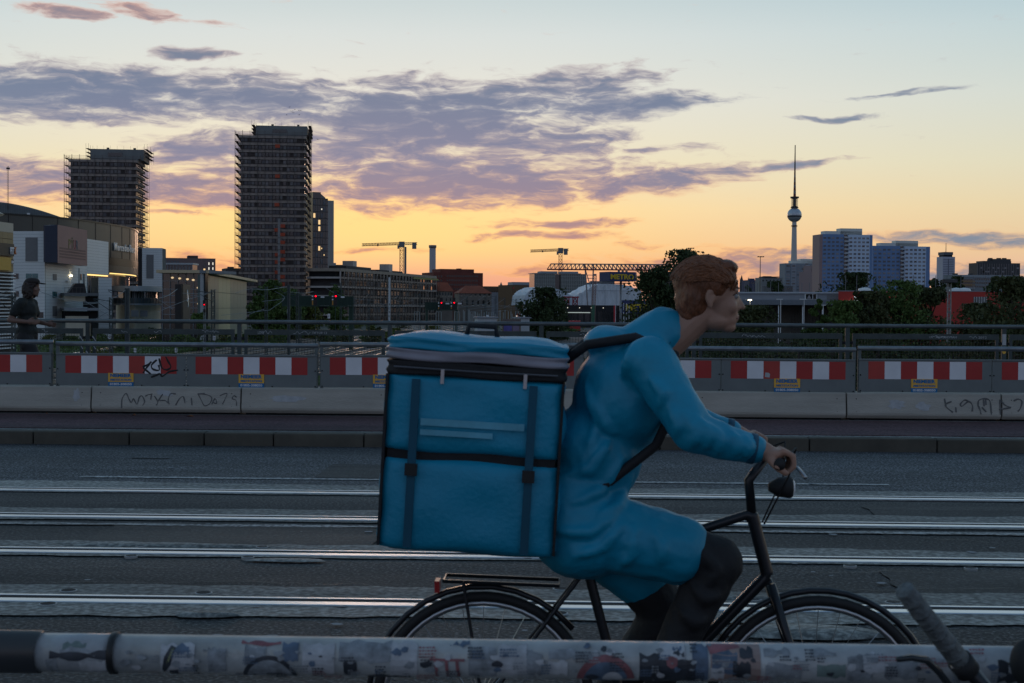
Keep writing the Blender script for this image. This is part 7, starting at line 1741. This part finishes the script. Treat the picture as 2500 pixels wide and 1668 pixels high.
def bicycle(t_, bar=True):
    wheel(t_, -.28); wheel(t_, .74)
    BB = (.16, 0, .29); ST = (.035, 0, .76); HT = (.535, 0, .93); HB = (.585, 0, .74)
    mb = MB(); mb.tube([BB, ST], .016, 12).tube([ST, HT], .015, 12).tube([BB, HB], .019, 12).tube([HT, HB], .02, 12)
    for q in (-1, 1): mb.tube([(-.28, q * .06, .34), (.12, q * .03, .29)], .009, 8).tube([(-.28, q * .06, .34), (.035, q * .02, .76)], .008, 8)
    flesh('frame', mb, bikem, t_, .006, 2)
    for q in (-1, 1): MB().tube([(.59, q * .035, .72), (.66, q * .055, .50), (.74, q * .055, .34)], [.014, .012, .009], 10).build('fork_blade', bikem, t_, sm=True)
    MB().tube([ST, (.0, 0, .87)], .0135, 10).build('seat_post', chromem, t_, sm=True)
    sd__ = MB(); ell(sd__, (-.06, 0, .885), (.11, .075, .03)); caps(sd__, (-.03, 0, .89), (.13, 0, .895), .035, .018); flesh('saddle', sd__, rubber, t_, .006, 4)
    MB().lathe([(.10, -.004), (.10, .004)], 40).build('chainring', chromem, t_, loc=(.16, -.05, .29)).rotation_euler = (R(90), 0, 0)
    for y, a in ((-.09, R(20)), (.09, R(200))):
        e = (.16 + .17 * math.cos(a), y, .29 + .17 * math.sin(a) * -.2 if False else .29 + .17 * math.sin(a)); cr = MB().tube([(.16, y * .75, .29), e], .011, 8).build('crank', chromem, t_, sm=True)
        MB().box(e[0] - .045, e[0] + .045, y * 2.0 if y < 0 else y * .9, y * .9 if y < 0 else y * 2.0, e[2] - .012, e[2] + .012).build('pedal', rubber, cr)
    if bar:
        fl_b = MB().lathe([(.012, -.05), (.030, -.02), (.034, .015), (.030, .022)], 16).build('front_light', rubber, t_, sm=True, loc=(.635, 0, 1.01)); fl_b.rotation_euler = (0, R(90), 0)
        MB().lathe([(.028, 0), (.020, .006)], 16).build('light_lens', white, fl_b, loc=(0, 0, .022))
        for cx, a0_, a1_ in ((.74, 20, 150), (-.28, 40, 200)):
            MB().tube([(cx + .356 * math.cos(R(a0_ + (a1_ - a0_) * k / 14)), 0, .34 + .356 * math.sin(R(a0_ + (a1_ - a0_) * k / 14))) for k in range(15)], .010, 6).build('mudguard', bikem, t_, sm=True)
        MB().tube([(-.40, -.05, .72), (-.05, -.05, .71), (-.05, .05, .71), (-.40, .05, .72), (-.40, -.05, .72)], .006, 6).build('rear_rack', bikem, t_); MB().tube([(-.34, -.06, .72), (-.28, -.07, .36)], .005, 6).build('rack_stay', bikem, t_)
        MB().box(-.43, -.415, -.03, .03, .68, .715).build('tail_light', M('tail_red', (.4, .01, .01), .4, var=0), t_)
        MB().tube([HT, (.525, 0, 1.03), (.575, 0, 1.10)], .015, 10).build('stem', bikem, t_, sm=True)
        MB().tube([(.565, -.33, 1.115), (.585, -.2, 1.118), (.58, -.05, 1.102), (.58, .05, 1.102), (.585, .2, 1.118), (.565, .33, 1.115)], .0125, 12).build('handlebar', bikem, t_, sm=True)
        for q in (-1, 1):
            MB().tube([(.585, q * .205, 1.118), (.565, q * .335, 1.115)], .0165, 14).build('grip', rubber, t_, sm=True)
            MB().tube([(.60, q * .17, 1.11), (.65, q * .10, 1.14), (.64, q * .04, 1.05), (.57, q * .02, .90)], .0028, 6).build('brake_cable', rubber, t_, sm=True)
            MB().tube([(.60, q * .17, 1.11), (.64, q * .20, 1.09), (.645, q * .29, 1.075)], .006, 8).build('brake_lever', chromem, t_, sm=True)

# ---- the courier, riding to the right
RYD = 4.30; RX = .06
bk = thing('courier_bicycle', 'dark bicycle ridden by the courier along the near lane', 'bicycle', (RX, RYD, 0.0)); bicycle(bk)
pe = thing('person', 'cyclist in a bright blue jacket and black trousers leaning to the right', 'person', (RX, RYD, 0.0))
HC = (.402, 0, 1.585); HS = .92
b = MB(); head(b, HC, HS); chain(b, [(.235, 0, 1.42), (.315, 0, 1.485), (.375, 0, 1.54)], [.062, .054, .052])
ell(b, (.0, 0, .96), (.13, .16, .12)); ell(b, (.06, 0, 1.10), (.115, .14, .14)); ell(b, (.14, 0, 1.28), (.12, .16, .15)); caps(b, (.20, -.15, 1.40), (.20, .15, 1.40), .055, .055)
for q in (-1, 1):
    chain(b, [(.21, q * .18, 1.40), (.335, q * .27, 1.205), (.525, q * .265, 1.15)], [.05, .038, .027]); grip_hand(b, .578, q * .268, 1.1165, q, (.525, q * .265, 1.15))
chain(b, [(0, -.09, .92), (.42, -.115, .80), (.245, -.125, .44)], [.085, .055, .04]); chain(b, [(0, .09, .92), (.29, .105, .60), (.06, .125, .24)], [.085, .055, .04])
for fx, fy, fz in ((.25, -.13, .40), (.07, .13, .20)): chain(b, [(fx - .03, fy, fz), (fx + .08, fy, fz - .05), (fx + .15, fy, fz - .055)], [.035, .032, .025])
body = flesh('body', b, skin, pe, .0048, 3)
eyes(pe, HC, HS)
j = MB()
ell(j, (-.005, 0, .97), (.165, .195, .15)); ell(j, (.055, 0, 1.11), (.15, .18, .16)); ell(j, (.14, 0, 1.28), (.155, .20, .17)); caps(j, (.205, -.17, 1.395), (.205, .17, 1.395), .075, .075)
ell(j, (.10, 0, 1.45), (.085, .11, .05)); chain(j, [(.20, 0, 1.44), (.262, 0, 1.485)], [.082, .074])
for q in (-1, 1): chain(j, [(.21, q * .185, 1.395), (.33, q * .275, 1.20), (.43, q * .272, 1.168), (.50, q * .266, 1.152)], [.078, .062, .052, .043])
chain(j, [(.0, -.09, .90), (.30, -.11, .835)], [.125, .105]); chain(j, [(.0, .09, .90), (.20, .10, .72)], [.125, .10])
ell(j, (.02, -.02, .84), (.15, .20, .11)); ell(j, (-.10, 0, .90), (.10, .17, .09))
jk = flesh_folds('jacket', j, [[(.02, 1.33), (.06, 1.22), (.03, 1.11)], [(.10, 1.17), (.04, 1.08), (-.08, 1.04)], [(.14, 1.12), (.08, 1.02), (-.04, .97)], [(-.09, 1.13), (-.02, 1.02), (.07, .96)], [(.17, 1.06), (.12, .97), (.03, .92)],
    [(.12, .95), (.04, .90), (-.10, .90)], [(.14, .93), (.08, .86), (-.03, .82)], [(.17, .92), (.16, .84), (.11, .77)], [(.22, .92), (.25, .85), (.24, .79)], [(.05, 1.28), (.09, 1.20), (.13, 1.18)], [(.16, 1.45), (.14, 1.38), (.15, 1.30)],
    [(.20, 1.36), (.245, 1.31), (.22, 1.25)], [(.29, 1.265), (.335, 1.20), (.31, 1.145)], [(.32, 1.255), (.365, 1.20), (.35, 1.135)], [(.36, 1.235), (.40, 1.185), (.39, 1.125)], [(.26, 1.285), (.285, 1.22), (.265, 1.18)], [(.43, 1.21), (.45, 1.17), (.44, 1.13)], [(.465, 1.195), (.48, 1.16), (.47, 1.125)]], blue_j, pe, .0075)
def surf(o): return BVHTree.FromPolygons([v.co for v in o.data.vertices], [tuple(p.vertices) for p in o.data.polygons])
def seam(bv, pts, r, mat, parent, name='seam', off=.001, n=10):
    """a line sewn onto a garment: points are dropped onto its surface"""
    Q = []
    for a, b in zip(pts, pts[1:]):
        for k in range(n): Q.append(Vector(a).lerp(Vector(b), k / n))
    Q.append(Vector(pts[-1])); P = []
    for q in Q:
        h = bv.find_nearest(q)
        if h[0] is not None: P.append(h[0] + h[1] * off)
    MB().tube(P, r, 6).build(name, mat, parent, sm=True)
jb = surf(jk); seamm = M('jacket_seam', (.0, .10, .17), .6, var=0); refl = M('reflective_piping', (.42, .45, .47), .4, .2, var=.1)
for q in (-1, 1): MB().tube([(.485, q * .2665, 1.156), (.506, q * .266, 1.152)], .0445, 16).build('cuff', M('cuff_dark_blue', (.0, .07, .13), .6), jk, sm=True)
MB().tube([(.272, -.062, 1.452), (.300, -.03, 1.448), (.306, 0, 1.446), (.300, .03, 1.448), (.272, .062, 1.452)], .008, 8).build('collar_edge', M('cuff_dark_blue', (.0, .07, .13), .6), jk, sm=True)
tr_ = MB(); ell(tr_, (0, 0, .92), (.13, .17, .11))
chain(tr_, [(.02, -.09, .92), (.42, -.115, .80), (.33, -.12, .62), (.252, -.125, .46)], [.10, .076, .066, .052]); chain(tr_, [(.02, .09, .92), (.29, .105, .60), (.17, .115, .42), (.065, .125, .26)], [.10, .076, .066, .052])
flesh_folds('trousers', tr_, [[(.36, .85), (.41, .79), (.37, .73)], [(.33, .75), (.38, .70), (.44, .72)], [(.30, .67), (.35, .63), (.40, .65)], [(.26, .57), (.31, .545), (.36, .56)], [(.24, .50), (.28, .48), (.31, .50)]], blackc, pe, .0075)
for fx, fy, fz in ((.25, -.13, .39), (.07, .13, .19)):
    s_ = MB(); chain(s_, [(fx - .05, fy, fz - .01), (fx + .08, fy, fz - .045), (fx + .17, fy, fz - .055)], [.05, .044, .034]); ell(s_, (fx + .06, fy, fz - .075), (.14, .045, .022)); flesh('shoe', s_, M('shoe_dark', (.02, .02, .022), .6), pe, .008, 4)
fb_ = surf(body); browm = M('brow_hair', (.07, .028, .014), .7, var=.2)
for q in (-1, 1):
    seam(fb_, [(HC[0] + .078, q * .014, HC[2] + .026), (HC[0] + .074, q * .032, HC[2] + .031), (HC[0] + .058, q * .050, HC[2] + .026)], .0030, browm, body, 'eyebrow', .0008)
    seam(fb_, [(HC[0] + .080, q * .020, HC[2] + .010), (HC[0] + .078, q * .031, HC[2] + .014), (HC[0] + .066, q * .044, HC[2] + .008)], .0018, browm, body, 'eyelid', .0010)
    seam(fb_, [(HC[0] + .085, 0, HC[2] - .0605), (HC[0] + .076, q * .020, HC[2] - .0615)], .0014, M('lip_line', (.14, .05, .045), .6, var=0), body, 'lip_line', .0003)
h_ = MB(); ell(h_, (HC[0] - .016, 0, HC[2] + .046), (.097, .081, .080)); ell(h_, (HC[0] - .052, 0, HC[2] + .0), (.056, .076, .082)); ell(h_, (HC[0] - .066, 0, HC[2] - .055), (.036, .055, .042)); ell(h_, (HC[0] + .045, 0, HC[2] + .092), (.040, .056, .026))
for q in (-1, 1): ell(h_, (HC[0] + .004, q * .056, HC[2] + .045), (.046, .026, .044))
hr_ = flesh('hair', h_, auburn, pe, .006, 3, .008, .02)
rn = random.Random(8); mb = MB()
for k in range(1500):                                   # combed-back locks over the scalp
    th = rn.uniform(-1.45, 1.45); ph_ = rn.uniform(-.55, 2.35); c0 = Vector((HC[0] - .018, 0, HC[2] + .040)); P = []
    for i in range(5):
        a_ = ph_ + i * .17; q = Vector((math.cos(a_) * .098, math.sin(th) * .080, math.sin(a_) * .084 * math.cos(th) + (.012 if a_ < 0 else 0)))
        if a_ > 1.7: q.x *= 1.0
        rr_ = 1.015 + .02 * i * rn.random(); P.append(c0 + Vector((q.x * rr_ * max(.5, math.cos(th * .75)), q.y * rr_ + rn.uniform(-.002, .002), q.z * rr_ + rn.uniform(-.0015, .0015))))
    if P[0].x > HC[0] + .062 and P[0].z < HC[2] + .055: continue
    if abs(P[0].y) > .055 and P[0].z < HC[2] + .03 and P[0].x > HC[0] - .02: continue
    mb.tube(P, [.0016, .0024, .0024, .0018, .0006], 4, False)
mb.build('hair_locks', M('auburn_lock', (.20, .07, .025), .45, var=.35, scale=60), hr_, sm=True, kind='stuff')
# thermal bag
bg = thing('courier_bag', 'large boxy bright blue courier backpack with black bands on the cyclist', 'bag', (-.248, RYD, 1.135)); bg.rotation_euler = (0, R(3), 0)
hx, hy = .258, .225
def soft(name, x0, x1, y0, y1, z0, z1, mat, puff=.012, nseg=9, seed=0):
    """a padded panel box: faces cut into a grid and pushed out and in a little"""
    bm_ = bmesh.new(); bmesh.ops.create_cube(bm_, size=1.0)
    bmesh.ops.subdivide_edges(bm_, edges=bm_.edges[:], cuts=nseg, use_grid_fill=True); rn_ = random.Random(seed); ph_ = [rn_.uniform(0, 6) for _ in range(6)]
    for v in bm_.verts:
        x, y, z = v.co; ex = lambda q: max(0, 1 - (2 * q) ** 4)
        out = Vector((math.copysign(1, x) if abs(x) > .499 else 0, math.copysign(1, y) if abs(y) > .499 else 0, math.copysign(1, z) if abs(z) > .499 else 0))
        k = sum(1 for c in out if c)
        amt = puff * (ex(x) if not out.x else 1) * (ex(y) if not out.y else 1) * (ex(z) if not out.z else 1) * (1 + .6 * math.sin(9 * x + ph_[0]) * math.sin(8 * z + ph_[1])) if k == 1 else (-.006 if k >= 2 else 0)
        wob_ = .004 * math.sin(11 * z + ph_[2] + 4 * x)
        v.co = Vector((x0 + (x + .5) * (x1 - x0), y0 + (y + .5) * (y1 - y0), z0 + (z + .5) * (z1 - z0))) + out * amt + Vector((wob_, 0, .003 * math.sin(10 * x + ph_[3])))
    me = bpy.data.meshes.new(name); bm_.to_mesh(me); bm_.free(); me.materials.append(mat); me.polygons.foreach_set('use_smooth', [True] * len(me.polygons)); return ob(name, me, bg)
lb2 = soft('lower_box', -hx, hx, -hy, hy, -.30, -.030, blue_b, .010, 13, 1); ub = soft('upper_box', -hx, hx, -hy, hy, -.014, .216, blue_b, .010, 13, 2)
MB().box(-hx + .012, hx - .012, -hy + .012, hy - .012, -.04, -.004).build('black_band', blackc, bg)
soft('zip_band', -hx - .003, hx + .003, -hy - .003, hy + .003, .206, .258, blackc, .003, 9, 3)
soft('lid_edge', -hx - .006, hx + .006, -hy - .006, hy + .006, .250, .290, M('reflective_grey', (.26, .25, .29), .45, .2, var=.15, scale=8), .004, 9, 4)
soft('lid', -hx + .002, hx - .002, -hy + .002, hy - .002, .280, .322, blue_b, .012, 9, 5)
MB().tube([(-hx + .02, -hy - .008, .232), (0, -hy - .010, .230), (hx - .02, -hy - .008, .232)], .0035, 6).build('zip', M('zip_grey', (.10, .10, .11), .4, .4), bg)
for x in (-.10, .14): MB().box(x, x + .010, -hy - .016, -hy - .010, .190, .232).build('zip_pull', chromem, bg)
prm = M('pale_bag_print', (.10, .36, .48), .5, var=.2, scale=12)
for x0_, x1_, z0_, z1_ in ((-.15, .15, .068, .088), (-.15, .06, .040, .056)): MB().box(x0_, x1_, -hy - .0225, -hy - .0205, z0_, z1_).build('reflective_strip', prm, bg)
for x in (-.17, .17): MB().box(x - .012, x + .012, -hy - .0195, -hy - .0115, -.29, .20).build('webbing', M('webbing_dark_blue', (.0, .07, .12), .7), bg)
for x in (-.17, .17): MB().box(x - .018, x + .018, -hy - .027, -hy - .018, -.08, -.045).build('buckle', rubber, bg)
for x in (-hx - .002, hx - .006): MB().box(x, x + .008, -hy - .0065, hy + .0065, -.29, .21).build('edge_piping', blackc, bg)
for q in (-1, 1):
    MB().tube([(hx - .03, q * .09, .25), (.32, q * .115, .325), (.46, q * .12, .355), (.58, q * .12, .31), (.605, q * .115, .20), (.54, q * .13, .04), (.40, q * .155, -.08), (hx - .03, q * .14, -.12)], [.015] * 8, 8).build('shoulder_strap', blackc, bg, sm=True)
MB().tube([(-.05, 0, .315), (-.04, 0, .36), (.04, 0, .36), (.05, 0, .315)], .009, 8).build('carry_handle', blackc, bg, sm=True)

# ---- the walker on the far pavement
p = onY(66, 780, 19.45)
wk = thing('person', 'walker in a dark tee and cap with long brown hair on the far pavement', 'person', (p.x, 19.45, .146))
HW = (.075, 0, 1.635); b = MB(); head(b, HW, .98); chain(b, [(.0, 0, 1.44), (.04, 0, 1.55)], [.06, .055])
ell(b, (0, 0, .98), (.12, .16, .13)); ell(b, (.0, 0, 1.15), (.11, .145, .14)); ell(b, (.0, 0, 1.32), (.12, .165, .15)); caps(b, (-.01, -.15, 1.44), (-.01, .15, 1.44), .055, .055)
chain(b, [(-.02, -.19, 1.43), (-.15, -.235, 1.185), (.08, -.235, 1.165)], [.05, .04, .028]); open_hand(b, (.08, -.235, 1.165), (1, .1, -.05), 1)
chain(b, [(.0, .19, 1.43), (.02, .25, 1.17), (.20, .20, 1.13)], [.05, .04, .028]); open_hand(b, (.20, .20, 1.13), (1, -.1, -.1), -1)
chain(b, [(0, -.09, .95), (.20, -.10, .53), (.30, -.10, .10)], [.085, .058, .04]); chain(b, [(0, .09, .95), (-.08, .10, .50), (-.36, .10, .14)], [.085, .058, .04])
chain(b, [(.29, -.10, .07), (.43, -.10, .045)], [.04, .03]); chain(b, [(-.37, .10, .11), (-.27, .10, .03)], [.04, .03])
flesh('body', b, skin2, wk, .007, 3); eyes(wk, HW, .98)
j = MB(); ell(j, (0, 0, 1.02), (.145, .185, .13)); ell(j, (.0, 0, 1.17), (.135, .175, .15)); ell(j, (.0, 0, 1.33), (.145, .195, .15)); caps(j, (-.01, -.165, 1.43), (-.01, .165, 1.43), .068, .068); chain(j, [(.0, 0, 1.44), (.015, 0, 1.475)], [.075, .068])
chain(j, [(-.02, -.19, 1.42), (-.095, -.222, 1.285)], [.072, .066]); chain(j, [(.0, .19, 1.42), (.035, .222, 1.285)], [.072, .066])
flesh('tee_shirt', j, teed, wk, .010, 6, .03, .08)
j = MB(); ell(j, (0, 0, .97), (.14, .18, .12)); chain(j, [(0, -.09, .94), (.20, -.10, .53), (.29, -.10, .12)], [.115, .085, .068]); chain(j, [(0, .09, .94), (-.08, .10, .50), (-.345, .10, .16)], [.115, .085, .068]); flesh('trousers', j, blackc, wk, .010, 6, .02, .07)
for c_, e_ in (((.27, -.10, .06), (.46, -.10, .04)), ((-.39, .10, .10), (-.26, .10, .025))):
    s_ = MB(); chain(s_, [c_, e_], [.052, .036]); flesh('shoe', s_, M('shoe_dark', (.02, .02, .022), .6), wk, .010, 3)
h_ = MB(); ell(h_, (HW[0] - .018, 0, HW[2] + .045), (.108, .095, .082)); ell(h_, (HW[0] - .075, 0, HW[2] - .03), (.07, .095, .11)); ell(h_, (HW[0] - .06, 0, HW[2] - .12), (.065, .09, .07)); ell(h_, (HW[0] - .01, -.075, HW[2] - .05), (.05, .03, .10)); ell(h_, (HW[0] - .01, .075, HW[2] - .05), (.05, .03, .10)); flesh('hair', h_, brownh, wk, .008, 3, .03, .03)
c_ = MB(); ell(c_, (HW[0], 0, HW[2] + .085), (.106, .09, .058)); cp_ = flesh('cap', c_, M('cap_dark', (.02, .014, .012), .8), wk, .008, 3)
c_ = MB(); ell(c_, (HW[0] + .13, 0, HW[2] + .062), (.065, .065, .010), R(8)); flesh('cap_brim', c_, M('cap_dark', (.02, .014, .012), .8), cp_, .005, 2)

# ---- the bicycle leaning on the pipe, only its handlebar in view
pkx = (2515 - 1250) / F * 2.36 - .0323 * 2.36
pk = thing('parked_bicycle', 'parked bicycle leaning on the pipe with its worn grip sticking up at lower right', 'bicycle', (pkx - .535 * .8, 2.37, .15)); pk.scale = (.8, .8, .8)
bicycle(pk, False)
gripm = M('worn_grey_grip', (.11, .125, .13), .75, var=.45, scale=40, bump=.5, bscale=90)
def loc(px, py, d): q = W(px, py, d); return Vector(((q.x - pk.location.x) / .8, (q.y - pk.location.y) / .8, (q.z - pk.location.z) / .8))
A_, B_ = loc(2207, 1440, 2.255), loc(2350, 1622, 2.33); C_ = loc(2420, 1700, 2.35); HTp = Vector((.535, 0, .93))
k = 1 / .8
MB().tube([A_, B_], [.0160 * k, .0178 * k], 20).build('grip', gripm, pk, sm=True, bevel=.002)
dv = (B_ - A_)
for q in range(1, 7): c0 = A_ + dv * (q / 7.0); MB().tube([c0 - dv * .018, c0 + dv * .018], [.0168 * k + q * .0002, .0168 * k + q * .0002], 18).build('grip_ridge', gripm, pk, sm=True)
MB().tube([B_ - dv * .05, C_, (C_ + HTp) * .5, HTp + Vector((0, 0, .03))], .0115 * k, 12).build('handlebar', bikem, pk, sm=True)
MB().tube([B_ - dv * .06, B_ + dv * .09], .0215 * k, 14).build('lever_clamp', rubber, pk, sm=True)
MB().tube([loc(2190, 1610, 2.24), loc(2225, 1606, 2.245), loc(2262, 1612, 2.25), loc(2292, 1640, 2.27), loc(2322, 1680, 2.30), loc(2365, 1690, 2.335)], [.0045 * k, .0052 * k, .006 * k, .006 * k, .006 * k, .007 * k], 10).build('brake_lever', M('lever_black', (.03, .033, .037), .25, .4), pk, sm=True)
MB().tube([loc(2366, 1612, 2.34), loc(2392, 1640, 2.345), loc(2412, 1665, 2.35), loc(2440, 1700, 2.355)], .0028 * k, 8).build('cable', M('cable_pale', (.30, .33, .32), .5), pk, sm=True)
MB().tube([loc(2325, 1622, 2.32), loc(2338, 1668, 2.34), loc(2352, 1700, 2.35)], .0035 * k, 8).build('cable', chromem, pk, sm=True)
c_ = MB(); q0 = loc(2506, 1618, 2.36); ell(c_, q0, (.034, .034, .05)); caps(c_, q0, HTp, .018, .02); flesh('bell', c_, rubber, pk, .004, 3)
